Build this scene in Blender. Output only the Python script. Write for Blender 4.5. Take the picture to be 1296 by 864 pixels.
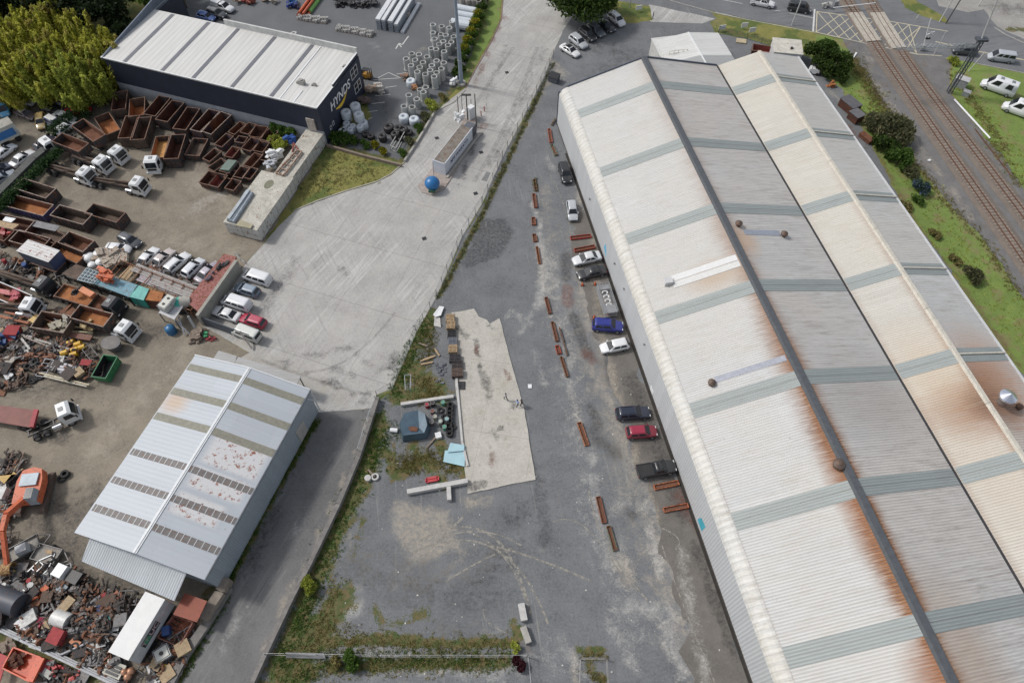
import bpy, bmesh, math, random
import numpy as np
from mathutils import Vector, Matrix, noise as mnoise
from mathutils.geometry import delaunay_2d_cdt
for o in list(bpy.data.objects): bpy.data.objects.remove(o)
S = bpy.context.scene; COL = S.collection
R = random.Random(7)
# ---------------------------------------------------------------- camera, sky, sun, exposure
FX, CX, CY, CH = 864.0, 648.0, 432.0, 84.0
PITCH = math.atan(1.528)
F3 = Vector((0, math.cos(PITCH), -math.sin(PITCH))); U3 = Vector((0, math.sin(PITCH), math.cos(PITCH))); R3 = Vector((1, 0, 0))
cam = bpy.data.cameras.new('camera'); cam.sensor_width = 36; cam.lens = 24; cam.clip_end = 4000
co = bpy.data.objects.new('camera', cam); COL.objects.link(co); S.camera = co
co.location = (0, 0, CH); co.rotation_euler = (math.pi/2 - PITCH, 0, 0)
S.render.resolution_x = 1024; S.render.resolution_y = 682
w = bpy.data.worlds.new('World'); S.world = w; w.use_nodes = True
SUN_EL, SUN_AZ = math.radians(48), math.radians(-72)      # azimuth clockwise from +Y: the sun is on the left
sk = w.node_tree.nodes.new('ShaderNodeTexSky'); sk.sky_type = 'NISHITA'; sk.sun_disc = False
sk.sun_elevation = SUN_EL; sk.sun_rotation = SUN_AZ; sk.dust_density = 2.5; sk.air_density = 1.0; sk.ozone_density = 1.2
bg = w.node_tree.nodes['Background']; bg.inputs[1].default_value = 0.122
hs = w.node_tree.nodes.new('ShaderNodeHueSaturation'); hs.inputs['Saturation'].default_value = .38; w.node_tree.links.new(sk.outputs[0], hs.inputs['Color'])
w.node_tree.links.new(hs.outputs[0], bg.inputs[0])
sl = bpy.data.lights.new('sun', 'SUN'); sl.energy = 1.7; sl.angle = math.radians(7); sl.color = (1, .965, .92)
so = bpy.data.objects.new('sun', sl); COL.objects.link(so)
sd = Vector((math.sin(SUN_AZ)*math.cos(SUN_EL), math.cos(SUN_AZ)*math.cos(SUN_EL), math.sin(SUN_EL)))
so.rotation_euler = sd.to_track_quat('Z', 'Y').to_euler()
S.view_settings.view_transform = 'Standard'; S.view_settings.look = 'None'; S.view_settings.gamma = 1
S.view_settings.use_curve_mapping = False; S.view_settings.exposure = 0.3
S.render.engine = 'CYCLES'

def at(px, py, z=0.0):
    d = F3 + U3*((CY-py)/FX) + R3*((px-CX)/FX)
    return Vector((0, 0, CH)) + d*((z-CH)/d.z)
def hd(a, b, z=0.0):
    d = at(*b, z) - at(*a, z); return math.atan2(d.y, d.x)
# ---------------------------------------------------------------- node helpers
class NT:
    def __init__(s, name):
        s.m = bpy.data.materials.new(name); s.m.use_nodes = True; s.t = s.m.node_tree
        s.b = s.t.nodes['Principled BSDF']; s.geo = s.t.nodes.new('ShaderNodeNewGeometry')
        s.pos = s.geo.outputs['Position']
    def n(s, ty, ins=(), out=0, **kw):
        nd = s.t.nodes.new(ty)
        for k, v in kw.items(): setattr(nd, k, v)
        for i, v in (ins.items() if isinstance(ins, dict) else enumerate(ins)):
            if v is None: continue
            if hasattr(v, 'links'): s.t.links.new(v, nd.inputs[i])
            else: nd.inputs[i].default_value = v
        return nd.outputs[out]
    def M(s, op, a, b=0.5, c=0.5, clamp=False): return s.n('ShaderNodeMath', (a, b, c), operation=op, use_clamp=clamp)
    def noise(s, v, sc, det=3, ro=.55, dist=0): return s.n('ShaderNodeTexNoise', {'Vector': v, 'Scale': sc, 'Detail': det, 'Roughness': ro, 'Distortion': dist})
    def mr(s, v, a, b, c=0.0, d=1.0): return s.n('ShaderNodeMapRange', (v, a, b, c, d))
    def mix(s, f, a, b, mode='MIX'):
        nd = s.t.nodes.new('ShaderNodeMix'); nd.data_type = 'RGBA'; nd.blend_type = mode; nd.clamp_factor = True
        for i, v in ((0, f), (6, a), (7, b)):
            if hasattr(v, 'links'): s.t.links.new(v, nd.inputs[i])
            else: nd.inputs[i].default_value = v if i == 0 else (tuple(v)+(1,) if len(v) == 3 else v)
        return nd.outputs[2]
    def vs(s, v, sc): return s.n('ShaderNodeVectorMath', (v, sc), operation='MULTIPLY')
    def rot(s, v, a): return s.n('ShaderNodeVectorRotate', {'Vector': v, 'Angle': a}, rotation_type='Z_AXIS')
    def obj(s): return s.n('ShaderNodeTexCoord', out=3)
    def sep(s, v): nd = s.t.nodes.new('ShaderNodeSeparateXYZ'); s.t.links.new(v, nd.inputs[0]); return nd.outputs
    def attr(s, nm): nd = s.t.nodes.new('ShaderNodeAttribute'); nd.attribute_name = nm; return nd.outputs[2]
    def bump(s, h, st=.4, di=.05): return s.n('ShaderNodeBump', {'Height': h, 'Strength': st, 'Distance': di})
    def fin(s, col, rough=.7, metal=0.0, nrm=None, spec=None):
        for k, v in (('Base Color', col), ('Roughness', rough), ('Metallic', metal), ('Normal', nrm), ('Specular IOR Level', spec)):
            if v is None: continue
            if hasattr(v, 'links'): s.t.links.new(v, s.b.inputs[k])
            else: s.b.inputs[k].default_value = (tuple(v)+(1,)) if isinstance(v, (tuple, list)) and len(v) == 3 else v
        return s.m
MC = {}
def sc3(c, f): return tuple(min(1, x*f) for x in c)
def PM(col, rough=.6, metal=0.0, var=.2, sc=1.2, rust=0.0, dirt=.25, name=None, coat=0):
    """painted / plain surface with mottling, grime and optional rust patches"""
    key = (tuple(col), rough, metal, var, sc, rust, dirt, coat)
    if key in MC: return MC[key]
    t = NT(name or 'surface'); p = t.pos
    n1 = t.noise(p, sc, 4, .6); n2 = t.noise(p, sc*7, 3, .6)
    c = t.mix(t.mr(n1, .3, .7), sc3(col, 1-var), sc3(col, 1+var*.6))
    if dirt: c = t.mix(t.M('MULTIPLY', t.mr(n2, .45, .75), dirt), c, (.11, .09, .07))
    if rust:
        n3 = t.noise(t.n('ShaderNodeVectorMath', (p, (11, 3, 5)), operation='ADD'), sc*2.2, 5, .68)
        rc = t.mix(t.mr(n2, .35, .65), (.09, .033, .018), (.25, .085, .035))
        c = t.mix(t.mr(n3, .62-rust*.5, .68-rust*.45), c, rc)
    MC[key] = t.fin(c, rough, metal, t.bump(n2, .12, .02)); 
    if coat: t.b.inputs['Coat Weight'].default_value = coat; t.b.inputs['Coat Roughness'].default_value = .12
    return MC[key]
def paint(col): return PM(col, .35, 0, .04, .8, 0, .06, 'car paint', .6)
def rustm(k=0):
    key = ('rust', k)
    if key in MC: return MC[key]
    A = [((.045, .02, .014), (.13, .05, .03)), ((.09, .035, .02), (.2, .085, .045)), ((.2, .07, .025), (.42, .17, .06)), ((.05, .035, .028), (.14, .1, .075)), ((.16, .035, .03), (.26, .08, .06))][k]
    t = NT('rusted steel'); p = t.pos
    n1 = t.noise(p, .8, 5, .65); n2 = t.noise(p, 6, 4, .7)
    c = t.mix(t.mr(n1, .3, .7), A[0], A[1]); c = t.mix(t.mr(n2, .5, .8, 0, .55), c, sc3(A[1], 1.5))
    c = t.mix(t.mr(t.noise(p, 2.2, 5, .6), .6, .75, 0, .5), c, (.12, .105, .095))
    MC[key] = t.fin(c, .9, 0, t.bump(n2, .3, .03)); return MC[key]
GLASS = PM((.018, .022, .027), .12, 0, .2, .5, 0, .05, 'dark glass')
RUBBER = PM((.022, .022, .023), .85, 0, .3, 4, 0, .2, 'rubber')
STEEL = PM((.32, .33, .34), .45, .5, .2, 2, 0, .25, 'grey steel')
GALV = PM((.42, .44, .46), .45, .4, .2, 2, 0, .2, 'galvanised steel')
BLACKM = PM((.02, .021, .024), .5, 0, .3, 2, 0, .2, 'black metal')
CONC = PM((.4, .385, .35), .9, 0, .22, 1.1, 0, .35, 'concrete')
CONCP = PM((.5, .49, .47), .85, 0, .14, 1.5, 0, .22, 'pale concrete')
WOOD = PM((.42, .3, .18), .85, 0, .3, 3, 0, .3, 'pine timber')
WOODG = PM((.24, .19, .15), .9, 0, .35, 3, 0, .3, 'weathered timber')
WHITE = PM((.72, .73, .73), .45, 0, .07, 1, 0, .15, 'white paint')
# ---------------------------------------------------------------- mesh builder
class MB:
    def __init__(s): s.v = []; s.f = []; s.mi = []; s.i = 0; s.sm = []
    def add(s, vs, fs, smooth=False):
        o = len(s.v); s.v += [tuple(v) for v in vs]
        for f in fs: s.f.append([o+i for i in f]); s.mi.append(s.i); s.sm.append(smooth)
        return s
    def mat(s, i): s.i = i; return s
    def hexa(s, b, t): return s.add(list(b)+list(t), [(3, 2, 1, 0), (4, 5, 6, 7), (0, 1, 5, 4), (1, 2, 6, 5), (2, 3, 7, 6), (3, 0, 4, 7)])
    def box(s, x0, x1, y0, y1, z0, z1, tx=0, ty=0):
        return s.hexa([(x0, y0, z0), (x1, y0, z0), (x1, y1, z0), (x0, y1, z0)], [(x0+tx, y0+ty, z1), (x1-tx, y0+ty, z1), (x1-tx, y1-ty, z1), (x0+tx, y1-ty, z1)])
    def bar(s, p, q, w, h=None, up=(0, 0, 1)):
        p, q = Vector(p), Vector(q); h = h or w; d = (q-p).normalized(); u = Vector(up)
        if abs(d.dot(u)) > .95: u = Vector((1, 0, 0))
        a = d.cross(u).normalized()*w/2; b = a.cross(d).normalized()*h/2
        return s.hexa([p-a-b, p+a-b, q+a-b, q-a-b], [p-a+b, p+a+b, q+a+b, q-a+b])
    def cyl(s, p, q, r, r2=None, n=12, smooth=True, caps=True):
        p, q = Vector(p), Vector(q); r2 = r if r2 is None else r2; d = (q-p).normalized()
        u = Vector((0, 0, 1)) if abs(d.z) < .9 else Vector((1, 0, 0))
        a = d.cross(u).normalized(); b = d.cross(a)
        A = [p+(a*math.cos(t)+b*math.sin(t))*r for t in [2*math.pi*i/n for i in range(n)]]
        B = [q+(a*math.cos(t)+b*math.sin(t))*r2 for t in [2*math.pi*i/n for i in range(n)]]
        s.add(A+B, [(i, n+i, n+(i+1) % n, (i+1) % n) for i in range(n)], smooth)
        if caps: s.add(A+B, [tuple(range(n)), tuple(range(2*n-1, n-1, -1))])
        return s
    def tube(s, p, q, r, ri, n=16):
        p, q = Vector(p), Vector(q); d = (q-p).normalized()
        u = Vector((0, 0, 1)) if abs(d.z) < .9 else Vector((1, 0, 0)); a = d.cross(u).normalized(); b = d.cross(a)
        rings = [[c+(a*math.cos(t)+b*math.sin(t))*rr for t in [2*math.pi*i/n for i in range(n)]] for c, rr in ((p, r), (q, r), (q, ri), (p, ri))]
        vs = sum(rings, []); fs = []
        for k in range(4):
            for i in range(n): fs.append((k*n+i, ((k+1) % 4)*n+i, ((k+1) % 4)*n+(i+1) % n, k*n+(i+1) % n))
        return s.add(vs, fs)
    def ring(s, rings, smooth=True, caps=True):
        n = len(rings[0]); vs = sum([list(r) for r in rings], []); fs = []
        for k in range(len(rings)-1):
            for i in range(n): fs.append((k*n+i, k*n+(i+1) % n, (k+1)*n+(i+1) % n, (k+1)*n+i))
        s.add(vs, fs, smooth)
        if caps: s.add(rings[0], [tuple(range(n-1, -1, -1))]); s.add(rings[-1], [tuple(range(n))])
        return s
    def prism(s, pts, z0, z1):
        n = len(pts); vs = [(x, y, z0) for x, y in pts]+[(x, y, z1) for x, y in pts]
        return s.add(vs, [tuple(range(n-1, -1, -1)), tuple(range(n, 2*n))]+[(i, (i+1) % n, n+(i+1) % n, n+i) for i in range(n)])
    def slab(s, q, th):
        q = [Vector(x) for x in q]; nrm = (q[1]-q[0]).cross(q[-1]-q[0]).normalized()*th; n = len(q)
        return s.add(q+[x+nrm for x in q], [tuple(range(n-1, -1, -1)), tuple(range(n, 2*n))]+[(i, (i+1) % n, n+(i+1) % n, n+i) for i in range(n)])
    def ball(s, c, r, n=12, m=8, sz=1):
        rg = [[(c[0]+r*math.sin(math.pi*k/m)*math.cos(2*math.pi*i/n), c[1]+r*math.sin(math.pi*k/m)*math.sin(2*math.pi*i/n), c[2]+r*sz*math.cos(math.pi*k/m)) for i in range(n)] for k in range(m, -1, -1)]
        rg[0] = [(c[0]+.001*math.cos(i), c[1]+.001*math.sin(i), c[2]-r*sz) for i in range(n)]; rg[-1] = [(c[0]+.001*math.cos(i), c[1]+.001*math.sin(i), c[2]+r*sz) for i in range(n)]
        return s.ring(rg, True, False)
    def build(s, name, mats, parent=None, label=None, cat=None, group=None, kind=None, loc=None, rz=0, bevel=0):
        me = bpy.data.meshes.new(name); me.from_pydata(s.v, [], s.f)
        for m in (mats if isinstance(mats, (list, tuple)) else [mats]): me.materials.append(m)
        me.polygons.foreach_set('material_index', s.mi); me.polygons.foreach_set('use_smooth', s.sm); me.update()
        bm = bmesh.new(); bm.from_mesh(me); bmesh.ops.recalc_face_normals(bm, faces=bm.faces); bm.to_mesh(me); bm.free()
        o = bpy.data.objects.new(name, me); COL.objects.link(o)
        if parent: o.parent = parent
        if loc is not None: o.location = loc
        o.rotation_euler.z = rz
        if bevel:
            md = o.modifiers.new('bevel', 'BEVEL'); md.width = bevel; md.segments = 2; md.limit_method = 'ANGLE'
        tag(o, label, cat, group, kind); return o
def tag(o, label=None, cat=None, group=None, kind=None):
    for k, v in (('label', label), ('category', cat), ('group', group), ('kind', kind)):
        if v: o[k] = v
    return o
def thing(name, label, cat, loc=(0, 0, 0), rz=0, group=None, tilt=(0, 0)):
    o = bpy.data.objects.new(name, None); COL.objects.link(o); o.empty_display_size = .2
    o.location = loc; o.rotation_euler = (tilt[0], tilt[1], rz); return tag(o, label, cat, group)
KIDS = {}
def copy_tree(o, parent=None):
    c = o.copy(); COL.objects.link(c)
    if parent: c.parent = parent
    for ch in [x for x in o.children]: copy_tree(ch, c)
    return c
PROTO = {}
def place(key, maker, loc, rz, name, label, cat, group=None, sc=None, tilt=(0, 0)):
    if key in PROTO:
        o = copy_tree(PROTO[key]); o.name = name
    else:
        o = bpy.data.objects.new(name, None); COL.objects.link(o); maker(o); PROTO[key] = o
    for k in ('group',):
        if k in o: del o[k]
    o.location = loc; o.rotation_euler = (tilt[0], tilt[1], rz)
    tag(o, label, cat, group); return o
# ---------------------------------------------------------------- ground sheets with shaped stains (vertex masks)
CH5 = ('dust', 'pale', 'dark', 'rust', 'green')
def pt_seg(P, a, b):
    ab = b-a; t = np.clip(((P-a)@ab)/(ab@ab+1e-9), 0, 1); return np.linalg.norm(P-(a+t[:, None]*ab), axis=1)
def inside(P, poly):
    x, y = P[:, 0], P[:, 1]; c = np.zeros(len(P), bool); n = len(poly)
    for i in range(n):
        x0, y0 = poly[i]; x1, y1 = poly[(i+1) % n]
        if y0 == y1: continue
        k = ((y0 > y) != (y1 > y)) & (x < (x1-x0)*(y-y0)/(y1-y0)+x0); c ^= k
    return c
def sheet(name, poly, z, m, g=1.0, splats=(), jag=0.0, kind='structure', lab=None, world=False):
    W = [(p[0], p[1]) if world else tuple(at(*p))[:2] for p in poly]; B = []
    for i in range(len(W)):
        a = np.array(W[i]); b = np.array(W[(i+1) % len(W)]); L = np.linalg.norm(b-a); n = max(1, int(L/max(g, .8)))
        nr = np.array([-(b-a)[1], (b-a)[0]])/(L+1e-9)
        for k in range(n):
            q = a+(b-a)*k/n
            if jag and k: q = q+nr*jag*(mnoise.noise((q[0]*.35, q[1]*.35, 3))*1.6+mnoise.noise((q[0]*1.3, q[1]*1.3, 9))*.7)
            B.append(q)
    B = np.array(B); lo, hi = B.min(0), B.max(0)
    gx, gy = np.meshgrid(np.arange(lo[0]+g*.5, hi[0], g), np.arange(lo[1]+g*.5, hi[1], g))
    P = np.stack([gx.ravel(), gy.ravel()], 1); P = P+(np.random.RandomState(1).rand(*P.shape)-.5)*g*.3
    P = P[inside(P, B)]
    allp = [Vector(p) for p in B]+[Vector(p) for p in P]; n = len(B)
    vo, eo, fo, _, _, _ = delaunay_2d_cdt(allp, [(i, (i+1) % n) for i in range(n)], [], 1, 1e-5)
    me = bpy.data.meshes.new(name); me.from_pydata([(v.x, v.y, 0) for v in vo], [], fo); me.update()
    V = np.array([(v.x, v.y) for v in vo])
    for ch in CH5:
        val = np.zeros(len(V))
        for sp in splats:
            if sp[0] != ch: continue
            pts = [np.array(tuple(at(*p))[:2]) for p in sp[1]]; r = sp[2]; st = (sp[3] if len(sp) > 3 else 1)*(1.35 if ch in ('dark', 'rust') else 1)
            if len(pts) == 1: d = np.linalg.norm(V-pts[0], axis=1)
            else: d = np.min([pt_seg(V, pts[i], pts[i+1]) for i in range(len(pts)-1)], axis=0)
            if len(sp) > 4 and sp[4] == 'fill': d = np.where(inside(V, pts), 0, np.minimum(d, pt_seg(V, pts[-1], pts[0])))
            val = np.maximum(val, st*np.clip(1-d/r, 0, 1))
        if val.any():
            a = me.attributes.new(ch, 'FLOAT', 'POINT'); a.data.foreach_set('value', val.astype('f'))
    me.materials.append(m); o = bpy.data.objects.new(name, me); COL.objects.link(o); o.location.z = z
    # faces must look up
    if len(me.polygons) and me.polygons[0].normal.z < 0: me.flip_normals()
    tag(o, lab, None, None, kind); return o
def GM(name, a, b, sc=.35, fine=.35, streak=None, joints=None, rough=.92, stones=0, blot=None, dustc=(.36, .32, .26), grit=.3):
    t = NT(name); p = t.pos
    big = t.noise(p, .045, 3, .5); mid = t.noise(p, sc, 6, .62); fin = t.noise(p, 3.5, 4, .7); mic = t.noise(p, 16, 2, .6)
    c = t.mix(t.mr(t.M('ADD', t.M('MULTIPLY', mid, .65), t.M('MULTIPLY', big, .35)), .36, .62), a, b)
    c = t.mix(t.mr(fin, .25, .75, 0, fine), c, sc3(b, 1.45)); c = t.mix(t.mr(mic, .52, .72, 0, .35+grit*.3), c, sc3(a, .5)); c = t.mix(t.mr(t.noise(p, 9, 3, .7), .58, .72, 0, grit), c, sc3(b, 1.9))
    c = t.mix(t.mr(t.noise(p, 1.1, 5, .75), .56, .66, 0, .35*grit+.1), c, sc3(a, .8))
    if blot: c = t.mix(t.mr(t.noise(p, blot[1], 5, .7), blot[2], blot[2]+.07, 0, blot[3]), c, blot[0])
    if streak:
        for ang, cc, lo, amt in streak:
            q = t.vs(t.rot(p, ang), (2.4, .1, 1)); s1 = t.noise(q, 1.0, 5, .65, .3)
            mk = t.mr(t.noise(p, .09, 2), .42, .6)
            c = t.mix(t.M('MULTIPLY', t.M('MULTIPLY', t.mr(s1, lo, lo+.13), amt), mk), c, cc)
    if joints:
        ang, sp, cc = joints
        for k, aa in enumerate((ang, ang+math.pi/2)):
            x = t.sep(t.rot(t.n('ShaderNodeVectorMath', (p, t.vs(t.n('ShaderNodeTexNoise', {'Vector': p, 'Scale': .5}, out=1), (.15, .15, 0))), operation='ADD'), aa))[0]
            f = t.M('ABSOLUTE', t.M('SUBTRACT', t.M('FRACT', t.M('DIVIDE', x, sp*(1+k*.6))), .5))
            c = t.mix(t.M('MULTIPLY', t.mr(f, .0045*8/sp, .002), t.mr(fin, .3, .6, .15, .7)), c, cc)
    nb = t.noise(p, .55, 6, .7, .6); nb2 = t.noise(p, 5, 4, .7); nn = t.M('ADD', t.M('MULTIPLY', t.mr(nb, .34, .66), .55), t.M('MULTIPLY', t.mr(nb2, .3, .7), .45)); brk = t.mr(t.noise(p, 2.2, 5, .75), .36, .6, .25, 1)
    for ch, cc, am in (('dust', dustc, .85), ('pale', (.42, .41, .385), .8), ('dark', (.035, .034, .035), .75), ('rust', (.13, .055, .04), .75), ('green', None, .95)):
        lo, hi = (.82, .95) if ch == 'green' else (.74, 1.22)
        m = t.mr(t.M('ADD', t.attr(ch), t.M('MULTIPLY', nn, .95)), lo, hi, 0, am)
        if ch != 'green': m = t.M('MULTIPLY', m, brk)
        m = t.M('MULTIPLY', m, t.mr(t.attr(ch), .0, .3))
        if ch == 'green':
            cc = t.mix(t.mr(t.noise(p, 1.1, 4, .6), .4, .62), (.055, .085, .016), (.15, .11, .045)); cc = t.mix(t.mr(nb2, .5, .75, 0, .6), cc, (.03, .05, .012))
        c = t.mix(m, c, cc)
    h = t.M('ADD', t.M('MULTIPLY', fin, .6), mic)
    return t.fin(c, rough, 0, t.bump(h, .25+stones, .04))
# ================================================================ THE GROUND
G_DIRT = GM('packed dirt', (.098, .083, .065), (.235, .203, .158), .35, .6, grit=.5, streak=[(.9, (.34, .31, .25), .56, .6), (-.6, (.1, .085, .065), .6, .45)], blot=((.09, .08, .065), .55, .62, .5))
G_ASPH = GM('worn asphalt', (.07, .075, .082), (.15, .155, .16), .3, .75, streak=[(-.15, (.3, .295, .275), .58, .6), (.25, (.2, .18, .15), .58, .5)], blot=((.34, .335, .32), 1.3, .665, .75), grit=.9)
G_LANE = GM('asphalt lane', (.085, .086, .088), (.165, .163, .16), .3, .5, grit=.5, streak=[(.42, (.27, .26, .25), .54, .5)])
G_YARD = GM('dark smooth asphalt', (.095, .1, .105), (.135, .14, .148), .15, .22, streak=[(.9, (.24, .24, .24), .62, .45)])
G_ROAD = GM('road asphalt', (.115, .12, .128), (.165, .17, .178), .2, .2, streak=[(1.36, (.07, .07, .074), .52, .6)])
G_CONC = GM('broom finished concrete', (.225, .22, .21), (.375, .363, .342), .25, .6, grit=.5, streak=[(.55, (.53, .525, .51), .5, .7), (-.5, (.25, .248, .242), .53, .6), (1.25, (.27, .27, .262), .57, .45)], joints=(.34, 7, (.12, .118, .11)), dustc=(.4, .36, .29), blot=((.24, .238, .23), .5, .63, .5))
G_BALL = GM('railway ballast', (.085, .083, .082), (.155, .15, .145), .5, .6, stones=.5, blot=((.15, .115, .09), .3, .58, .6))
G_GRASS = GM('mown grass', (.075, .12, .025), (.16, .22, .05), .5, .6, grit=.4, stones=.4, blot=((.2, .165, .08), .3, .54, .75), dustc=(.2, .17, .08))
G_DRYG = GM('dry grass', (.1, .12, .025), (.21, .19, .055), .45, .5, stones=.4, blot=((.07, .105, .022), .16, .5, .85), dustc=(.2, .17, .08))
G_GRAV = GM('pale gravel', (.2, .19, .175), (.31, .3, .28), .4, .5, stones=.4, blot=((.1, .12, .04), .35, .6, .6))
G_SLAB = GM('old concrete slab', a=(.29, .272, .235), b=(.43, .41, .368), sc=.35, fine=.6, grit=.5, joints=(.16, 7, (.24, .22, .19)), blot=((.26, .24, .2), .8, .6, .5))

sheet('ground', [(-1500, -600), (1500, -600), (1500, 2500), (-1500, 2500)], -.01, G_DRYG, g=60, world=True)
sheet('dirt_yard', [(-160, 40), (60, 90), (150, 108), (400, 165), (413, 183), (331, 312), (311, 334), (256, 412), (316, 446), (306, 460), (402, 522), (286, 742), (222, 862), (170, 960), (-160, 1000)], 0.0, G_DIRT, g=1.1, splats=[
    ('dark', [(78, 549)], 2.2, 1.1), ('dark', [(58, 552)], 1.5, 1), ('dark', [(76, 544), (82, 556)], 1.2, 1.2),
    ('dark', [(150, 410), (200, 420)], 4, .55), ('dark', [(20, 750), (120, 760), (160, 800), (40, 790)], 7, .9, 'fill'), ('dark', [(100, 700), (60, 640)], 6, .5), ('dark', [(20, 350), (120, 420)], 12, .5), ('dark', [(0, 480), (100, 490)], 5, .5),
    ('dust', [(110, 580), (180, 500), (250, 430)], 4, .52), ('dust', [(250, 230), (290, 260)], 5, .55), ('pale', [(280, 240), (240, 270)], 3, .5), ('dust', [(195, 300), (300, 320)], 4, .45),
    ('dark', [(220, 180), (340, 230)], 7, .5), ('dark', [(130, 150), (220, 160)], 9, .6), ('dark', [(20, 130), (80, 160)], 7, .55), ('green', [(2, 815), (60, 835), (110, 864)], 2.5, .75), ('green', [(0, 800), (25, 810)], 3, .7),
    ('green', [(272, 735), (235, 800), (205, 862)], 1.0, .8), ('dark', [(120, 620), (60, 700)], 4, .5)], jag=.25)
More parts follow.
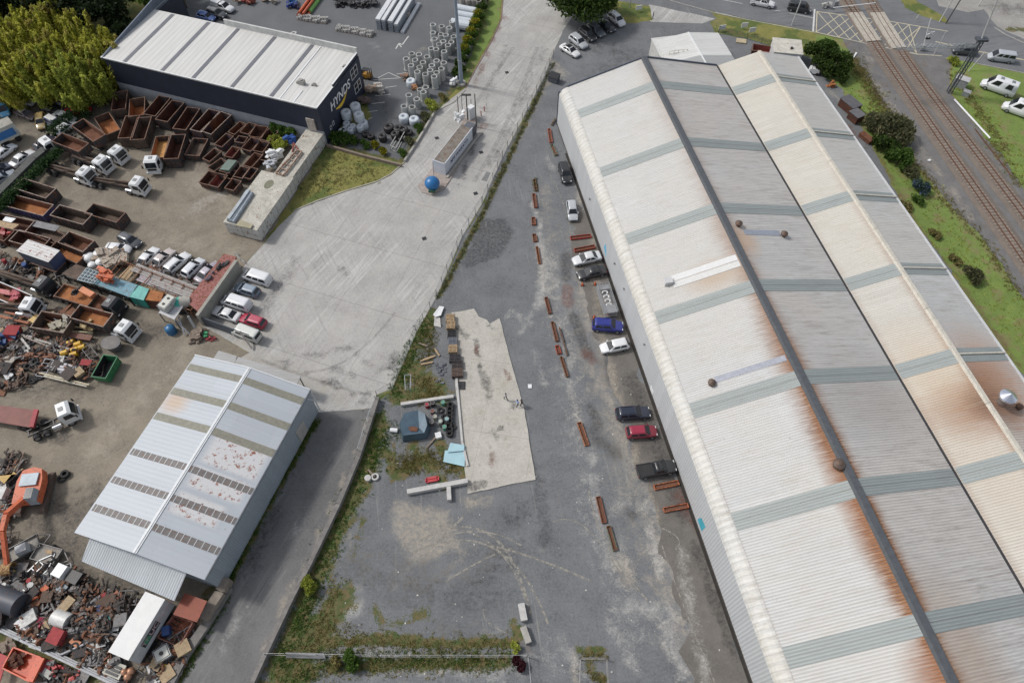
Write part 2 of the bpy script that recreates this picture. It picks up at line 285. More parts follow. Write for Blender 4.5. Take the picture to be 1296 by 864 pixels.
sheet('yard_asphalt', [(285, 960), (338, 828), (391, 717), (428, 640), (476, 512), (496, 494), (527, 421), (553, 376), (585, 300), (610, 259), (636, 200), (679, 117), (703, 60), (735, -10), (742, -60), (832, -60), (905, 22), (960, 44), (1030, 75), (1066, 110), (1096, 171), (1120, 214), (1144, 263), (1173, 300), (1205, 342), (1254, 425), (1296, 474), (1420, 640), (1700, 960)], 0.004, G_ASPH, g=.75, splats=[
    # tan dust patches, pale spills, dark wet oil, rust, and weeds along the edges: each a mark of its own
    ('dust', [(505, 640), (560, 650), (575, 690), (525, 705), (505, 670)], 1.6, .8, 'fill'), ('dust', [(590, 635), (615, 635)], 1.7, .75), ('dust', [(450, 668), (440, 690)], 1.2, .5),
    ('pale', [(425, 775), (450, 770)], 2.0, .95), ('pale', [(440, 748), (455, 745)], 1.4, .6), ('pale', [(515, 720), (500, 745)], .9, .5), ('pale', [(572, 725), (562, 745)], .7, .55), ('pale', [(640, 400), (650, 395), (660, 405)], 1.2, .62), ('pale', [(672, 400), (662, 420)], 1.8, .6),
    ('pale', [(675, 440), (690, 490)], 1.0, .5), ('pale', [(683, 385), (690, 340), (681, 300)], 1.7, .85), ('dust', [(686, 315), (688, 365)], 1.3, .75), ('pale', [(672, 255), (684, 285), (690, 330)], .8, .7), ('pale', [(693, 200), (700, 215)], 1.3, .55),
    ('dust', [(735, 360), (745, 400), (760, 440), (762, 480), (780, 530), (800, 590)], 1.4, .8), ('dust', [(740, 290), (728, 215), (722, 180)], 1.1, .65), ('dust', [(785, 710), (795, 735)], 1.9, .9), ('dust', [(830, 660), (845, 730), (862, 790)], 1.5, .72), ('pale', [(820, 670), (836, 725)], 1.4, .7),
    ('pale', [(750, 600), (755, 650), (765, 690)], 1.4, .6), ('pale', [(842, 790), (855, 830), (865, 850)], 1.9, .7), ('pale', [(795, 765), (850, 775)], 1.8, .72), ('pale', [(770, 785), (805, 845)], 1.4, .6), ('pale', [(740, 545), (752, 590)], 1.1, .65), ('dust', [(720, 490), (735, 540)], 1.3, .5),
    ('pale', [(720, 830), (740, 850)], 1.4, .65), ('dust', [(728, 826), (726, 864)], .9, .7), ('pale', [(790, 640), (830, 640), (845, 655)], 2.0, .5), ('dust', [(755, 515), (790, 560), (830, 640)], 1.2, .6), ('pale', [(676, 690), (693, 700)], .5, .7), ('pale', [(738, 810), (742, 835)], .6, .7),
    ('rust', [(718, 365), (719, 384)], 1.5, .95), ('dark', [(716, 325), (717, 352)], 1.6, .8), ('dark', [(726, 400), (735, 425), (745, 450)], 1.3, 1.0), ('rust', [(742, 448), (750, 455)], 1.4, .8), ('dark', [(748, 515), (757, 538)], 1.2, .9), ('dark', [(770, 460), (800, 500), (822, 560), (850, 640), (890, 720), (930, 830)], 3.2, .62), ('dark', [(745, 545), (760, 560), (780, 575)], 2.0, .6), ('dark', [(773, 480), (795, 480)], 2.4, .55),
    ('dark', [(796, 646), (802, 652)], 1.1, .9), ('rust', [(855, 625), (880, 660)], 1.6, .55), ('dark', [(738, 305), (745, 345)], 1.5, .5), ('rust', [(752, 228), (757, 290)], .9, .5), ('dust', [(747, 255), (760, 300)], .8, .55),
    ('dark', [(612, 280), (590, 335), (630, 322), (645, 295), (636, 280)], 1.2, .75, 'fill'), ('dark', [(455, 720), (600, 760), (640, 700)], 6, .42), ('dark', [(660, 560), (680, 610), (690, 690)], 2.0, .5), ('dark', [(560, 790), (600, 810)], 4, .42), ('dark', [(660, 640), (650, 660)], 4, .4), ('dark', [(510, 600), (545, 580)], 2.5, .5),
    ('green', [(500, 500), (520, 440), (545, 400)], 2.6, .95), ('green', [(480, 530), (462, 600), (430, 660), (405, 720), (380, 780), (350, 850)], 2.3, 1.0), ('green', [(430, 760), (395, 800), (380, 840)], 3.2, .95), ('green', [(485, 560), (500, 600), (530, 585)], 2.0, .75), ('green', [(525, 470), (560, 500), (520, 500)], 2.8, .85), ('green', [(555, 560), (585, 600)], 1.9, .75), ('green', [(520, 560), (560, 610)], 2.2, .65),
    ('green', [(380, 815), (480, 808), (560, 815), (650, 812)], 1.2, .85), ('green', [(360, 845), (480, 840), (640, 836)], 1.4, .8), ('green', [(390, 850), (340, 870)], 2.6, .9), ('green', [(660, 800), (650, 790)], 1.3, .8), ('green', [(733, 822), (765, 822)], .7, .9), ('green', [(740, 835), (765, 860)], 1.0, .7), ('green', [(470, 770), (490, 790), (540, 775)], 1.5, .55), ('green', [(460, 660), (450, 700)], 1.2, .55),
    ('green', [(553, 378), (572, 345), (590, 310), (612, 268), (640, 208), (665, 155), (683, 118)], .85, .95), ('dust', [(655, 180), (688, 112), (706, 90)], 1.2, .7), ('dust', [(700, 80), (712, 95)], 2.4, .7), ('rust', [(1075, 160), (1110, 230), (1140, 275)], 1.1, .7), ('dust', [(1050, 115), (1070, 135)], 1.6, .6), ('dust', [(1160, 300), (1230, 400), (1280, 465)], .9, .75),
    ('dust', [(740, 300), (735, 420), (770, 520), (800, 620), (850, 760), (890, 860)], 6, .5), ('pale', [(700, 330), (720, 480), (745, 620), (800, 800)], 5, .42), ('dust', [(690, 240), (700, 400)], 4, .4), ('pale', [(560, 790), (700, 830)], 6, .38), ('dust', [(450, 700), (520, 740), (600, 700)], 7, .36),
    ('dark', [(745, 110), (800, 70), (760, 60)], 5, .45), ('pale', [(450, 830), (640, 850)], 3.5, .6), ('dust', [(500, 845), (545, 842), (560, 850)], .9, .8), ('rust', [(660, 815), (672, 822)], .9, .5)], jag=.3)
sheet('parking_strip', [(728, 268), (742, 262), (770, 345), (945, 845), (970, 930), (880, 930), (862, 770), (832, 660), (800, 560), (768, 470), (742, 390), (724, 320)], 0.0075, GM('warm worn asphalt', (.085, .078, .07), (.15, .137, .122), .3, .5, grit=.4, blot=((.24, .225, .2), .9, .64, .5)), g=.9, jag=.9, splats=[('dust', [(750, 300), (760, 420), (775, 480), (800, 570), (830, 660)], 1.6, .7), ('dark', [(800, 480), (830, 560), (870, 650)], 2.5, .7), ('pale', [(862, 700), (880, 800), (900, 880)], 1.6, .6), ('rust', [(862, 628), (885, 665)], 1.8, .7), ('dark', [(880, 690), (930, 830)], 1.2, .8)])
sheet('lane', [(402, 522), (470, 516), (476, 512), (428, 640), (391, 717), (338, 828), (290, 960), (150, 1000), (222, 862), (286, 742)], 0.006, G_LANE, g=1, splats=[
    ('green', [(402, 530), (345, 625), (290, 735)], .9, .95), ('green', [(288, 735), (302, 700), (318, 672)], 1.0, .9), ('green', [(285, 752), (255, 805), (225, 864)], .8, .95), ('pale', [(385, 650), (372, 680)], 1.0, .6), ('pale', [(320, 760), (295, 790), (275, 830)], 1.0, .6), ('dust', [(470, 520), (420, 640), (385, 717), (335, 820)], .6, .8), ('dust', [(372, 735), (352, 780)], .9, .8), ('dark', [(345, 650), (310, 720)], 2.4, .6)], jag=.15)
sheet('concrete_driveway', [(642, -80), (638, -5), (634, 25), (620, 55), (600, 90), (588, 112), (560, 134), (551, 143), (529, 180), (512, 206), (495, 221), (477, 231), (440, 242), (400, 256), (372, 268), (352, 287), (331, 312), (311, 334), (256, 412), (316, 446), (300, 455), (352, 468), (402, 522), (470, 516), (476, 500), (496, 492), (527, 420), (553, 375), (585, 299), (610, 258), (636, 199), (679, 116), (690, 95), (703, 60), (715, 35), (725, 20), (735, -10), (742, -80)], 0.010, G_CONC, g=1.1, splats=[
    ('dust', [(340, 420), (300, 440), (380, 478), (440, 505)], 2.6, .5), ('dark', [(503, 447), (494, 465)], 1.1, .95), ('dark', [(455, 506), (461, 498)], .9, .7), ('dark', [(372, 330), (330, 400)], 3, .4), ('dark', [(417, 481), (424, 484)], .8, .9),
    ('rust', [(600, 110), (620, 60), (638, 20)], .7, .75), ('rust', [(609, 162), (613, 158)], 1.3, .75), ('dark', [(605, 165), (598, 190), (590, 208), (582, 235)], .7, .65), ('dust', [(600, 150), (570, 210), (545, 262)], 1.0, .5),
    ('dark', [(640, 60), (615, 130), (600, 170)], 1.4, .42), ('dark', [(690, 60), (650, 150), (620, 210)], 1.5, .42), ('dark', [(450, 480), (430, 465), (415, 470)], 1.0, .5), ('pale', [(470, 380), (520, 300)], 5, .4), ('dark', [(480, 470), (440, 440), (390, 450), (350, 460)], .8, .5), ('dark', [(430, 335), (440, 350)], 1.4, .5), ('dust', [(670, 200), (700, 60)], 1.0, .5), ('dark', [(470, 512), (400, 478), (350, 462)], .5, .6)], jag=.1)
sheet('stockyard_asphalt', [(190, -120), (215, 25), (330, 55), (455, 80), (470, 150), (418, 178), (405, 168), (413, 184), (512, 206), (551, 143), (588, 100), (612, 10), (620, -40), (640, -120)], 0.006, G_YARD, g=1.2, splats=[
    ('dust', [(540, 60), (528, 68)], 1.4, .55), ('pale', [(470, 56), (480, 62)], 1.6, .5), ('green', [(512, 204), (545, 150), (575, 112)], 1.6, .8), ('green', [(420, 185), (510, 205)], 1.0, .8), ('green', [(600, 40), (620, -10)], 1.4, .95), ('dust', [(560, 130), (530, 180)], 1.2, .6), ('dark', [(470, 120), (500, 150)], 4, .4)], jag=.2)
sheet('grass_patch', [(414, 182), (460, 196), (512, 207), (495, 222), (477, 231), (440, 242), (400, 255), (372, 268), (362, 272)], 0.016, G_DRYG, g=1, jag=.15, splats=[('dust', [(400, 235), (440, 215)], 3, .4)])
sheet('grass_bank', [(640, -120), (634, 0), (632, 28), (602, 84), (590, 108), (578, 112), (590, 82), (608, 45), (618, 0), (620, -120)], 0.014, G_GRASS, g=1, jag=.15, splats=[('dust', [(600, 95), (588, 108)], 1.2, .7)])
sheet('grass_island', [(772, -80), (776, 0), (822, 8), (826, 26), (800, 30), (785, 28), (760, 10), (700, -30)], 0.014, G_DRYG, g=1, jag=.2)
sheet('vehicle_crossing', [(822, 6), (905, 24), (889, 30), (824, 28), (812, 20)], 0.012, G_CONC, g=1, jag=.1)
sheet('verge', [(898, 28), (915, 20), (1030, 42), (1034, 60), (1010, 72), (985, 62), (950, 50), (905, 42)], 0.014, G_DRYG, g=.9, jag=.2, splats=[('green', [(912, 38), (960, 48), (985, 56)], 2, .7), ('dust', [(900, 32), (915, 24)], 1.6, .9)])
sheet('embankment_grass', [(1034, 44), (1066, 50), (1083, 82), (1114, 128), (1150, 195), (1175, 226), (1205, 263), (1242, 300), (1275, 348), (1296, 379), (1400, 520), (1500, 640), (1420, 640), (1296, 474), (1254, 425), (1205, 342), (1173, 300), (1144, 263), (1120, 214), (1096, 171), (1066, 112), (1046, 100), (1030, 75)], 0.012, G_GRASS, g=.9, jag=.5, splats=[
    ('dust', [(1155, 205), (1180, 236), (1212, 275), (1245, 310), (1270, 350)], 1.1, .9), ('dust', [(1100, 180), (1150, 275), (1200, 345)], 1.4, .55), ('rust', [(1110, 195), (1160, 285), (1215, 360), (1290, 465)], 1.0, .7), ('green', [(1095, 100), (1110, 135)], 1, .2)])
sheet('rail_bed', [(1020, -160), (1040, 0), (1066, 50), (1083, 82), (1114, 128), (1150, 195), (1175, 226), (1205, 263), (1242, 300), (1275, 348), (1296, 379), (1400, 520), (1560, 600), (1450, 420), (1296, 240), (1279, 213), (1253, 180), (1203, 119), (1201, 76), (1150, 20), (1120, -160)], 0.008, G_BALL, g=1.1, jag=.4, splats=[
    ('dust', [(1092, 90), (1120, 120), (1160, 180), (1230, 275)], 1.5, .62), ('rust', [(1080, 75), (1100, 110), (1140, 165)], 1.3, .6), ('dust', [(1095, 62), (1105, 90)], 1.6, .5), ('dust', [(1210, 150), (1250, 215)], 1.6, .45), ('rust', [(1113, 60), (1170, 150), (1296, 320)], 1.6, .35)])
sheet('field_grass', [(1203, 84), (1215, 76), (1296, 92), (1500, 130), (1900, 260), (1700, 600), (1450, 420), (1296, 240), (1279, 213), (1253, 180), (1206, 119)], 0.013, G_GRASS, g=1.1, jag=.4, splats=[('dust', [(1222, 92), (1262, 150), (1300, 200)], 1.0, .9), ('dust', [(1270, 80), (1296, 100)], 1.5, .5)])
sheet('main_road', [(700, -70), (837, -1), (905, 15), (940, 23), (1031, 40), (1099, 55), (1163, 69), (1236, 80), (1296, 92), (1600, 150), (1700, 60), (1420, 40), (1296, 14), (1200, -2), (1130, -5), (1031, -12), (950, -26), (820, -80)], 0.018, G_ROAD, g=1.3, splats=[('dust', [(1290, 95), (1220, 82)], .5, .8), ('pale', [(1060, 10), (1090, 20)], 2, .4)])
sheet('side_road', [(1130, -5), (1200, -2), (1296, 14), (1420, 40), (1500, -80), (1296, -140), (1100, -120), (1150, -20)], 0.016, G_ROAD, g=1.5, splats=[('pale', [(1210, 8), (1245, 6)], 2.5, .8)])
sheet('roadside_verge', [(1128, -30), (1145, 10), (1165, 20), (1200, 30), (1196, 22), (1160, 2), (1145, -30)], 0.022, G_DRYG, g=1, jag=.3)
sheet('roadside_gravel', [(1176, -22), (1188, 8), (1225, 16), (1245, 12), (1262, 34), (1296, 50), (1420, 60), (1600, 60), (1700, -20), (1296, -60)], 0.021, G_GRAV, g=1.4, jag=.3, splats=[('green', [(1266, 36), (1300, 38)], 1.3, .9), ('dark', [(1270, 10), (1296, 15)], 5, .5)])
# concrete floor slab left over from a demolished building
slab = [(572, 396), (600, 391), (606, 401), (616, 405), (620, 410), (632, 403), (650, 470), (664, 520), (678, 607), (640, 614), (592, 625), (584, 560), (576, 480)]
sp = [tuple(at(*p))[:2] for p in slab]
sheet('concrete_slab', slab, 0.11, G_SLAB, g=.6, jag=.08, splats=[
    ('dark', [(601, 430), (608, 470), (616, 492)], .42, 1.0), ('rust', [(601, 430), (606, 462)], .22, .9), ('dark', [(612, 475), (620, 500)], 1.1, .6), ('dark', [(578, 415), (590, 425)], 1.0, .7), ('dark', [(592, 618), (612, 612)], .9, 1.0), ('rust', [(622, 590), (624, 575)], .9, .55), ('dark', [(622, 545), (628, 555)], .8, .6), ('dust', [(630, 500), (650, 470)], 1.6, .6), ('dust', [(590, 520), (660, 530)], 1.5, .5), ('dark', [(645, 520), (652, 512)], .6, .6), ('dark', [(634, 542), (631, 543)], .5, .8), ('rust', [(640, 470), (646, 480)], .5, .8), ('dark', [(615, 410), (628, 418)], .7, .6)])
m = MB(); n = len(sp)
for i in range(n):
    a, b = sp[i], sp[(i+1) % n]; m.add([(*a, 0), (*b, 0), (*b, .1095), (*a, .1095)], [(0, 1, 2, 3)])
m.build('concrete_slab_edge', CONC, kind='structure')

# road markings
def stripe(name, pts, w, m, z=.026, dash=None, kind='structure'):
    mb = MB(); P = [at(*p) for p in pts]
    for a, b in zip(P, P[1:]):
        L = (b-a).length; d = (b-a)/L; nn = Vector((-d.y, d.x, 0))*w/2; t = 0
        st = (dash[0]+dash[1]) if dash else L
        while t < L-.01:
            e = min(L, t+(dash[0] if dash else L)); p, q = a+d*t, a+d*e
            mb.add([(p-nn), (q-nn), (q+nn), (p+nn)], [(0, 1, 2, 3)]); t += st
    o = mb.build(name, m, kind=kind); o.location.z = z
    if o.data.polygons[0].normal.z < 0: o.data.flip_normals()
    return o
PW = PM((.62, .62, .6), .8, 0, .15, 2, 0, .4, 'worn white road paint'); PY = PM((.58, .52, .36), .85, 0, .2, 1.5, 0, .45, 'worn yellow road paint')
stripe('road_marking', [(905, 15.5), (940, 24), (1030, 41), (1100, 56.5)], .12, PW)
stripe('road_marking', [(840, -19), (905, -2), (952, 7.5), (1029, 23)], .14, PW, dash=(6, 2))
stripe('road_marking', [(1184, 53), (1236, 65), (1296, 76), (1400, 97)], .28, PY)
stripe('road_marking', [(1031, 12), (1029, 40)], .35, PW)
stripe('road_marking', [(1034, 15), (1033, 41), (1100, 56), (1163, 69), (1192, 71)], .2, PY)
stripe('road_marking', [(1034, 15), (1072, 20), (1130, 28), (1200, 40)], .2, PY)
def lerp(a, b, t): return (a[0]+(b[0]-a[0])*t, a[1]+(b[1]-a[1])*t)
N = 9
for i in range(N):                                      # crossing box hatch
    t0, t1 = i/N, min(1, (i+2)/N)
    for u0, u1 in ((t0, t1), (t1, t0)):
        stripe('road_marking', [lerp((1034, 15), (1165, 34), u0), lerp((1033, 41), (1160, 68), u1)], .16, PY, z=.027 if u0 < u1 else .031)
for y, (x0, x1) in zip((92, 99, 109, 119.5, 129.5, 140, 149), ((502, 516), (474, 505), (488, 502), (475, 494), (470, 487), (466, 478), (466, 471))):
    stripe('parking_line', [(x0, y+2), (x1, y)], .12, PW, z=.012)
stripe('parking_line', [(478, 99), (492, 92), (507, 99)], .12, PW, z=.012)
stripe('yard_marking', [(501, 62), (505, 55), (509, 57), (512, 53), (517, 46)], .22, PW, z=.012); stripe('yard_marking', [(505, 56), (508, 60)], .2, PW, z=.012)
stripe('yard_marking', [(368, 42), (372, 40), (375, 41), (373, 43)], .25, PW, z=.012)
# pale tyre tracks swept across the yard, each a thin smear of dust on the asphalt
def smear_mat():
    t = NT('dust smear'); n_ = t.noise(t.pos, 1.6, 5, .7); t.fin((.33, .31, .27), .95)
    t.b.inputs['Alpha'].default_value = 1; t.t.links.new(t.mr(n_, .38, .56, 0, .8), t.b.inputs['Alpha']); return t.m
def darksmear():
    t = NT('rubber smear'); n_ = t.noise(t.pos, 1.2, 5, .7); t.fin((.2, .2, .195), .9)
    t.t.links.new(t.mr(n_, .35, .75, 0, .4), t.b.inputs['Alpha']); return t.m
SM, DS = smear_mat(), darksmear()
def curve_px(p0, p1, p2, n=14): return [tuple((1-t)**2*np.array(p0)+2*t*(1-t)*np.array(p1)+t*t*np.array(p2)) for t in np.linspace(0, 1, n)]
for i, (a, b, c, ww) in enumerate([((530, 685), (640, 620), (672, 780), .3), ((520, 700), (640, 640), (694, 790), .25), ((555, 665), (640, 670), (665, 760), .2), ((565, 735), (620, 700), (650, 693), .22), ((525, 712), (560, 680), (590, 650), .3), ((620, 690), (670, 700), (748, 735), .25), ((700, 660), (740, 640), (790, 735), .15), ((838, 690), (855, 745), (905, 864), .15), ((560, 680), (610, 660), (660, 690), .2), ((612, 770), (608, 790), (648, 803), .12), ((745, 620), (755, 690), (820, 760), .2), ((830, 665), (872, 680), (855, 695), .15), ((696, 222), (715, 250), (724, 305), .12)]):
    stripe('tyre_mark', curve_px(a, b, c), ww, SM, z=.010+i*.001)
for i, (a, b, c, ww) in enumerate([((385, 470), (440, 475), (500, 395), .25), ((600, 230), (640, 170), (680, 60), .5), ((575, 180), (600, 130), (650, 60), .5), ((330, 455), (420, 490), (470, 500), .3)]):
    stripe('tyre_mark', curve_px(a, b, c), ww*1.6, DS, z=.016+i*.001)
# kerbs
def kerb(pts, w=.18, h=.13, m=CONC, name='kerb'):
    mb = MB(); P = [at(*p) for p in pts]
    for a, b in zip(P, P[1:]): mb.bar(a+Vector((0, 0, h/2-.02)), b+Vector((0, 0, h/2-.02)), w, h)
    mb.build(name, m, kind='structure')
KBR = PM((.27, .2, .17), .9, 0, .2, 2, .2, .4, 'stained kerb')
kerb([(638, -30), (634.5, 25), (620.5, 55), (600.5, 90), (589, 112)], m=KBR); kerb([(372, 267), (400, 255), (440, 241), (477, 230), (495, 220.5), (512, 205.5)])
kerb([(512, 205.5), (529, 179.5), (551, 142.5)], .35, .5, CONC, 'low_wall'); kerb([(551, 142.5), (560, 137), (575, 129), (589, 114)])
kerb([(1031, 41.5), (1099, 56.5), (1163, 70.5)], m=CONC); kerb([(1236, 81), (1296, 93), (1500, 131)]); kerb([(1258, 35), (1272, 44), (1296, 55)]); kerb([(840, -1), (905, 17), (940, 24.5)])

# ================================================================ CORRUGATED SHEDS
def roofmat(name, base, sp=.33, rustx=(), rustspots=(), grime=(.3, .28, .24), grimeamt=.5, streakdir='x', line=.45, patch=None, patches=None, lich=.3, rough=.55, warm=None, metal=0.0, bs=.55):
    t = NT(name); ob = t.obj(); X, Y, Z = t.sep(ob)[:3]
    if streakdir == 'y': X, Y = Y, X
    v = t.n('ShaderNodeCombineXYZ', (X, Y, Z))
    ph = t.M('FRACT', t.M('DIVIDE', Y, sp)); rib = t.M('ABSOLUTE', t.M('SUBTRACT', ph, .5))
    pan = t.n('ShaderNodeTexWhiteNoise', {'W': t.M('FLOOR', t.M('DIVIDE', Y, sp*3))}, noise_dimensions='1D')
    lap = t.n('ShaderNodeTexWhiteNoise', {'Vector': t.n('ShaderNodeCombineXYZ', (t.M('FLOOR', t.M('DIVIDE', X, 5.3)), t.M('FLOOR', t.M('DIVIDE', Y, sp*9)), 0))}, noise_dimensions='3D')
    c = t.mix(pan, sc3(base, .95), sc3(base, 1.04)); c = t.mix(t.M('MULTIPLY', lap, .5), c, sc3(base, .9))
    big = t.noise(v, .07, 3, .5)
    if warm: c = t.mix(t.mr(big, .42, .62, 0, .8), c, warm)
    s1 = t.noise(t.vs(v, (.16, 2.6, 1)), 1.0, 5, .7); s2 = t.noise(t.vs(v, (.5, 7, 1)), 1.0, 4, .7); md = t.noise(v, .25, 4, .6)
    c = t.mix(t.M('MULTIPLY', t.mr(s1, .45, .7), t.mr(md, .35, .62, grimeamt*.35, grimeamt)), c, grime)
    c = t.mix(t.M('MULTIPLY', t.mr(s2, .56, .72), grimeamt*.6), c, sc3(grime, .75))
    sp2 = t.noise(t.vs(v, (1, 1.6, 1)), 2.6, 3, .7); c = t.mix(t.mr(sp2, .67, .72, 0, lich), c, (.16, .15, .13))
    RC = t.mix(t.mr(s2, .35, .65), (.33, .16, .065), (.16, .065, .03)); near = t.mr(Y, -25, -75, .22, 1)
    tot = None
    for xr, wd, am in rustx:
        d = t.mr(t.M('ABSOLUTE', t.M('SUBTRACT', X, xr)), 0, wd, 1, 0)
        k = t.M('MULTIPLY', t.mr(t.M('ADD', t.M('ADD', d, t.M('MULTIPLY', s2, 1.5)), t.M('MULTIPLY', t.noise(v, .09, 3), 1.3)), 1.5, 2.2), t.M('MULTIPLY', t.M('MULTIPLY', d, am), near), clamp=True)
        tot = k if tot is None else t.M('MAXIMUM', tot, k)
    if tot is not None: c = t.mix(t.M('MULTIPLY', tot, 1.0, clamp=True), c, RC)
    for (x, y, rx, ry, am, cc) in rustspots:
        q = t.n('ShaderNodeVectorMath', (t.vs(t.n('ShaderNodeVectorMath', (v, (x, y, 0)), operation='SUBTRACT'), (1/rx, 1/ry, 0)),), out=1, operation='LENGTH')
        k = t.mr(t.M('ADD', q, t.M('MULTIPLY', t.M('SUBTRACT', s1, .5), .9)), 1.05, .25, 0, am)
        c = t.mix(k, c, cc)
    if patches:
        k = t.mr(t.noise(v, 1.7, 6, .75), .55, .6); k0 = None
        for (x0, x1, y0, y1, am) in patches:
            f = t.M('MULTIPLY', t.M('MULTIPLY', t.mr(X, x0, x0+.8), t.mr(X, x1, x1-.8)), t.M('MULTIPLY', t.mr(Y, y0, y0+.4), t.mr(Y, y1, y1-.4)))
            wv = t.M('MULTIPLY', f, am); k0 = wv if k0 is None else t.M('MAXIMUM', k0, wv)
        c = t.mix(t.M('MULTIPLY', k0, .55), c, (.62, .6, .58)); c = t.mix(t.M('MULTIPLY', k, k0), c, t.mix(t.mr(s2, .4, .6), (.28, .1, .055), (.17, .05, .03)))
    c = t.mix(t.mr(rib, .36, .5, 0, line), c, sc3(base, .45))
    hh = t.n('ShaderNodeMath', (t.M('MULTIPLY', ph, 6.2832),), operation='COSINE')
    return t.fin(c, rough, metal, t.bump(hh, bs, .03))
A0 = at(706, 160); B0 = at(952, 864); UD = (A0-B0).normalized(); RZ = math.atan2(UD.y, UD.x)-math.pi/2
RB = (.30, .13, .06)
R1A = roofmat('old white roof sheeting', (.54, .545, .54), rustx=[(14.5, 3.4, 1.3), (1.4, .5, .3)], rustspots=[(10.5, -46.5, 5, 3.2, .7, (.45, .33, .22)), (13.6, -98, 3, 4, .7, RB), (13.8, -80, 2, 9, .5, RB)], grime=(.42, .38, .32), grimeamt=.55, lich=.55, warm=(.54, .525, .49))
R1B = roofmat('weathered shaded roof sheeting', (.5, .495, .48), rustx=[(15.2, 2.4, 1.2)], rustspots=[(23, -68, 9, 8, .5, (.3, .27, .25)), (18, -98, 5, 12, .5, (.36, .25, .17)), (16.8, -42, 2.2, 3.5, .6, (.5, .33, .2))], grime=(.27, .24, .22), grimeamt=.85, lich=.35, warm=(.5, .47, .435))  # base darkened for the slope away from the sun; grime and rust are real
R2A = roofmat('cream roof sheeting', (.57, .55, .5), rustx=[(36.2, 1.3, .7), (29.4, 1.0, .3)], rustspots=[(36, -71.5, 7.5, 5, 1, (.24, .09, .04)), (37, -71.5, 3.5, 3, .9, (.09, .035, .02)), (33, -66, 6, 9, .5, (.55, .42, .28)), (33, -80, 6, 12, .35, (.52, .42, .32))], grime=(.42, .36, .27), grimeamt=.5, lich=.5, warm=(.57, .535, .465))
R2B = roofmat('shaded lean roof sheeting', (.52, .52, .51), rustspots=[(37.5, -70, 5, 6.5, 1, (.13, .05, .028)), (38.5, -71.5, 3, 3, .9, (.05, .025, .02)), (40, -68, 7, 9, .75, (.4, .22, .13)), (41, -85, 9, 14, .5, (.42, .25, .15))], grime=(.33, .31, .28), grimeamt=.7, warm=(.52, .5, .46))  # this grey carries the right slope's shade; the rust spots are real
WALLM = roofmat('corrugated wall sheeting', (.5, .515, .53), sp=.4, grime=(.38, .37, .35), grimeamt=.3, line=.4, lich=.05)
EAVEM = roofmat('curved eave sheeting', (.58, .575, .55), sp=.8, grime=(.36, .33, .27), grimeamt=.8, line=.4, lich=.9, warm=(.56, .54, .49))
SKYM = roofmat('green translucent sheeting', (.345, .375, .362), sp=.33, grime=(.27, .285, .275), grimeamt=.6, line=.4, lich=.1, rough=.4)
SKYD = roofmat('grey green translucent sheeting', (.28, .31, .305), sp=.33, grime=(.2, .22, .22), grimeamt=.6, line=.4, lich=.1, rough=.4)  # darker copy of the strip sheeting, shade painted in for right-hand slopes
CAPD = PM((.09, .1, .112), .6, .2, .18, 2, .0, .3, 'dark ridge flashing'); CAPW = PM((.55, .52, .45), .7, 0, .15, 1.5, 0, .5, 'cream ridge flashing')
S0, S1 = 0.6, -128.0
wh = thing('warehouse', 'long white corrugated warehouse with curved eave and dark ridge cap beside the parked cars', 'warehouse', A0, RZ)
wh2 = thing('warehouse', 'narrower cream roofed warehouse bay joined on the railway side, with rust around a shiny flue', 'warehouse', A0, RZ)
def slope(par, x0, z0, x1, z1, m, y0=S0, y1=S1, th=.14, name='roof'):
    mb = MB(); n = 8
    for i in range(n):
        ya, yb = y0+(y1-y0)*i/n, y0+(y1-y0)*(i+1)/n
        mb.hexa([(x0, ya, z0-th), (x1, ya, z1-th), (x1, yb, z1-th), (x0, yb, z0-th)], [(x0, ya, z0), (x1, ya, z1), (x1, yb, z1), (x0, yb, z0)])
    return mb.build(name, m, par)
slope(wh, 1.5, 7.85, 14.85, 11.9, R1A); slope(wh, 14.86, 11.9, 28.95, 8.4, R1B)
slope(wh2, 29.15, 8.4, 36.5, 10.3, R2A); slope(wh2, 36.51, 10.3, 44.6, 8.15, R2B)
prof = [(1.52, 7.9), (1.2, 7.82), (.8, 7.62), (.42, 7.34), (.15, 6.98), (-.02, 6.55)]
mb = MB(); yy = S0; sg = 0
while yy > S1:                                           # scalloped curved eave sheets
    y2 = yy-.8; o = .018 if sg % 2 else 0
    r = [[(x-o*.7, yy, z+o) for x, z in prof]+[(x+.1, yy, z-.14) for x, z in prof[::-1]], [(x-o*.7, y2, z+o) for x, z in prof]+[(x+.1, y2, z-.14) for x, z in prof[::-1]]]
    mb.ring(r, False); yy = y2; sg += 1
mb.build('eave', EAVEM, wh)
MB().box(-.03, .08, S1, S0-.05, .12, 6.6).build('wall', WALLM, wh)
MB().hexa([(.1, S0-.2, 0), (28.9, S0-.2, 0), (28.9, S0-.1, 0), (.1, S0-.1, 0)], [(.1, S0-.2, 7.3), (28.9, S0-.2, 8.2), (28.9, S0-.1, 8.2), (.1, S0-.1, 7.3)]).add([(1, S0-.2, 7.4), (28.8, S0-.2, 8.2), (14.85, S0-.2, 11.7), (1, S0-.1, 7.4), (28.8, S0-.1, 8.2), (14.85, S0-.1, 11.7)], [(0, 1, 2), (3, 5, 4), (0, 2, 5, 3), (1, 4, 5, 2)]).build('gable_wall', WALLM, wh)
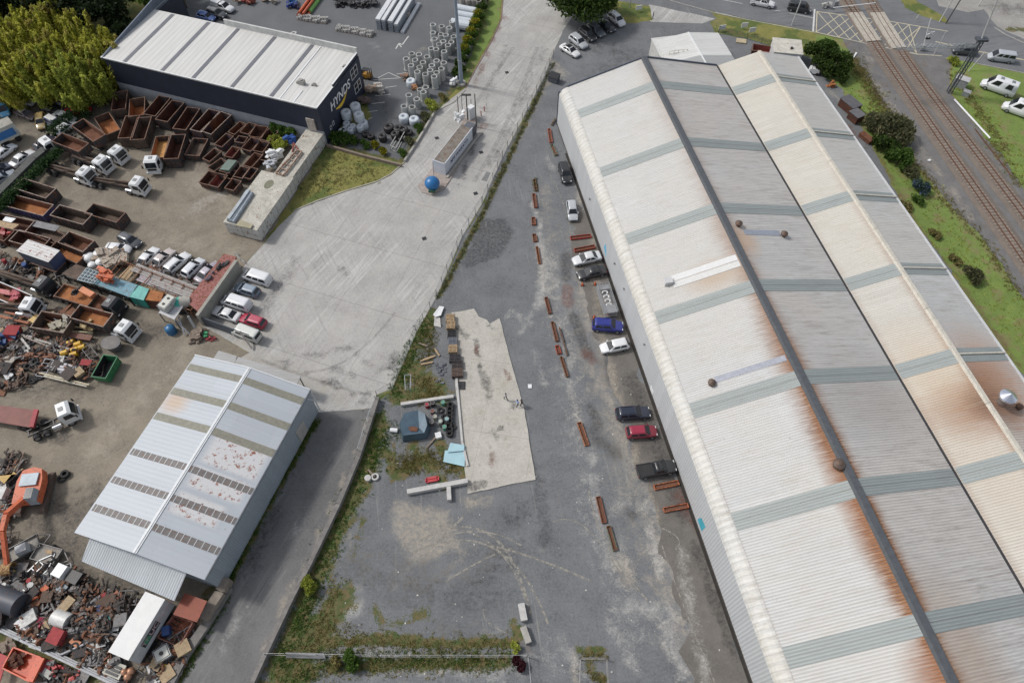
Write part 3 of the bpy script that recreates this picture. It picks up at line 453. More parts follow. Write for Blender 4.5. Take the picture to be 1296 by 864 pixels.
MB().hexa([(29, S0-.3, 0), (44.5, S0-.3, 0), (44.5, S0-.2, 0), (29, S0-.2, 0)], [(29, S0-.3, 8.1), (44.5, S0-.3, 8), (44.5, S0-.2, 8), (29, S0-.2, 8.1)]).add([(29, S0-.3, 8.1), (44.5, S0-.3, 8), (36.5, S0-.3, 10.1), (29, S0-.2, 8.1), (44.5, S0-.2, 8), (36.5, S0-.2, 10.1)], [(0, 1, 2), (3, 5, 4), (0, 2, 5, 3), (1, 4, 5, 2)]).build('gable_wall', WALLM, wh2)
MB().box(44.35, 44.45, S1, S0-.1, 0, 7.95).build('wall', WALLM, wh2)
MB().hexa([(14.25, S1, 11.78), (15.45, S1, 11.78), (15.45, S0+.1, 11.78), (14.25, S0+.1, 11.78)], [(14.45, S1, 12.14), (15.25, S1, 12.14), (15.25, S0+.1, 12.14), (14.45, S0+.1, 12.14)]).build('ridge_cap', CAPD, wh)
MB().bar((-.02, S0+.08, 7.0), (1.5, S0+.08, 7.95), .2, .3).bar((1.5, S0+.08, 7.95), (14.85, S0+.08, 11.98), .22, .3).bar((14.85, S0+.08, 11.98), (28.95, S0+.08, 8.48), .22, .3).bar((-.05, S0+.08, 7), (-.05, S0+.08, 0), .2, .2).build('barge_flashing', PM((.07, .085, .115), .6, 0, .1), wh)
MB().box(28.88, 29.2, S1, S0, 8.3, 8.44).build('valley_gutter', PM((.035, .035, .038), .8), wh)
for k in range(9):                                       # ridge cap of the second bay, in lapped lengths
    ya = S0-14.45*k; yb = max(S1, ya-14.4)
    MB().hexa([(36.12, yb, 10.2), (36.88, yb, 10.2), (36.88, ya, 10.2), (36.12, ya, 10.2)], [(36.28, yb, 10.5), (36.72, yb, 10.5), (36.72, ya, 10.5), (36.28, ya, 10.5)]).build('ridge_cap', CAPW, wh2)
MB().box(44.5, 44.85, S1, S0, 7.98, 8.22).build('gutter', PM((.55, .56, .56), .5, 0, .1, 1, 0, .3), wh2)
MB().box(-.42, -.1, S1, S0-8, .02, .05).build('drain_channel', PM((.03, .028, .025), .95), wh)
MB().box(-.1, -.03, S1, S0-.1, .1, .35).build('base_flashing', PM((.06, .05, .045), .8), wh)
for k in range(9):
    yc = -6.9-14.42*k
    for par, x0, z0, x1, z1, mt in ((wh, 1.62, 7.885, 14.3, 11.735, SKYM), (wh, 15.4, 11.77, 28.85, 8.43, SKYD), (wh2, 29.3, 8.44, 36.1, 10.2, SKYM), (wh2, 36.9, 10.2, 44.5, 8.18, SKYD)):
        for j in range(2):
            slope(par, x0, z0+.05, x1, z1+.05, mt, yc+1.04-j*1.06, yc+.02-j*1.06, .05, 'skylight_strip')
    MB().bar((36.9, yc+.1, 10.33), (44.7, yc+.1, 8.28), .22, .14).build('flashing_strip', CAPW, wh2)
def rvent(par, x, y, z, r=.46, col=(.12, .09, .075)):
    v = MB().cyl((0, 0, -.5), (0, 0, .35), r*.75, n=14).build('roof_vent', PM(col, .7, .2, .2, 3, .2), par, loc=(x, y, z))
    MB().cyl((0, 0, .35), (0, 0, .55), r*1.1, r*1.1, n=14).cyl((0, 0, .55), (0, 0, .85), r*1.1, r*.3, n=14).build('cowl', PM(sc3(col, 1.1), .65, .3, .2, 3, .15), v)
rvent(wh, 16.6, -39.2, 11.5); rvent(wh, 23.3, -41, 9.85); rvent(wh, 4.9, -61.9, 8.85); rvent(wh, 14.0, -76.1, 11.7, .62)
fl = MB().cyl((0, 0, -.5), (0, 0, 1.5), .55, .55, n=20).build('flue', PM((.5, .5, .5), .3, .8, .1, 2, .1), wh2, loc=(38.3, -71.7, 9.85))
MB().cyl((0, 0, 1.5), (0, 0, 1.75), 1.0, 1.0, n=24).cyl((0, 0, 1.75), (0, 0, 2.35), 1.0, .05, n=24).build('cowl', PM((.62, .65, .72), .22, .85, .05, 2, 0, .05), fl)
rvent(wh2, 40.6, -72.5, 9.2, .4, (.1, .06, .045))
def onslope(par, name, x0, x1, y0, y1, mt, th=.05):
    z = lambda x: (7.85+(x-1.5)*(4.05/13.35)) if x < 14.86 else (11.9-(x-14.86)*(3.5/14.09))
    MB().hexa([(x0, y0, z(x0)+.01), (x1, y0, z(x1)+.01), (x1, y1, z(x1)+.01), (x0, y1, z(x0)+.01)], [(x0, y0, z(x0)+th), (x1, y0, z(x1)+th), (x1, y1, z(x1)+th), (x0, y1, z(x0)+th)]).build(name, mt, par)
onslope(wh, 'roof_patch', 17.0, 22.9, -41.0, -40.0, PM((.33, .36, .42), .5, .2, .1, 2, 0, .3))
onslope(wh, 'roof_patch', 5.2, 14.1, -45.4, -44.4, PM((.66, .66, .65), .5, 0, .06, 2, 0, .2)); onslope(wh, 'roof_patch', 5.2, 14.1, -46.5, -45.5, PM((.62, .62, .6), .5, 0, .06, 2, 0, .3))
onslope(wh, 'roof_patch', 5.5, 14.1, -61.9, -61.1, PM((.36, .38, .43), .5, .2, .15, 2, 0, .4))
MB().box(-.55, .55, -.45, .45, -.2, .55).box(-.6, .6, -.5, .5, .5, .6).build('roof_hatch', PM((.6, .6, .6), .4, 0, .05), wh, loc=(4.6, -45.3, 8.9))
for y, z in ((-22.5, 3.4), (-37, 4.2), (-42, 4.3), (-52, 4.5)): MB().box(-.25, -.03, -.12, .12, 0, .3).build('bracket', STEEL, wh, loc=(0, y, z))
# blue painted marks on the wall
MB().add([(-.045, -33.2, 1.2), (-.045, -31.6, 2.0), (-.045, -32.2, 3.4), (-.045, -32.9, 2.3)], [(0, 1, 2, 3)]).build('painted_mark', PM((.12, .42, .62), .6), wh)
MB().add([(-.045, -77.5, 1.0), (-.045, -76.0, 1.0), (-.045, -76.3, 2.6), (-.045, -77.6, 2.9)], [(0, 1, 2, 3)]).build('painted_mark', PM((.06, .38, .48), .6), wh)
MB().box(-.06, -.03, -57.8, -56.7, .4, 1.3).build('wall_sign', WHITE, wh)
# ================================================================ OTHER BUILDINGS
# --- grey blue shed on the left
e1 = Vector((.951, -.309, 0)); RS = math.atan2(-.309, .951); O1 = Vector((-50.55, 24.74, 0)); L1 = 25.4; W1 = 17.0
def loc1(px, z=5.8):
    q = at(*px, z)-O1; return (q.x*.951-q.y*.309, q.x*.309+q.y*.951)
blu = (.385, .415, .45)
RSH = roofmat('blue grey roof sheeting', blu, sp=.55, streakdir='y0', bs=.12, rustspots=[(1.4, 18.3, 2.6, 2.2, .75, (.42, .3, .2))], patches=[(9.2, 16.9, 11.8, 16.6, 1), (9.2, 16.6, 8.6, 11.6, 1), (9.0, 15.5, 5.2, 8.2, 1)], grime=(.4, .42, .44), grimeamt=.45, lich=.7, line=.05, metal=.1)
WSH = roofmat('blue grey wall sheeting', (.33, .375, .42), sp=.3, grime=(.25, .27, .29), grimeamt=.4, line=.3, lich=.1)
shed = thing('shed', 'grey blue steel shed with dark slatted and olive strips across its roof and rusty patches', 'shed', O1, RS)
def hx(mb, x0, x1, y0, y1, zf, th=.1):
    return mb.hexa([(x0, y0, zf(x0)-th), (x1, y0, zf(x1)-th), (x1, y1, zf(x1)-th), (x0, y1, zf(x0)-th)], [(x0, y0, zf(x0)), (x1, y0, zf(x1)), (x1, y1, zf(x1)), (x0, y1, zf(x0))])
z1 = lambda x: 5.8+1.15*(1-abs(x-8.6)/8.5)
hx(MB(), -.15, 8.6, 0, L1, z1).build('roof', RSH, shed); hx(MB(), 8.601, W1+.1, 0, L1, z1).build('roof', RSH, shed)
MB().box(8.35, 8.85, 0, L1, 6.88, 7.0).box(8.53, 8.67, -.02, L1, 7.0, 7.07).build('ridge_cap', PM((.66, .68, .69), .5, 0, .1, 2, 0, .2), shed)
MB().box(16.85, 16.95, .2, L1-.2, 0, 5.6).build('wall', WSH, shed); MB().box(.1, .2, .2, L1-.2, 0, 5.6).build('wall', WSH, shed)
for y in (.25, L1-.3):
    MB().add([(.2, y, 0), (16.85, y, 0), (16.85, y, 5.65), (8.6, y, 6.75), (.2, y, 5.65)], [(0, 1, 2, 3, 4)]).build('gable_wall', WSH, shed)
OLV = PM((.215, .21, .165), .6, 0, .25, 3, 0, .3, 'olive translucent sheet'); SLT = PM((.15, .14, .135), .6, 0, .25, 2, .1, .3, 'dark strip')
WTRIM = PM((.62, .64, .66), .5, 0, .05)
for i, px in enumerate([(239, 464), (219, 494.5), (198, 526)]):
    y = loc1(px)[1]
    for x0, x1 in ((0, 8.3), (8.9, 17.05)): hx(MB(), x0, x1, y-.5, y+.5, lambda x: z1(x)+.03, .02).build('skylight_strip', OLV, shed)
for i, px in enumerate([(167, 571), (142, 606), (117, 641)]):
    y = loc1(px)[1]
    for x0, x1 in ((.1, 8.3), (8.9, 17.0)):
        v = hx(MB(), x0, x1, y-.42, y+.42, lambda x: z1(x)+.03, .02).build('vent_strip', SLT, shed); mb = MB()
        for k in range(10):
            x = x0+(x1-x0)*(k+.5+.08*R.uniform(-1, 1))/10; hx(mb, x-.03, x+.03, y-.44, y+.44, lambda x: z1(x)+.05, .02)
        mb.build('divider_set', WTRIM, v, kind='stuff')
MB().bar((-.15, L1+.03, 5.85), (8.6, L1+.03, 7.0), .14).bar((8.6, L1+.03, 7.0), (W1+.1, L1+.03, 5.85), .14).build('barge_board', WTRIM, shed)
MB().bar((W1+.05, L1, 5.7), (W1+.05, L1, .2), .14).bar((W1+.3, L1-1.2, 5.5), (W1+.2, L1+.6, 1.5), .08).build('downpipe', WTRIM, shed)
MB().box(16.96, 17.02, 20.2, 22.1, .3, 3.2).build('door', PM((.42, .4, .37), .7), shed)
MB().box(W1+.05, W1+.2, 0, L1, 5.55, 5.75).build('gutter', PM((.16, .18, .2), .6), shed)
p = [loc1(q, 4.2) for q in ((118, 684), (101.7, 709), (219.5, 759.5), (234.6, 727))]
lt = MB().hexa([(p[1][0], p[1][1], 3.85), (p[2][0], p[2][1], 3.85), (p[3][0]+.3, .6, 4.75), (p[0][0]-.3, .6, 4.75)], [(p[1][0], p[1][1], 3.95), (p[2][0], p[2][1], 3.95), (p[3][0]+.3, .6, 4.85), (p[0][0]-.3, .6, 4.85)])
LTM = roofmat('lean-to roof sheeting', (.42, .45, .475), sp=.3, streakdir='y', grime=(.3, .31, .32), grimeamt=.5, lich=1, line=.25)
lt.build('lean_to_roof', LTM, shed)
for k in range(4):
    x = p[1][0]+.3+(p[2][0]-p[1][0]-.6)*k/3; MB().box(x-.08, x+.08, p[1][1]+.2, p[1][1]+.36, 0, 3.85).build('post', STEEL, shed)
annex = thing('canopy', 'low pale grey flat canopy against the far end of the grey blue shed', 'canopy', (0, 0, 0))
for a_, b_, c_, d_ in (((277, 444), (300, 451), (296, 466), (268, 458)), ((302, 452), (381, 476), (376, 488), (295, 463))):
    q = [at(*v, 3.5) for v in (a_, b_, c_, d_)]; MB().slab(q[::-1], .12).build('roof', roofmat('annex sheeting', (.4, .4, .4), sp=.3, grimeamt=.6, lich=.6, line=.25), annex)
for px in ((279, 447), (380, 479), (300, 452)):
    q = at(*px, 3.1); MB().box(q.x-.07, q.x+.07, q.y-.07, q.y+.07, 0, 3.1).build('post', STEEL, annex)

# --- navy warehouse with the painted sign
OH = at(130, 73, 8); RH = math.atan2(-.325, .946); LH, DH = 43.75, 15.9
def loch(px, z=8):
    q = at(*px, z)-OH; c, s_ = math.cos(RH), math.sin(RH); return (q.x*c+q.y*s_, -q.x*s_+q.y*c)
NAVY = PM((.026, .032, .056), .6, 0, .15, .6, 0, .12, 'navy wall panel')
navy = thing('warehouse', 'navy blue walled warehouse with pale flat roof and dark roof strips', 'warehouse', (OH.x, OH.y, 0), RH)
RH_M = roofmat('off white roof sheeting', (.6, .595, .565), sp=.5, streakdir='y0', grime=(.48, .46, .42), grimeamt=.3, lich=.12, line=.05)
def ribroof(): 
    t = NT('ribbed white roof'); ob = t.obj(); X, Y, Z = t.sep(ob)[:3]; ph = t.M('FRACT', t.M('DIVIDE', X, 1.0))
    n_ = t.noise(t.vs(ob, (2, .1, 1)), 1, 4, .7); c = t.mix(t.mr(n_, .35, .65), (.52, .515, .495), (.62, .615, .59)); c = t.mix(t.mr(t.M('ABSOLUTE', t.M('SUBTRACT', ph, .5)), .3, .5, 0, .45), c, (.4, .395, .38))
    c = t.mix(t.mr(t.noise(ob, 3, 4, .7), .62, .7, 0, .25), c, (.3, .28, .25)); return t.fin(c, .6)
MB().hexa([(0, 0, 7.7), (LH, 0, 7.7), (LH, DH, 8.0), (0, DH, 8.0)], [(0, 0, 7.95), (LH, 0, 7.95), (LH, DH, 8.25), (0, DH, 8.25)]).build('roof', ribroof(), navy)
DSTR = PM((.14, .145, .165), .5, 0, .15)
for px in ((156, 79.5), (204, 90.5), (243, 100), (292, 111.5), (342, 123)):
    x = loch(px)[0]; MB().hexa([(x-.38, .1, 7.96), (x+.38, .1, 7.96), (x+.38, DH-.3, 8.26), (x-.38, DH-.3, 8.26)], [(x-.38, .1, 7.99), (x+.38, .1, 7.99), (x+.38, DH-.3, 8.29), (x-.38, DH-.3, 8.29)]).build('skylight_strip', DSTR, navy)
for px, y1 in (((353, 125.5), DH-.3), ((371, 129.5), 3.4)):
    x = loch(px)[0]; MB().hexa([(x-.12, .1, 7.96), (x+.12, .1, 7.96), (x+.12, y1, 8.0+y1*.019), (x-.12, y1, 8.0+y1*.019)], [(x-.12, .1, 8.02), (x+.12, .1, 8.02), (x+.12, y1, 8.05+y1*.019), (x-.12, y1, 8.05+y1*.019)]).build('roof_pipe', WHITE, navy)
MB().box(0, LH, .02, .15, 2.9, 7.6).build('wall', NAVY, navy)
MB().box(0, LH, .0, .14, 0, 2.896).build('wall_base', PM((.3, .32, .35), .8, 0, .15), navy, label='pale grey lower wall band')
MB().box(8.2, 9.3, -.03, -.001, 0, 5.2).build('wall_pier', NAVY, navy)
MB().box(LH-.2, LH, .16, DH+.1, 0, 7.62).build('wall', NAVY, navy); MB().box(0, .2, .16, DH, 0, 7.62).build('wall', NAVY, navy); MB().box(.2, LH-.2, DH, DH+.15, 0, 8).build('wall', NAVY, navy)
MB().box(16, LH, DH-.15, DH+.16, 8.2, 9.4).build('parapet', PM((.57, .57, .55), .7), navy)
MB().box(LH-.15, LH+.02, 6.0, DH-.16, 7.9, 8.5).box(LH-.15, LH+.02, 0, 5.9, 7.65, 8.02).build('parapet_coping', NAVY, navy)
MB().box(LH-.25, LH+.05, 6.0, DH, 8.501, 8.56).box(LH-.2, LH+.05, -.05, 6, 8.03, 8.08).box(0, LH-.2, -.1, .1, 7.96, 8.06).build('flashing', WHITE, navy)
MB().hexa([(-.3, -.2, 7.6), (-.05, -.2, 7.6), (-.05, DH+8, 7.6), (-.3, DH+8, 7.6)], [(-.3, -.2, 8.1), (-.05, -.2, 8.1), (-.05, DH+8, 10.5), (-.3, DH+8, 10.5)]).build('side_parapet', PM((.12, .15, .2), .6), navy)
MB().box(-.3, -.05, DH+.2, DH+8, 0, 7.6).build('side_parapet', NAVY, navy)
MB().box(-.32, -.03, -.22, DH+8, 8.1, 8.14).build('coping', WHITE, navy); bpy.data.objects.remove(navy.children[-1])
# pale pillar on the front wall
x = loch((397, 140), 7)[0]; MB().box(LH-2.9, LH-1.3, -.25, -.001, 2.9, 5.3).build('painted_pillar', PM((.42, .38, .34), .8, 0, .2, 2, .1), navy)
# sign lettering on the end wall
def text_mesh(name, txt, size, mtl, par, M4, shear=0, ext=.01, label=None):
    cu = bpy.data.curves.new('lettering', 'FONT'); cu.body = txt; cu.size = size; cu.shear = shear; cu.extrude = ext; cu.offset = .012*size; cu.align_x = 'CENTER'; cu.align_y = 'CENTER'
    ob = bpy.data.objects.new('tmp', cu); COL.objects.link(ob); bpy.context.view_layer.update()
    me = bpy.data.meshes.new_from_object(ob.evaluated_get(bpy.context.evaluated_depsgraph_get())); bpy.data.objects.remove(ob)
    me.transform(M4); me.materials.clear(); me.materials.append(mtl); o = bpy.data.objects.new(name, me); COL.objects.link(o)
    if par: o.parent = par
    if label: tag(o, label)
    return o
LET = PM((.8, .8, .8), .5, 0, .02, 1, 0, 0, 'sign white')
MW = Matrix(((0, 0, 1, LH+.02), (1, 0, 0, 7.4), (0, 1, 0, 5.2), (0, 0, 0, 1)))   # text x -> wall y, text y -> z
text_mesh('sign_lettering', 'HYNDS', 2.3, LET, navy, MW, .22)
mb = MB(); pts = []
for i in range(15):
    u = i/14; y = 5.2+4.9*u; z = 3.95+.9*u-.9*math.sin(math.pi*u)*.9; th = .32*math.sin(math.pi*min(1, .08+u*.9))+.03; pts.append((y, z, th))
for a_, b_ in zip(pts, pts[1:]): mb.add([(LH+.03, a_[0], a_[1]-a_[2]), (LH+.03, b_[0], b_[1]-b_[2]), (LH+.03, b_[0], b_[1]+b_[2]), (LH+.03, a_[0], a_[1]+a_[2])], [(0, 1, 2, 3)])
mb.build('sign_swoosh', PM((.75, .5, .05), .5, 0, .02, 1, 0, 0, 'sign yellow'), navy)
for y0, z0 in ((12.2, 5.0), (12.4, 1.9)):
    f = MB(); 
    for yy_ in (y0, y0+1.25, y0+2.4): f.box(LH, LH+.05, yy_-.05, yy_+.05, z0, z0+2.0)
    for zz in (z0, z0+1.0, z0+1.95): f.box(LH, LH+.045, y0, y0+2.4, zz, zz+.08)
    fo = f.build('window', WHITE, navy); MB().box(LH+.005, LH+.02, y0+.05, y0+2.35, z0+.05, z0+1.95).build('pane', GLASS, fo)
for y0, z0 in ((2.0, 1.7), (3.0, 1.9)):
    f = MB().box(LH, LH+.05, y0, y0+.6, z0, z0+.07).box(LH, LH+.05, y0, y0+.6, z0+.7, z0+.77).box(LH, LH+.05, y0, y0+.07, z0, z0+.77).box(LH, LH+.05, y0+.55, y0+.62, z0, z0+.77).build('window', WHITE, navy)
    MB().box(LH+.005, LH+.02, y0+.05, y0+.57, z0+.05, z0+.72).build('pane', GLASS, f)
def aircon(mb, x, y, z, s=1):
    mb.box(x-.5*s, x+.5*s, y-.35*s, y+.35*s, z, z+.7*s); mb.cyl((x, y, z+.7*s), (x, y, z+.85*s), .28*s, n=12); mb.box(x-.9*s, x-.6*s, y-.3, y+.3, z, z+.35*s)
for px, s_ in (((382, 105), 1.1), ((398, 107), .6), ((437, 84), .6)):
    q = loch(px, 8.3); mb = MB(); aircon(mb, q[0], q[1], 8.1, s_); mb.build('air_conditioner', PM((.36, .35, .33), .6, .2), navy)

# --- white panel storage blocks by the grass patch
def boxbuilding(name, label, cat, corner_px, zz, ux, lx, ly, mt, roofm, parts=True):
    pass
OC = at(325, 292, 2.6); CW = PM((.5, .5, .475), .75, 0, .12, .8, .08, .35, 'white steel panel'); CR = PM((.5, .48, .42), .85, 0, .25, .7, .03, .6, 'dirty cream roof')
rzc = math.atan2(.952, .305)
stor = thing('storage_block', 'long white panelled storage block with grimy cream flat roof beside the grass patch', 'storage block', (OC.x, OC.y, 0), rzc)
def stblock(x0, x1, y0, y1, z):
    b = MB().box(x0, x1, y0, y1, .15, z); b.build('wall', CW, stor); MB().box(x0-.04, x1+.04, y0-.04, y1+.04, z+.001, z+.09).build('roof', CR, stor)
    r = MB(); k = x0+1.2
    while k < x1-.3: r.box(k-.02, k+.02, y0-.03, y0-.005, .2, z-.05); k += 1.2
    r.build('panel_joint', PM((.25, .25, .24), .8), stor)
stblock(0, 12.4, 0, 6.0, 2.6); stblock(12.45, 25.2, .3, 3.7, 2.5)
MB().box(.02, 12.3, .3, 5.7, 0, .15).box(12.5, 25, .5, 3.5, 0, .15).build('base', BLACKM, stor)
MB().box(-.05, -.005, .1, 5.9, 1.3, 1.34).box(-.045, -.005, 2.98, 3.02, .2, 2.5).build('door_joint', PM((.3, .3, .29), .8), stor)
MB().prism([(9.8+1.1*math.cos(a), 3.2+.75*math.sin(a)) for a in [i*.52 for i in range(12)]], 2.695, 2.7).build('stain_patch', PM((.2, .2, .14), .9, 0, .3, 3), stor)
# --- white utility buildings behind the big warehouse
OFF = roofmat('white office roof', (.62, .62, .6), sp=.5, grimeamt=.35, lich=.1, line=.2); OFG = roofmat('grey office roof', (.36, .37, .37), sp=.5, grimeamt=.6, lich=.3, line=.2)
ofc = thing('office', 'small white gabled building showing behind the far end of the big warehouse', 'building', A0, RZ)
def offpt(px, z): 
    q = at(*px, z)-A0; u = UD; v = Vector((u.y, -u.x, 0)); return (q.x*v.x+q.y*v.y, q.x*u.x+q.y*u.y)
a1 = offpt((871, 41), 4.6); a2 = offpt((833, 50), 3.6); a3 = offpt((906, 48), 3.6)
y1 = a1[1]; xr = a1[0]; xl, xrt = xr-6.5, xr+6.5; y0 = y1-12.5; ym = y1-7.5
zf = lambda x: 4.6-.14*abs(x-xr)
for (xa, xb) in ((xl, xr), (xr+.001, xrt)):
    hx(MB(), xa, xb, ym, y1, zf).build('roof', OFF, ofc); hx(MB(), xa, xb, y0, ym-.001, zf).build('roof', OFG, ofc)
MB().box(xr-.14, xr+.14, y0, y1, 4.6, 4.68).build('ridge_cap', WHITE, ofc)
MB().box(xl+.1, xrt-.1, y0+.1, y1-.1, 0, 3.6).build('wall', PM((.5, .5, .48), .8), ofc)
sb = thing('annex', 'white flat roofed annex with handrail beside the small gabled building', 'building', A0, RZ)
b1 = offpt((829, 58), 3.4); b2 = offpt((853, 45), 3.4)
MB().box(b1[0], b1[0]+5.5, b1[1]-5, b1[1]+2.2, 0, 3.4).build('wall', PM((.5, .5, .48), .8), sb); MB().box(b1[0]-.1, b1[0]+5.6, b1[1]-5.1, b1[1]+2.3, 3.401, 3.55).build('roof', OFF, sb)
rl = MB()
for k in range(5): rl.bar((b1[0]+1.5+k*.9, b1[1]-4, 3.55), (b1[0]+1.5+k*.9, b1[1]-4, 4.6), .06)
rl.bar((b1[0]+1.5, b1[1]-4, 4.6), (b1[0]+5.1, b1[1]-4, 4.6), .06).bar((b1[0]+1.5, b1[1]-4, 4.1), (b1[0]+5.1, b1[1]-4, 4.1), .05); rl.build('handrail', PM((.45, .4, .3), .6), sb)
# --- little white flat roofed cabin by the verge
cq = at(980, 66, 2.8); cb = thing('cabin', 'little white cabin with stained flat roof and two dark openings beside the shrubs', 'cabin', (cq.x, cq.y, 0), math.radians(-9))
MB().box(0, 5.4, 0, 4.6, 0, 2.75).build('wall', PM((.5, .51, .52), .7, 0, .1, 1, 0, .2), cb); MB().box(-.15, 5.55, -.15, 4.75, 2.751, 2.9).build('roof', PM((.55, .53, .47), .8, 0, .15, 1, .03, .3), cb)
MB().box(.5, 1.4, -.04, -.002, .3, 2.3).build('door', GLASS, cb); MB().box(3.0, 4.4, -.04, -.002, 1.1, 2.2).build('window', GLASS, cb); MB().cyl((3.4, 1.5, 2.9), (3.4, 1.5, 3.15), .28, n=12).build('roof_vent', BLACKM, cb)

# --- walls and fences
def wallpx(pts, w, h, m, name, label, cat, group=None, cap=None, z=0):
    mb = MB(); P = [at(*p) for p in pts]
    for a, b in zip(P, P[1:]):
        d = (b-a).normalized()*.02; mb.bar(a-d+Vector((0, 0, z+h/2)), b+d+Vector((0, 0, z+h/2)), w, h)
    o = mb.build(name, m); tag(o, label, cat, group)
    return o
WC = PM((.21, .2, .19), .9, 0, .3, 1.5, 0, .5, 'weathered concrete wall')
wallpx([(479, 506), (455, 580), (430, 640), (393, 717), (372, 757), (338, 829), (322, 864), (300, 915)], .55, .9, WC, 'retaining_wall', 'long weathered low concrete wall between the lane and the weedy yard', 'wall')
wallpx([(291, 744), (262, 792), (236, 830), (218, 864), (200, 900)], 1.0, .7, WC, 'block_wall', 'thick low grey block wall between the scrap yard and the lane', 'wall')
wallpx([(290, 735), (284, 752), (262, 786)], 1.1, 1.6, PM((.27, .23, .19), .9, 0, .3), 'block_wall', 'short taller brown block wall at the corner of the grey blue shed', 'wall')
wb = wallpx([(306, 343), (258, 412)], .5, 2.7, PM((.33, .32, .28), .9, 0, .15, 1.2, 0, .4), 'block_wall', 'tall pale concrete wall behind the parked vans', 'wall')
wallpx([(256, 409), (283, 419), (320, 433)], .12, 2.0, PM((.085, .1, .12), .7, 0, .2), 'sheet_fence', 'dark sheet metal fence panel in front of the old white van', 'fence')
wallpx([(414, 186), (460, 199), (508, 211)], .35, .6, WOODG, 'low_fence', 'low weathered timber retaining edge above the dry grass patch', 'fence')
wallpx([(573, 397), (577, 470), (585, 560), (592, 590)], .3, .35, CONCP, 'kerb_wall', 'pale low kerb wall along the left side of the concrete slab', 'wall')
wallpx([(508, 513), (574, 503)], .45, .55, CONCP, 'kerb_wall', 'pale concrete beam wall above the blue dented tank', 'wall')
wallpx([(516, 624), (592, 610)], .6, .7, CONCP, 'concrete_beam', 'long pale concrete beam joining the foot of the slab', 'beam')
wallpx([(568, 614), (569, 634)], .55, .65, CONCP, 'concrete_beam', 'short pale concrete stub at right angles under the long beam', 'beam')
wallpx([(659.5, 765), (663.5, 786)], .75, .8, CONCP, 'concrete_block', 'upper of two pale concrete barrier blocks by the lower fence', 'barrier')
wallpx([(662, 794), (669, 814)], .7, .75, CONC, 'concrete_block', 'lower tilted of two concrete barrier blocks by the dark red bush', 'barrier')
def fence(pts, h, step, label, mtl=GALV, name='wire_fence', rails=2, post=.07, mesh=True):
    f = thing(name, label, 'fence', at(*pts[0])); o = at(*pts[0]); P = [at(*p)-o for p in pts]; rl = MB(); po = MB()
    for a, b in zip(P, P[1:]):
        L = (b-a).length; n = max(1, round(L/step))
        for k in range(n+1):
            q = a+(b-a)*k/n; po.cyl(q, q+Vector((0, 0, h)), post/2+.01, n=6)
        for k in range(rails): rl.bar(a+Vector((0, 0, h-.05-k*(h-.2)/max(1, rails-1))), b+Vector((0, 0, h-.05-k*(h-.2)/max(1, rails-1))), .035)
        if mesh:
            for k in range(1, 7): rl.bar(a+Vector((0, 0, h*k/7)), b+Vector((0, 0, h*k/7)), .012)
    po.build('post', mtl, f); tag(f.children[-1], kind='stuff'); rl.build('rail', mtl, f); return f
fence([(478, 503), (496, 493), (527, 421), (553, 376), (585, 300), (610, 259)], 1.9, 2.6, 'tall wire fence between the concrete drive and the weedy ground, lower stretch', PM((.16, .18, .18), .6, .2))
fence([(611, 257), (636, 200), (655, 165), (679, 117), (700, 72)], 1.7, 2.8, 'wire fence between the concrete drive and the asphalt yard, upper stretch', PM((.16, .17, .16), .6, .2))
fence([(455, 574), (476, 508)], 1.8, 2.4, 'short wire fence standing on the low concrete wall at the head of the lane', GALV)
fence([(338, 829), (364, 829), (480, 831), (560, 831), (668, 831), (672, 866), (674, 900)], 1.4, 3.0, 'pale metal rail fence crossing the weeds near the bottom edge', PM((.42, .42, .42), .6, .3), 'rail_fence', 2, .09, False)
mb = MB(); q = at(365, 828, 1.2); mb.hexa([at(362, 832, .2), at(412, 833, .2), at(412, 832, .25), at(362, 831, .25)], [at(362, 826, .9), at(410, 827, .6), at(410, 826, .65), at(362, 825, .95)]); mb.build('fence_sheet', PM((.36, .36, .36), .6, .3), label='bent grey metal sheet hanging on the rail fence', cat='metal sheet')
fence([(733, 870), (734, 834), (767, 834), (769, 870)], 1.1, 2.0, 'small pale railed pen around a weedy square at the bottom edge', PM((.45, .42, .4), .6, .2), 'railed_pen', 2, .09, False)
fence([(311, 334), (299, 324), (302, 322)], .6, 1.5, 'short leftover railing at the end of the tall pale wall', GALV, 'railing')
fence([(905, 40), (945, 50), (1000, 66)], 1.3, 3, 'thin green wire fence along the verge behind the white building', PM((.08, .14, .1), .6), 'wire_fence')
mb = MB()
for k in range(3): mb.bar(at(0, 792+k*3, .5+.25*k)+Vector((-4, 1.5, 0)), at(180, 877+k*3, .5+.25*k), .22, .16)
mb.build('guard_rail', PM((.3, .31, .33), .6, .4, .25, 1.5, 0, .4), label='long grey steel guard rail cutting across the bottom corner of the scrap yard', cat='guard rail')
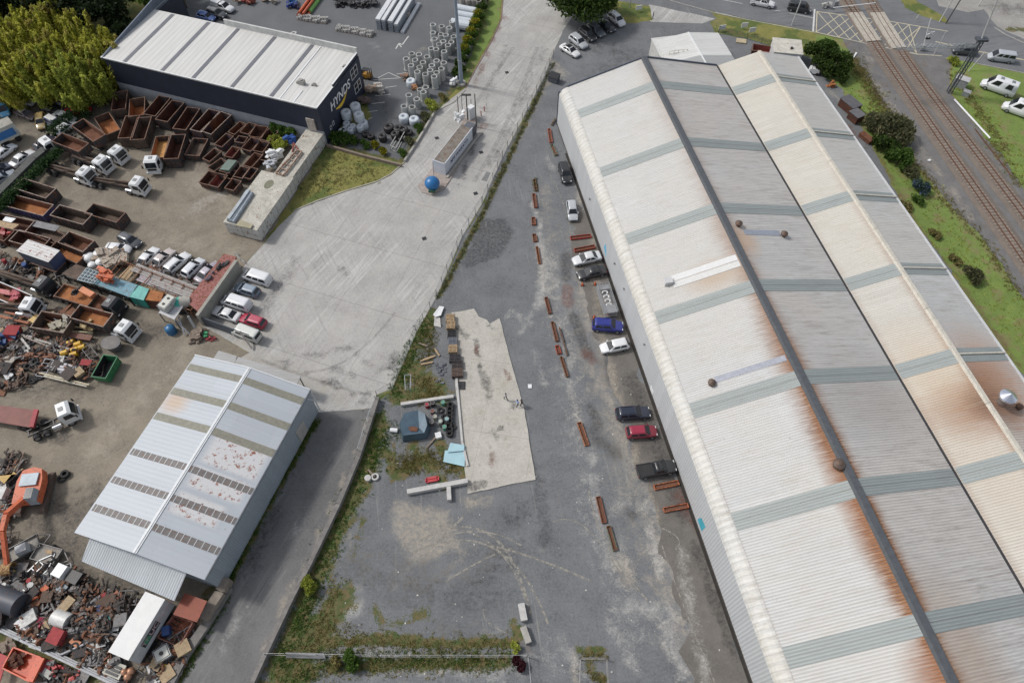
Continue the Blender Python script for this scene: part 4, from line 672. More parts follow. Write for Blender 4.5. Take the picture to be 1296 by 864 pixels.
# ================================================================ VEHICLES
CT = dict(  # length, width, height, belt z, hood z, cabin base x0,x1, cabin top x0,x1 (fractions of length), deck z
    sedan=(4.7, 1.78, 1.45, .9, .82, -.36, .23, -.2, .06, .93), hatch=(4.25, 1.74, 1.5, .95, .86, -.48, .25, -.4, .08, .95),
    suv=(4.65, 1.86, 1.7, 1.08, 1.0, -.485, .24, -.42, .09, 1.08), wagon=(4.8, 1.8, 1.52, .95, .86, -.485, .22, -.41, .06, .95),
    ute=(5.2, 1.86, 1.75, 1.08, 1.02, -.1, .25, -.06, .1, 1.0), van=(4.9, 1.8, 1.98, 1.12, 1.0, -.49, .37, -.475, .2, 1.12),
    camper=(6.2, 2.05, 2.7, 1.35, 1.15, -.49, .36, -.47, .2, 1.35), cube=(4.5, 1.7, 1.9, 1.05, .95, -.49, .42, -.48, .3, 1.05), wreck=(4.2, 1.7, 1.2, .85, .8, -.4, .22, -.3, .05, .88))
CARD = {}
def car_make(ty, col, roofc=None, ext=None):
    L, W, H, zb, zh, b0, b1, t0, t1, zd = CT[ty]; h = L/2; w = W/2
    body_m = paint(col) if sum(col) > 0 else paint(col)
    def mk(o):
        # lower body: rounded ring sections along the length
        st = [(-h, .80, .42, zd-.22), (-h+.06, .9, .3, zd-.06), (-h+.25, .97, .25, zd), (b0*L+.3, 1, .23, zd+.01), (0, 1, .22, zb+.01), (b1*L-.1, 1, .22, zb), (b1*L+.12, .99, .22, zh+.04), (h-.7, .97, .23, zh-.03), (h-.25, .9, .27, zh-.14), (h-.05, .8, .33, zh-.27), (h, .68, .42, zh-.38)]
        if ty in ('van', 'camper', 'cube'): st = [(-h, .92, .42, zd-.1), (-h+.06, .97, .3, zd), (0, 1, .22, zb), (b1*L-.1, 1, .22, zb), (b1*L+.15, .98, .24, zh+.02), (h-.15, .88, .3, zh-.22), (h, .74, .4, zh-.42)]
        st = sorted(st, key=lambda s_: s_[0]); rings = []
        for x, wf, z0, z1 in st:
            a = w*wf; m_ = (z0+z1)/2
            half = [(a*.8, z0), (a*.97, z0+.1), (a, m_), (a*.985, z1-.14), (a*.93, z1-.03), (a*.8, z1), (a*.35, z1+.035)]
            rings.append([(x, -y, z) for y, z in half]+[(x, y, z) for y, z in half[::-1]])
        mb = MB().ring(rings, True)
        # cabin shell in body colour with a crowned roof
        zt = H; cb = zb-.03 if ty != 'sedan' else zb-.03
        wb, wt = w*.93, w*(.74 if ty not in ('van', 'camper', 'cube') else .86)
        xs = [(b0*L, b1*L, wb, cb), (b0*L+(t0-b0)*L*.5, b1*L+(t1-b1)*L*.5, (wb+wt)/2, cb+(zt-.07-cb)*.5), (t0*L, t1*L, wt, zt-.07), (t0*L+.1, t1*L-.12, wt-.1, zt-.01), (t0*L+.35, t1*L-.4, wt-.35, zt+.02)]
        def rr(x0, x1, y, z): r_ = min(.16, y*.3); return [(x0+r_*.5, -y, z), (x1-r_, -y, z), (x1, -y+r_*1.2, z), (x1, y-r_*1.2, z), (x1-r_, y, z), (x0+r_*.5, y, z), (x0, y-r_, z), (x0, -y+r_, z)]
        mb.ring([rr(a, b, y, z) for a, b, y, z in xs], True)
        if ty == 'ute':
            mb.box(-h+.04, b0*L-.05, w*.8, w*.95, zd-.05, zd+.12).box(-h+.04, b0*L-.05, -w*.95, -w*.8, zd-.05, zd+.12).box(-h+.02, -h+.14, -w*.9, w*.9, zd-.1, zd+.12)
        if ty in ('suv', 'wagon'):
            mb.box(t0*L+.3, t1*L-.3, wt-.13, wt-.08, zt-.02, zt+.06).box(t0*L+.3, t1*L-.3, -wt+.08, -wt+.13, zt-.02, zt+.06)
        for sy in (-1, 1): mb.box(b1*L-.25, b1*L-.1, sy*(w+.02)-.09, sy*(w+.02)+.09, zb-.02, zb+.12)
        mb.build('body', body_m, o)
        def q(p0, p1, p2, p3, name):
            P = [Vector(x) for x in (p0, p1, p2, p3)]; MB().slab(P, .012).build(name, GLASS, o)
        zt2 = zt-.09; e = .045
        def lx(a0, a1, t): return a0+(a1-a0)*t
        # windscreen and rear window
        q((lx(b1, t1, .06)*L+e, -wb+.09, lx(cb, zt2, .06)), (lx(b1, t1, .06)*L+e, wb-.09, lx(cb, zt2, .06)), (t1*L+e+.01, wt-.09, zt2), (t1*L+e+.01, -wt+.09, zt2), 'windscreen')
        if ty not in ('van', 'camper'): q((lx(b0, t0, .15)*L-e, wb-.16, lx(cb, zt2, .2)), (lx(b0, t0, .15)*L-e, -wb+.16, lx(cb, zt2, .2)), (t0*L-e-.01, -wt+.09, zt2), (t0*L-e-.01, wt-.09, zt2), 'rear_window')
        x0, x1 = (b0+.02), (b1-.02)
        if ty in ('camper',): segs = [(.62, .9), (.15, .4)]
        elif ty == 'van': segs = [(.68, .93), (.38, .65), (.05, .35)]
        elif ty == 'ute': segs = [(.53, .93), (.07, .5)]
        else: segs = [(.5, .9), (.1, .47)]
        for sy in (-1, 1):
            for s0, s1 in segs:
                za, zc = lx(cb, zt2, .2), lx(cb, zt2, .92); ya, yc = lx(wb, wt, .2)+.02, lx(wb, wt, .92)+.015
                xa = lambda s_, t: lx(lx(b0, t0, t), lx(b1, t1, t), s_)*L
                P = [(xa(s0, .2), sy*ya, za), (xa(s1, .2), sy*ya, za), (xa(s1-.02, .92), sy*yc, zc), (xa(s0+.02, .92), sy*yc, zc)]
                if sy > 0: P = P[::-1]
                q(*P, 'side_window')
        if roofc: MB().hexa([(t0*L+.1, -wt+.1, zt), (t1*L-.1, -wt+.1, zt), (t1*L-.1, wt-.1, zt), (t0*L+.1, wt-.1, zt)], [(t0*L+.3, -wt+.25, zt+.035), (t1*L-.3, -wt+.25, zt+.035), (t1*L-.3, wt-.25, zt+.035), (t0*L+.3, wt-.25, zt+.035)]).build('roof_panel', paint(roofc), o)
        if ty == 'ute': MB().box(-h+.15, b0*L-.1, -w*.8, w*.8, zd-.1, zd+.075).build('tray_cover' if ext != 'open' else 'tray', PM((.02, .02, .022), .7, 0, .2), o)
        if ext == 'canopy': MB().hexa([(-h+.05, -w*.92, zd), (b0*L, -w*.92, zd), (b0*L, w*.92, zd), (-h+.05, w*.92, zd)], [(-h+.15, -w*.8, H+.02), (b0*L+.0, -w*.8, H+.02), (b0*L, w*.8, H+.02), (-h+.15, w*.8, H+.02)]).build('canopy', body_m, o)
        if ext == 'hatches':
            for xx in (-1.8, .2): MB().box(xx-.3, xx+.3, -.35, .35, zt, zt+.09).build('roof_hatch', PM((.2, .21, .22), .4), o)
        if ty in ('sedan', 'hatch', 'suv', 'wagon', 'ute', 'van', 'camper', 'cube', 'wreck'):
            for sx, sy in ((-.32, 1), (-.32, -1), (.31, 1), (.31, -1)):
                r_ = .33 if ty not in ('suv', 'ute', 'camper') else .38; x = sx*L; y = sy*(w-.1)
                t_ = MB().cyl((x, y-.11, r_), (x, y+.12*1, r_), r_, n=14).build('tyre', RUBBER, o)
                MB().cyl((x, y+sy*.12, r_), (x, y+sy*.145, r_), r_*.62, r_*.5, n=12).build('rim', STEEL, t_)
        for sy in (-1, 1):
            MB().box(h-.3, h-.07, sy*w*.62-.16, sy*w*.62+.16, zh-.3, zh-.17, .02, .02).build('headlight', PM((.6, .62, .64), .2, 0, .03, 1, 0, 0), o)
            MB().box(-h+.0, -h+.14, sy*w*.72-.12, sy*w*.72+.12, zd-.28, zd-.1).build('tail_light', PM((.3, .02, .02), .3, 0, .03, 1, 0, 0), o)
    return mk
WH, SI, GR, BK, NV, BL, RD, MR, DG = (.68, .69, .7), (.42, .44, .46), (.2, .215, .23), (.02, .021, .024), (.018, .024, .045), (.02, .03, .22), (.3, .02, .035), (.14, .02, .03), (.06, .065, .075)
def car(ty, col, rear, front, label, cat='car', group=None, name='parked_car', roofc=None, ext=None, z=0.0, tilt=(0, 0), sc=1):
    a, b = at(*rear, .6+z), at(*front, .6+z); c = (a+b)/2; k = (ty, col, roofc, ext)
    g = .018
    o = place(k, car_make(ty, col, roofc, ext), (c.x, c.y, g+z), math.atan2((b-a).y, (b-a).x), name, label, cat, group, tilt=tilt)
    if sc != 1: o.scale = (sc, sc, sc)
    return o
# beside the big warehouse
car('suv', BK, (711.5, 207), (719, 233), 'black four wheel drive parked nose down the yard close to the warehouse wall')
car('hatch', SI, (722.5, 254), (726, 280), 'silver hatchback parked alone beside the warehouse below the black four wheel drive')
car('sedan', (.6, .61, .62), (760, 323), (725, 331), 'white silver saloon parked between the red trough and a black saloon')
car('sedan', BK, (767, 341), (730, 349), 'black saloon parked between the pale saloon and the wire cage')
car('suv', BL, (749, 411), (789, 414), 'bright blue four wheel drive parked nose to the warehouse')
car('hatch', WH, (797, 434), (758, 442), 'white hatchback parked beside the bright blue car')
car('wagon', NV, (780, 524), (822, 521), 'dark navy estate car parked just above the dark red hatchback')
car('hatch', (.2, .012, .03), (792, 548), (832, 545), 'dark red hatchback parked nose to the warehouse', roofc=(.3, .02, .05))
car('ute', BK, (805, 598), (856, 589), 'black double cab pickup parked above the orange steel troughs', 'pickup', None, 'parked_pickup')
# behind the tall concrete wall
car('van', WH, (347, 359), (304, 345), 'white van at the top end of the row by the tall pale wall', 'van', None, 'parked_van')
car('hatch', (.13, .17, .22), (331, 373), (294, 361), 'blue grey hatchback parked between two white vans', roofc=(.25, .3, .36))
car('van', (.66, .67, .69), (321, 391), (278, 377), 'white van parked between the blue grey hatchback and the white saloon', 'van', None, 'parked_van')
car('sedan', (.66, .665, .67), (304, 403), (269, 391), 'white saloon parked below the second white van')
car('hatch', (.34, .02, .05), (338, 412), (302, 400), 'bright red hatchback parked behind the white saloon', roofc=(.42, .06, .1))
car('cube', (.6, .61, .57), (332, 430), (293, 415), 'old boxy cream white van behind the dark fence panel', 'van', None, 'parked_van')
# row in the scrap yard
gy = 'cars lined up behind the steel stack'
car('sedan', WH, (178, 337), (196, 316), 'white saloon at the left end of the row behind the steel stack', 'car', gy)
car('sedan', (.5, .44, .42), (194, 339), (217, 317), 'beige saloon second in the row behind the steel stack', 'car', gy)
car('wagon', WH, (212, 344), (237, 322), 'white estate car third in the row behind the steel stack', 'car', gy)
car('hatch', (.62, .64, .67), (234, 350), (256, 328), 'pale silver hatchback fourth in the row behind the steel stack', 'car', gy)
car('sedan', (.33, .3, .34), (253, 354), (274, 335), 'grey lilac saloon at the right end of the row beside the red platform', 'car', gy, roofc=(.45, .42, .46))
car('wreck', WH, (132, 312), (168, 316), 'white car with a black bonnet jammed against the pile of rusty frames', name='scrapped_car', roofc=None)
car('hatch', DG, (155, 300), (174, 309), 'dark grey hatchback half hidden behind the white car by the rusty frames', name='scrapped_car')
# far car park under the big tree
car('sedan', (.7, .7, .7), (710, 57), (733, 71), 'white coupe with black glass roof at the near end of the tree shaded row', roofc=BK)
car('suv', SI, (721, 45), (743, 62), 'silver four wheel drive next to the white coupe under the tree')
car('suv', (.03, .032, .036), (734, 37), (753, 52), 'black four wheel drive third in the row under the tree')
car('wagon', (.1, .11, .13), (745, 31), (764, 46), 'dark grey estate car fourth in the row under the tree')
car('sedan', (.022, .024, .03), (758, 26), (777, 40), 'black saloon with pale windscreen fifth in the row under the tree')
car('suv', WH, (770, 17), (791, 34), 'white four wheel drive at the far end of the row under the tree')
# on the road
car('van', BK, (995, 8), (1028, 14), 'black and red van waiting on the road before the level crossing', 'van', None, 'moving_van', roofc=BK)
car('ute', WH, (950, 1), (980, 7), 'white pickup on the road behind the black and red van', 'pickup', None, 'moving_pickup')
car('van', (.4, .42, .45), (1284, 76), (1249, 71), 'silver van driving on the road beyond the mast', 'van', None, 'moving_van')
car('suv', DG, (1234, 66), (1206, 63), 'dark grey four wheel drive on the road behind the railway mast')
car('camper', WH, (1282, 119), (1243, 105), 'tall white camper van parked on the grass nearer the mast', 'camper van', None, 'camper_van', ext='hatches')
car('camper', (.7, .71, .72), (1312, 149), (1269, 133), 'second tall white camper van cut by the right edge of the photo', 'camper van', None, 'camper_van', ext='hatches')
# behind the navy warehouse
car('ute', WH, (268, 5), (297, 14), 'white double cab pickup with canopy parked behind the navy warehouse', 'pickup', None, 'parked_pickup', ext='canopy')
car('suv', (.05, .055, .06), (263, 15), (285, 21), 'black boxy off roader parked behind the navy warehouse', roofc=(.2, .2, .2))
car('hatch', (.1, .17, .42), (252, 19), (270, 24), 'blue car half hidden by the navy warehouse parapet')
# wrecked cars below the bamboo
WK = [('hatch', SI, (-6, 121), (14, 114), 'silver car at the left edge under the bamboo'), ('hatch', WH, (20, 124), (44, 131), 'clean white hatchback in the wreck yard'), ('wagon', (.58, .6, .62), (27, 114), (47, 121), 'white estate car hard against the bamboo'), ('wagon', (.4, .42, .44), (58, 119), (81, 131), 'silver estate car with long side strip under the bamboo'),
      ('cube', (.42, .4, .08), (9, 133), (14, 124), 'small yellow green car beside the clean white hatchback'), ('van', (.1, .35, .6), (3, 128), (7, 147), 'light blue van cut by the left edge'), ('sedan', (.1, .07, .075), (21, 140), (44, 149), 'dark maroon saloon with a white roof'), ('hatch', BK, (56, 136), (73, 140), 'black car without wheels in the middle of the wrecks'),
      ('hatch', (.3, .02, .05), (80, 127), (94, 130), 'dark red car under the bamboo edge'), ('sedan', (.5, .015, .02), (90, 142), (108, 139), 'bright red saloon at the edge of the bamboo'), ('sedan', (.6, .62, .62), (69, 143), (95, 153), 'white saloon with black windscreen near the first rusty bin'), ('suv', (.05, .07, .14), (62, 152), (80, 161), 'blue four wheel drive with a white roof'),
      ('hatch', (.42, .3, .12), (52, 145), (52, 163), 'tan gold car standing apart in the wreck yard'), ('hatch', WH, (77, 167), (91, 157), 'white hatchback squeezed behind the brown bins'), ('sedan', WH, (-6, 201), (17, 184), 'white saloon at the left edge below the box truck'), ('sedan', (.64, .65, .65), (13, 212), (44, 189), 'large white saloon beside the green ivy wall'),
      ('hatch', (.04, .035, .055), (50, 187), (64, 176), 'dark purple car wreck by the white cab'), ('wagon', (.25, .28, .32), (-8, 232), (14, 220), 'grey estate car at the left edge below the large white saloon'), ('sedan', (.03, .035, .06), (-9, 219), (10, 210), 'dark blue saloon at the left edge'), ('hatch', (.12, .12, .13), (46, 113), (60, 120), 'charcoal wreck half under the bamboo'), ('hatch', (.05, .05, .055), (13, 109), (28, 112), 'black wreck deep under the bamboo')]
for ty, c_, a_, b_, lb in WK:
    car(ty, c_, a_, b_, lb, 'car', 'scrapped cars below the bamboo', 'scrapped_car', roofc=(.62, .62, .62) if 'white roof' in lb else None)

# ---------------------------------------------------------------- trucks
def truck_make(col, L, load=None, cabH=2.9, dark=False, axles=3):
    def mk(o):
        h = L/2; cm = paint(col); W = 1.2; xc = h-2.0
        b = MB().ring([[(x, -W*k, z) for x, k, z in ()]] if 0 else [[(xc, -W, .75), (h-.12, -W, .75), (h, -W*.8, .75), (h, W*.8, .75), (h-.12, W, .75), (xc, W, .75)],
                      [(xc, -W, 1.7), (h-.1, -W, 1.7), (h+.02, -W*.82, 1.7), (h+.02, W*.82, 1.7), (h-.1, W, 1.7), (xc, W, 1.7)],
                      [(xc, -W*.97, cabH-.25), (h-.42, -W*.95, cabH-.25), (h-.33, -W*.8, cabH-.25), (h-.33, W*.8, cabH-.25), (h-.42, W*.95, cabH-.25), (xc, W*.97, cabH-.25)],
                      [(xc+.1, -W*.86, cabH), (h-.75, -W*.84, cabH), (h-.7, -W*.7, cabH), (h-.7, W*.7, cabH), (h-.75, W*.84, cabH), (xc+.1, W*.86, cabH)]], False)
        b.build('cab', cm, o)
        MB().slab([(h+.0, -W*.78, 1.72), (h+.0, W*.78, 1.72), (h-.33, W*.76, cabH-.3), (h-.33, -W*.76, cabH-.3)], .03).build('windscreen', GLASS, o)
        for s_ in (-1, 1):
            P = [(xc+.5, s_*(W+.012), 1.75), (h-.2, s_*(W+.012), 1.75), (h-.45, s_*(W*.965+.012), cabH-.35), (xc+.55, s_*(W*.965+.012), cabH-.35)]
            MB().slab(P if s_ < 0 else P[::-1], .012).build('side_window', GLASS, o)
            MB().box(h-.1, h+.08, s_*(W+.2)-.08, s_*(W+.2)+.08, 1.7, 2.35).build('mirror', BLACKM, o)
            MB().box(h-.02, h+.06, s_*.85-.18, s_*.85+.18, .85, 1.05).build('headlight', PM((.6, .62, .64), .2, 0, .03, 1, 0, 0), o)
        MB().box(h-.02, h+.05, -.75, .75, 1.15, 1.6).build('grille', BLACKM, o); MB().box(h-.1, h+.14, -W, W, .45, .84).build('bumper', cm if not dark else BLACKM, o)
        MB().box(xc+.35, xc+.95, -.3, .3, cabH, cabH+.07).build('roof_hatch', PM((.25, .26, .26), .5), o)
        MB().box(-h, xc+.2, -.5, -.35, .75, 1.02).box(-h, xc+.2, .35, .5, .75, 1.02).box(-h+.1, -h+.25, -.5, .5, .76, 1.0).box(0, .15, -.5, .5, .76, 1.0).build('chassis', BLACKM, o)
        MB().cyl((xc-1.5, -.85, .8), (xc-.4, -.85, .8), .32, n=12).build('fuel_tank', PM((.55, .56, .57), .3, .6), o)
        ax = [h-1.3]+([h-2.9] if axles > 3 else [])+[-h+.9, -h+2.15]
        for x in ax:
            for s_ in (-1, 1):
                tw = .32 if x > 0 else .55
                t_ = MB().cyl((x, s_*1.18, .5), (x, s_*(1.18-tw), .5), .5, n=16).build('tyre', RUBBER, o); MB().cyl((x, s_*1.18, .5), (x, s_*1.21, .5), .28, .2, n=10).build('rim', STEEL, t_)
        if load == 'gear':
            g = MB().box(-h+.3, xc-1.3, -.45, .45, 1.05, 1.3).bar((-h+.2, 0, 1.3), (xc-.6, 0, 2.0), .3, .3).bar((xc-.5, -.7, 1.0), (xc-.5, .7, 2.3), .14).bar((-1.2, -.4, 1.3), (xc-.8, .5, 1.6), .25)
            g.build('hoist_arm', rustm(3), o)
        if load == 'deck': MB().box(-h, xc-.1, -1.2, 1.2, 1.05, 1.25).build('deck', rustm(1), o)
    return mk
def truck(col, rear, front, label, load=None, L=None, dark=False, axles=3, cabH=2.9, z=0):
    a, b = at(*rear, 1), at(*front, 1); c = (a+b)/2; LL = L or round((b-a).length, 1)
    d = (b-a).normalized(); 
    if L: c = b-d*L/2
    return place(('truck', col, LL, load, cabH, axles), truck_make(col, LL, load, cabH, dark, axles), (c.x, c.y, .01+z), math.atan2(d.y, d.x), 'truck', label, 'truck')
TW = (.66, .67, .67)
truck(TW, (60, 209), (119, 228), 'white cab truck with bare hoist chassis, lowest left of the white cabs by the bins', 'gear', axles=4)
truck(TW, (92, 196), (139, 214), 'white cab truck in the middle of the left group of three cabs', 'gear')
truck(TW, (98, 176), (158, 202), 'white cab truck carrying an open rusty bin, uppermost of the left group', None)
truck(TW, (207, 175), (194, 217), 'white cab truck facing down with an orange floored bin behind it', None)
truck(TW, (116, 226), (186, 240), 'white cab truck with bare hoist chassis standing furthest right on the dirt', 'gear', axles=4)
truck((.022, .024, .028), (-4, 343), (68, 368), 'black cab truck with bare machinery deck left of the orange deck truck', 'gear', dark=True)
truck((.02, .021, .026), (74, 369), (155, 393), 'black cab truck with an orange rusty deck', 'deck', dark=True)
truck(TW, (98, 397), (171, 424), 'white cab truck carrying a deep rusty bin beside the grey bucket', None)
truck((.64, .65, .66), (-30, 384), (52, 393), 'white cab lorry with a red crane arm among the rusty hoppers', 'gear')
truck(TW, (70, 184), (56, 192), 'white and teal cab half hidden behind a brown bin by the ivy wall', None, L=6)
truck(TW, (38, 547), (99, 520), 'white tractor unit hitched to a faded red flat trailer on the open dirt', None, L=6.6, axles=3)
tr = thing('flatbed_trailer', 'faded red flat trailer behind the white tractor unit on the open dirt', 'trailer', at(0, 530), 0)
q = [at(*v, 1.45)-at(0, 530) for v in ((-60, 505), (46, 519), (40, 541), (-60, 524))]
MB().slab([q[3], q[2], q[1], q[0]], -.2).build('deck', PM((.25, .12, .105), .85, 0, .15, 1.2, 0, .3), tr)
q2 = [at(*v, 1.6)-at(0, 530) for v in ((44.5, 518.5), (50, 519.5), (44, 541.5), (39, 541))]
MB().slab([q2[3], q2[2], q2[1], q2[0]], .35).build('headboard', PM((.3, .02, .03), .6), tr)
for px in ((32, 544), (37, 543), (26, 543)):
    c = at(*px, .5)-at(0, 530); MB().cyl(c, c+Vector((.1, .5, 0)), .5, n=14).build('tyre', RUBBER, tr)
# box truck body with a blue panel, and the trailer with a rusty white top
def boxbody(px_a, px_b, wid, h, z0, name, label, cat, mside, mtop, mend, extra=None):
    a, b = at(*px_a, z0+h), at(*px_b, z0+h); c = (a+b)/2; L = (b-a).length; d = (b-a)/L
    o = thing(name, label, cat, (c.x, c.y, 0), math.atan2(d.y, d.x))
    MB().box(-L/2, L/2, -wid/2, wid/2, z0, z0+h).build('box', mside, o); MB().box(-L/2-.03, L/2+.03, -wid/2-.03, wid/2+.03, z0+h+.001, z0+h+.06).build('roof', mtop, o)
    MB().box(L/2+.001, L/2+.04, -wid/2+.05, wid/2-.05, z0+.1, z0+h-.1).build('door', mend, o)
    MB().box(-L/2+.2, L/2-.2, -.5, .5, z0-.35, z0-.02).build('chassis', BLACKM, o)
    for x in (-L*.28, -L*.18, L*.3):
        for s_ in (-1, 1): MB().cyl((x, s_*(wid/2-.05), .48), (x, s_*(wid/2-.4), .48), .48, n=14).build('tyre', RUBBER, o)
    if extra: extra(o, L)
    return o
boxbody((-18, 166), (13, 152), 2.4, 2.5, 1.1, 'box_truck', 'cream box truck with a blue panel on its side at the left edge', 'truck', PM((.5, .51, .47), .6), PM((.33, .32, .28), .8, 0, .3), WHITE, lambda o, L: MB().box(-L/2+.4, L/2-.5, -1.25, -1.205, 1.6, 3.0).build('side_panel', PM((.03, .16, .42), .5), o))
RW = roofmat('patchy rusty white roof', (.5, .5, .5), sp=.5, patches=[(-4, 4, -1.3, 1.3, 1)], grimeamt=.6, lich=.6, line=.1)
boxbody((28.5, 310.5), (68.5, 324.5), 2.5, 2.2, 1.0, 'box_trailer', 'box trailer with a patchy rusty white roof and dark blue end', 'trailer', PM((.06, .07, .1), .7, 0, .3), RW, PM((.05, .07, .15), .6), None)
TW_ = PM((.72, .72, .7), .6, 0, .05, 1, 0, .12, 'white trailer roof')
def tlr(o, L):
    MB().box(-L/2+1.6, L/2-2.2, -1.28, -1.25, 1.9, 3.1).build('side_banner', PM((.03, .032, .045), .5), o)
    M4 = Matrix(((-1, 0, 0, .9), (0, 0, -1, -1.288), (0, 1, 0, 2.5), (0, 0, 0, 1)))
    M4 = Matrix(((1, 0, 0, 1.1), (0, 0, -1, -1.29), (0, 1, 0, 2.5), (0, 0, 0, 1)))
    text_mesh('banner_lettering', 'TRUCKLINE', 1.05, PM((.6, .45, .45), .6), o, M4)
    MB().cyl((-L/2+2.4, -1.285, 2.5), (-L/2+2.4, -1.3, 2.5), .5, n=20).build('banner_emblem', PM((.05, .3, .17), .6), o)
boxbody((150, 829.5), (196.5, 753.5), 2.55, 2.7, 1.1, 'semi_trailer', 'long clean white box trailer with a dark side banner beside the scrap heap', 'trailer', PM((.5, .52, .54), .6), TW_, PM((.32, .34, .36), .5), tlr)
# ================================================================ BINS, SKIPS AND STEEL CONTAINERS
def bin_make(L, W, H, outer, inner, rimm, floorm=None, slope0=0, slope1=0, ribs=True):
    def mk(o):
        h = L/2; w = W/2; t = .07; z0 = .18
        b = MB()
        for s_ in (-1, 1): b.hexa([(-h+slope0, s_*w-(t/2)*s_-.03, z0), (h-slope1, s_*w-(t/2)*s_-.03, z0), (h-slope1, s_*w-(t/2)*s_+.03, z0), (-h+slope0, s_*w-(t/2)*s_+.03, z0)], [(-h, s_*w-(t/2)*s_-.03, H), (h, s_*w-(t/2)*s_-.03, H), (h, s_*w-(t/2)*s_+.03, H), (-h, s_*w-(t/2)*s_+.03, H)])
        if ribs:
            n = max(2, int(L/.9))
            for k in range(n+1):
                x = -h+slope0+(L-slope0-slope1)*k/n
                for s_ in (-1, 1): b.box(x-.05, x+.05, s_*(w+.03)-.045, s_*(w+.03)+.045, z0, H-.06)
        b.build('side_wall', outer, o)
        for s_, sl in ((-1, slope0), (1, slope1)):
            x = s_*h; MB().hexa([(x-s_*sl-.035, -w+.06, z0), (x-s_*sl+.035, -w+.06, z0), (x-s_*sl+.035, w-.06, z0), (x-s_*sl-.035, w-.06, z0)], [(x-.035, -w+.06, H), (x+.035, -w+.06, H), (x+.035, w-.06, H), (x-.035, w-.06, H)]).build('end_wall', outer, o)
        MB().box(-h+slope0+.03, h-slope1-.03, -w+.075, w-.075, z0, z0+.06).build('floor', floorm or inner, o)
        l = MB()                                   # inner lining, its own colour
        for s_ in (-1, 1): l.hexa([(-h+slope0+.04, s_*(w-.075)-.012, z0+.062), (h-slope1-.04, s_*(w-.075)-.012, z0+.062), (h-slope1-.04, s_*(w-.075)+.012, z0+.062), (-h+slope0+.04, s_*(w-.075)+.012, z0+.062)], [(-h+.04, s_*(w-.075)-.012, H-.005), (h-.04, s_*(w-.075)-.012, H-.005), (h-.04, s_*(w-.075)+.012, H-.005), (-h+.04, s_*(w-.075)+.012, H-.005)])
        l.build('lining', inner, o)
        r_ = MB()
        for s_ in (-1, 1): r_.box(-h-.06, h+.06, s_*w-.06, s_*w+.06, H, H+.09).box(s_*h-.06, s_*h+.06, -w+.061, w-.061, H, H+.088)
        r_.build('rim', rimm, o)
        MB().box(-h+slope0+.3, h-slope1-.3, -.55, -.4, 0, z0-.003).box(-h+slope0+.3, h-slope1-.3, .4, .55, 0, z0-.003).build('runner', BLACKM, o)
    return mk
RIMR = PM((.2, .14, .11), .85, 0, .25, 2, .25, .2, 'worn steel rim'); RIMP = PM((.33, .27, .23), .8, 0, .2, 2, .2, .2, 'worn pale rim')
OUTS = [PM((.035, .036, .04), .8, 0, .3, 1.2, .18, .3, 'dark bin paint'), rustm(3), PM((.045, .04, .06), .8, 0, .3, 1.2, .2, .3, 'dark purple bin paint'), rustm(0)]
GB = 'rusty open steel bins'
def skip(a, b, W, H, label, z=0.0, outer=0, inner=0, rim=None, floor=None, s0=0, s1=0, name='steel_bin', group=GB, cat='bin', ribs=True):
    P, Q = at(*a, z+H), at(*b, z+H); L = round((Q-P).length*5)/5; c = (P+Q)/2; d = Q-P
    om = OUTS[outer] if isinstance(outer, int) else outer; im = rustm(inner) if isinstance(inner, int) else inner
    fm = rustm(floor) if isinstance(floor, int) else floor; rm = rim or RIMR
    key = ('bin', L, W, H, om.name, im.name, fm.name if fm else 0, rm.name, s0, s1)
    return place(key, bin_make(L, W, H, om, im, rm, fm, s0, s1, ribs), (c.x, c.y, z+.01), math.atan2(d.y, d.x), name, label, cat, group)
BN = [((153, 116), (150, 139), 2.5, 2.0, 'tall rusty bin nearest the bamboo', 1, 0), ((174, 125), (173, 147), 2.7, 2.0, 'bin with a red brown floor second along from the bamboo', 1, 2), ((208.5, 123), (189, 146), 2.5, 2.1, 'long dark rusty bin third along the navy warehouse', 0, 0),
      ((225.5, 129), (204.5, 153), 2.5, 2.1, 'long dark bin fourth along the navy warehouse', 0, 0), ((245, 137), (227, 164), 2.5, 2.0, 'long bin with a yellow green lip fifth along the warehouse', 0, 0), ((271, 140), (248, 166), 2.3, 2.0, 'pale rimmed bin sixth along the warehouse, touching its neighbour', 2, 0),
      ((286, 144), (261, 168), 2.3, 2.0, 'pale rimmed bin seventh along the warehouse, touching its neighbour', 0, 1), ((168, 147), (158.5, 175), 2.5, 2.1, 'left bin of the touching pair behind the white cabs', 1, 1), ((183, 149), (174, 177), 2.5, 2.1, 'right bin of the touching pair behind the white cabs', 1, 0),
      ((128.5, 146), (143, 168), 2.7, 1.5, 'low bin with a bright rusty open end left of the touching pair', 1, 2), ((226, 171), (216.5, 201), 2.5, 2.2, 'tall dark bin beside the orange floored one', 0, 0), ((254, 176), (243, 197), 2.7, 1.2, 'shallow bin with a dusty grey floor right of the tall dark bin', 0, 3)]
for a, b, W, H, lb, ou, inn in BN: skip(a, b, W, H, lb, 0, ou, inn, RIMP if 'pale rimmed' in lb else None)
skip((206, 173), (199, 200), 2.4, 1.3, 'bin with a bright orange timber coloured floor behind the white cab', .9, 0, 2, None, PM((.5, .27, .09), .85, 0, .15, 2, .15, .1, 'orange floor'))
skip((98.5, 155), (126, 175), 2.4, 1.7, 'rusty bin carried high on the uppermost white truck', 1.2, 0, 1)
skip((72.5, 174), (106, 187), 2.4, 1.7, 'deep orange brown bin beside the ivy wall', 1.1, 0, 1)
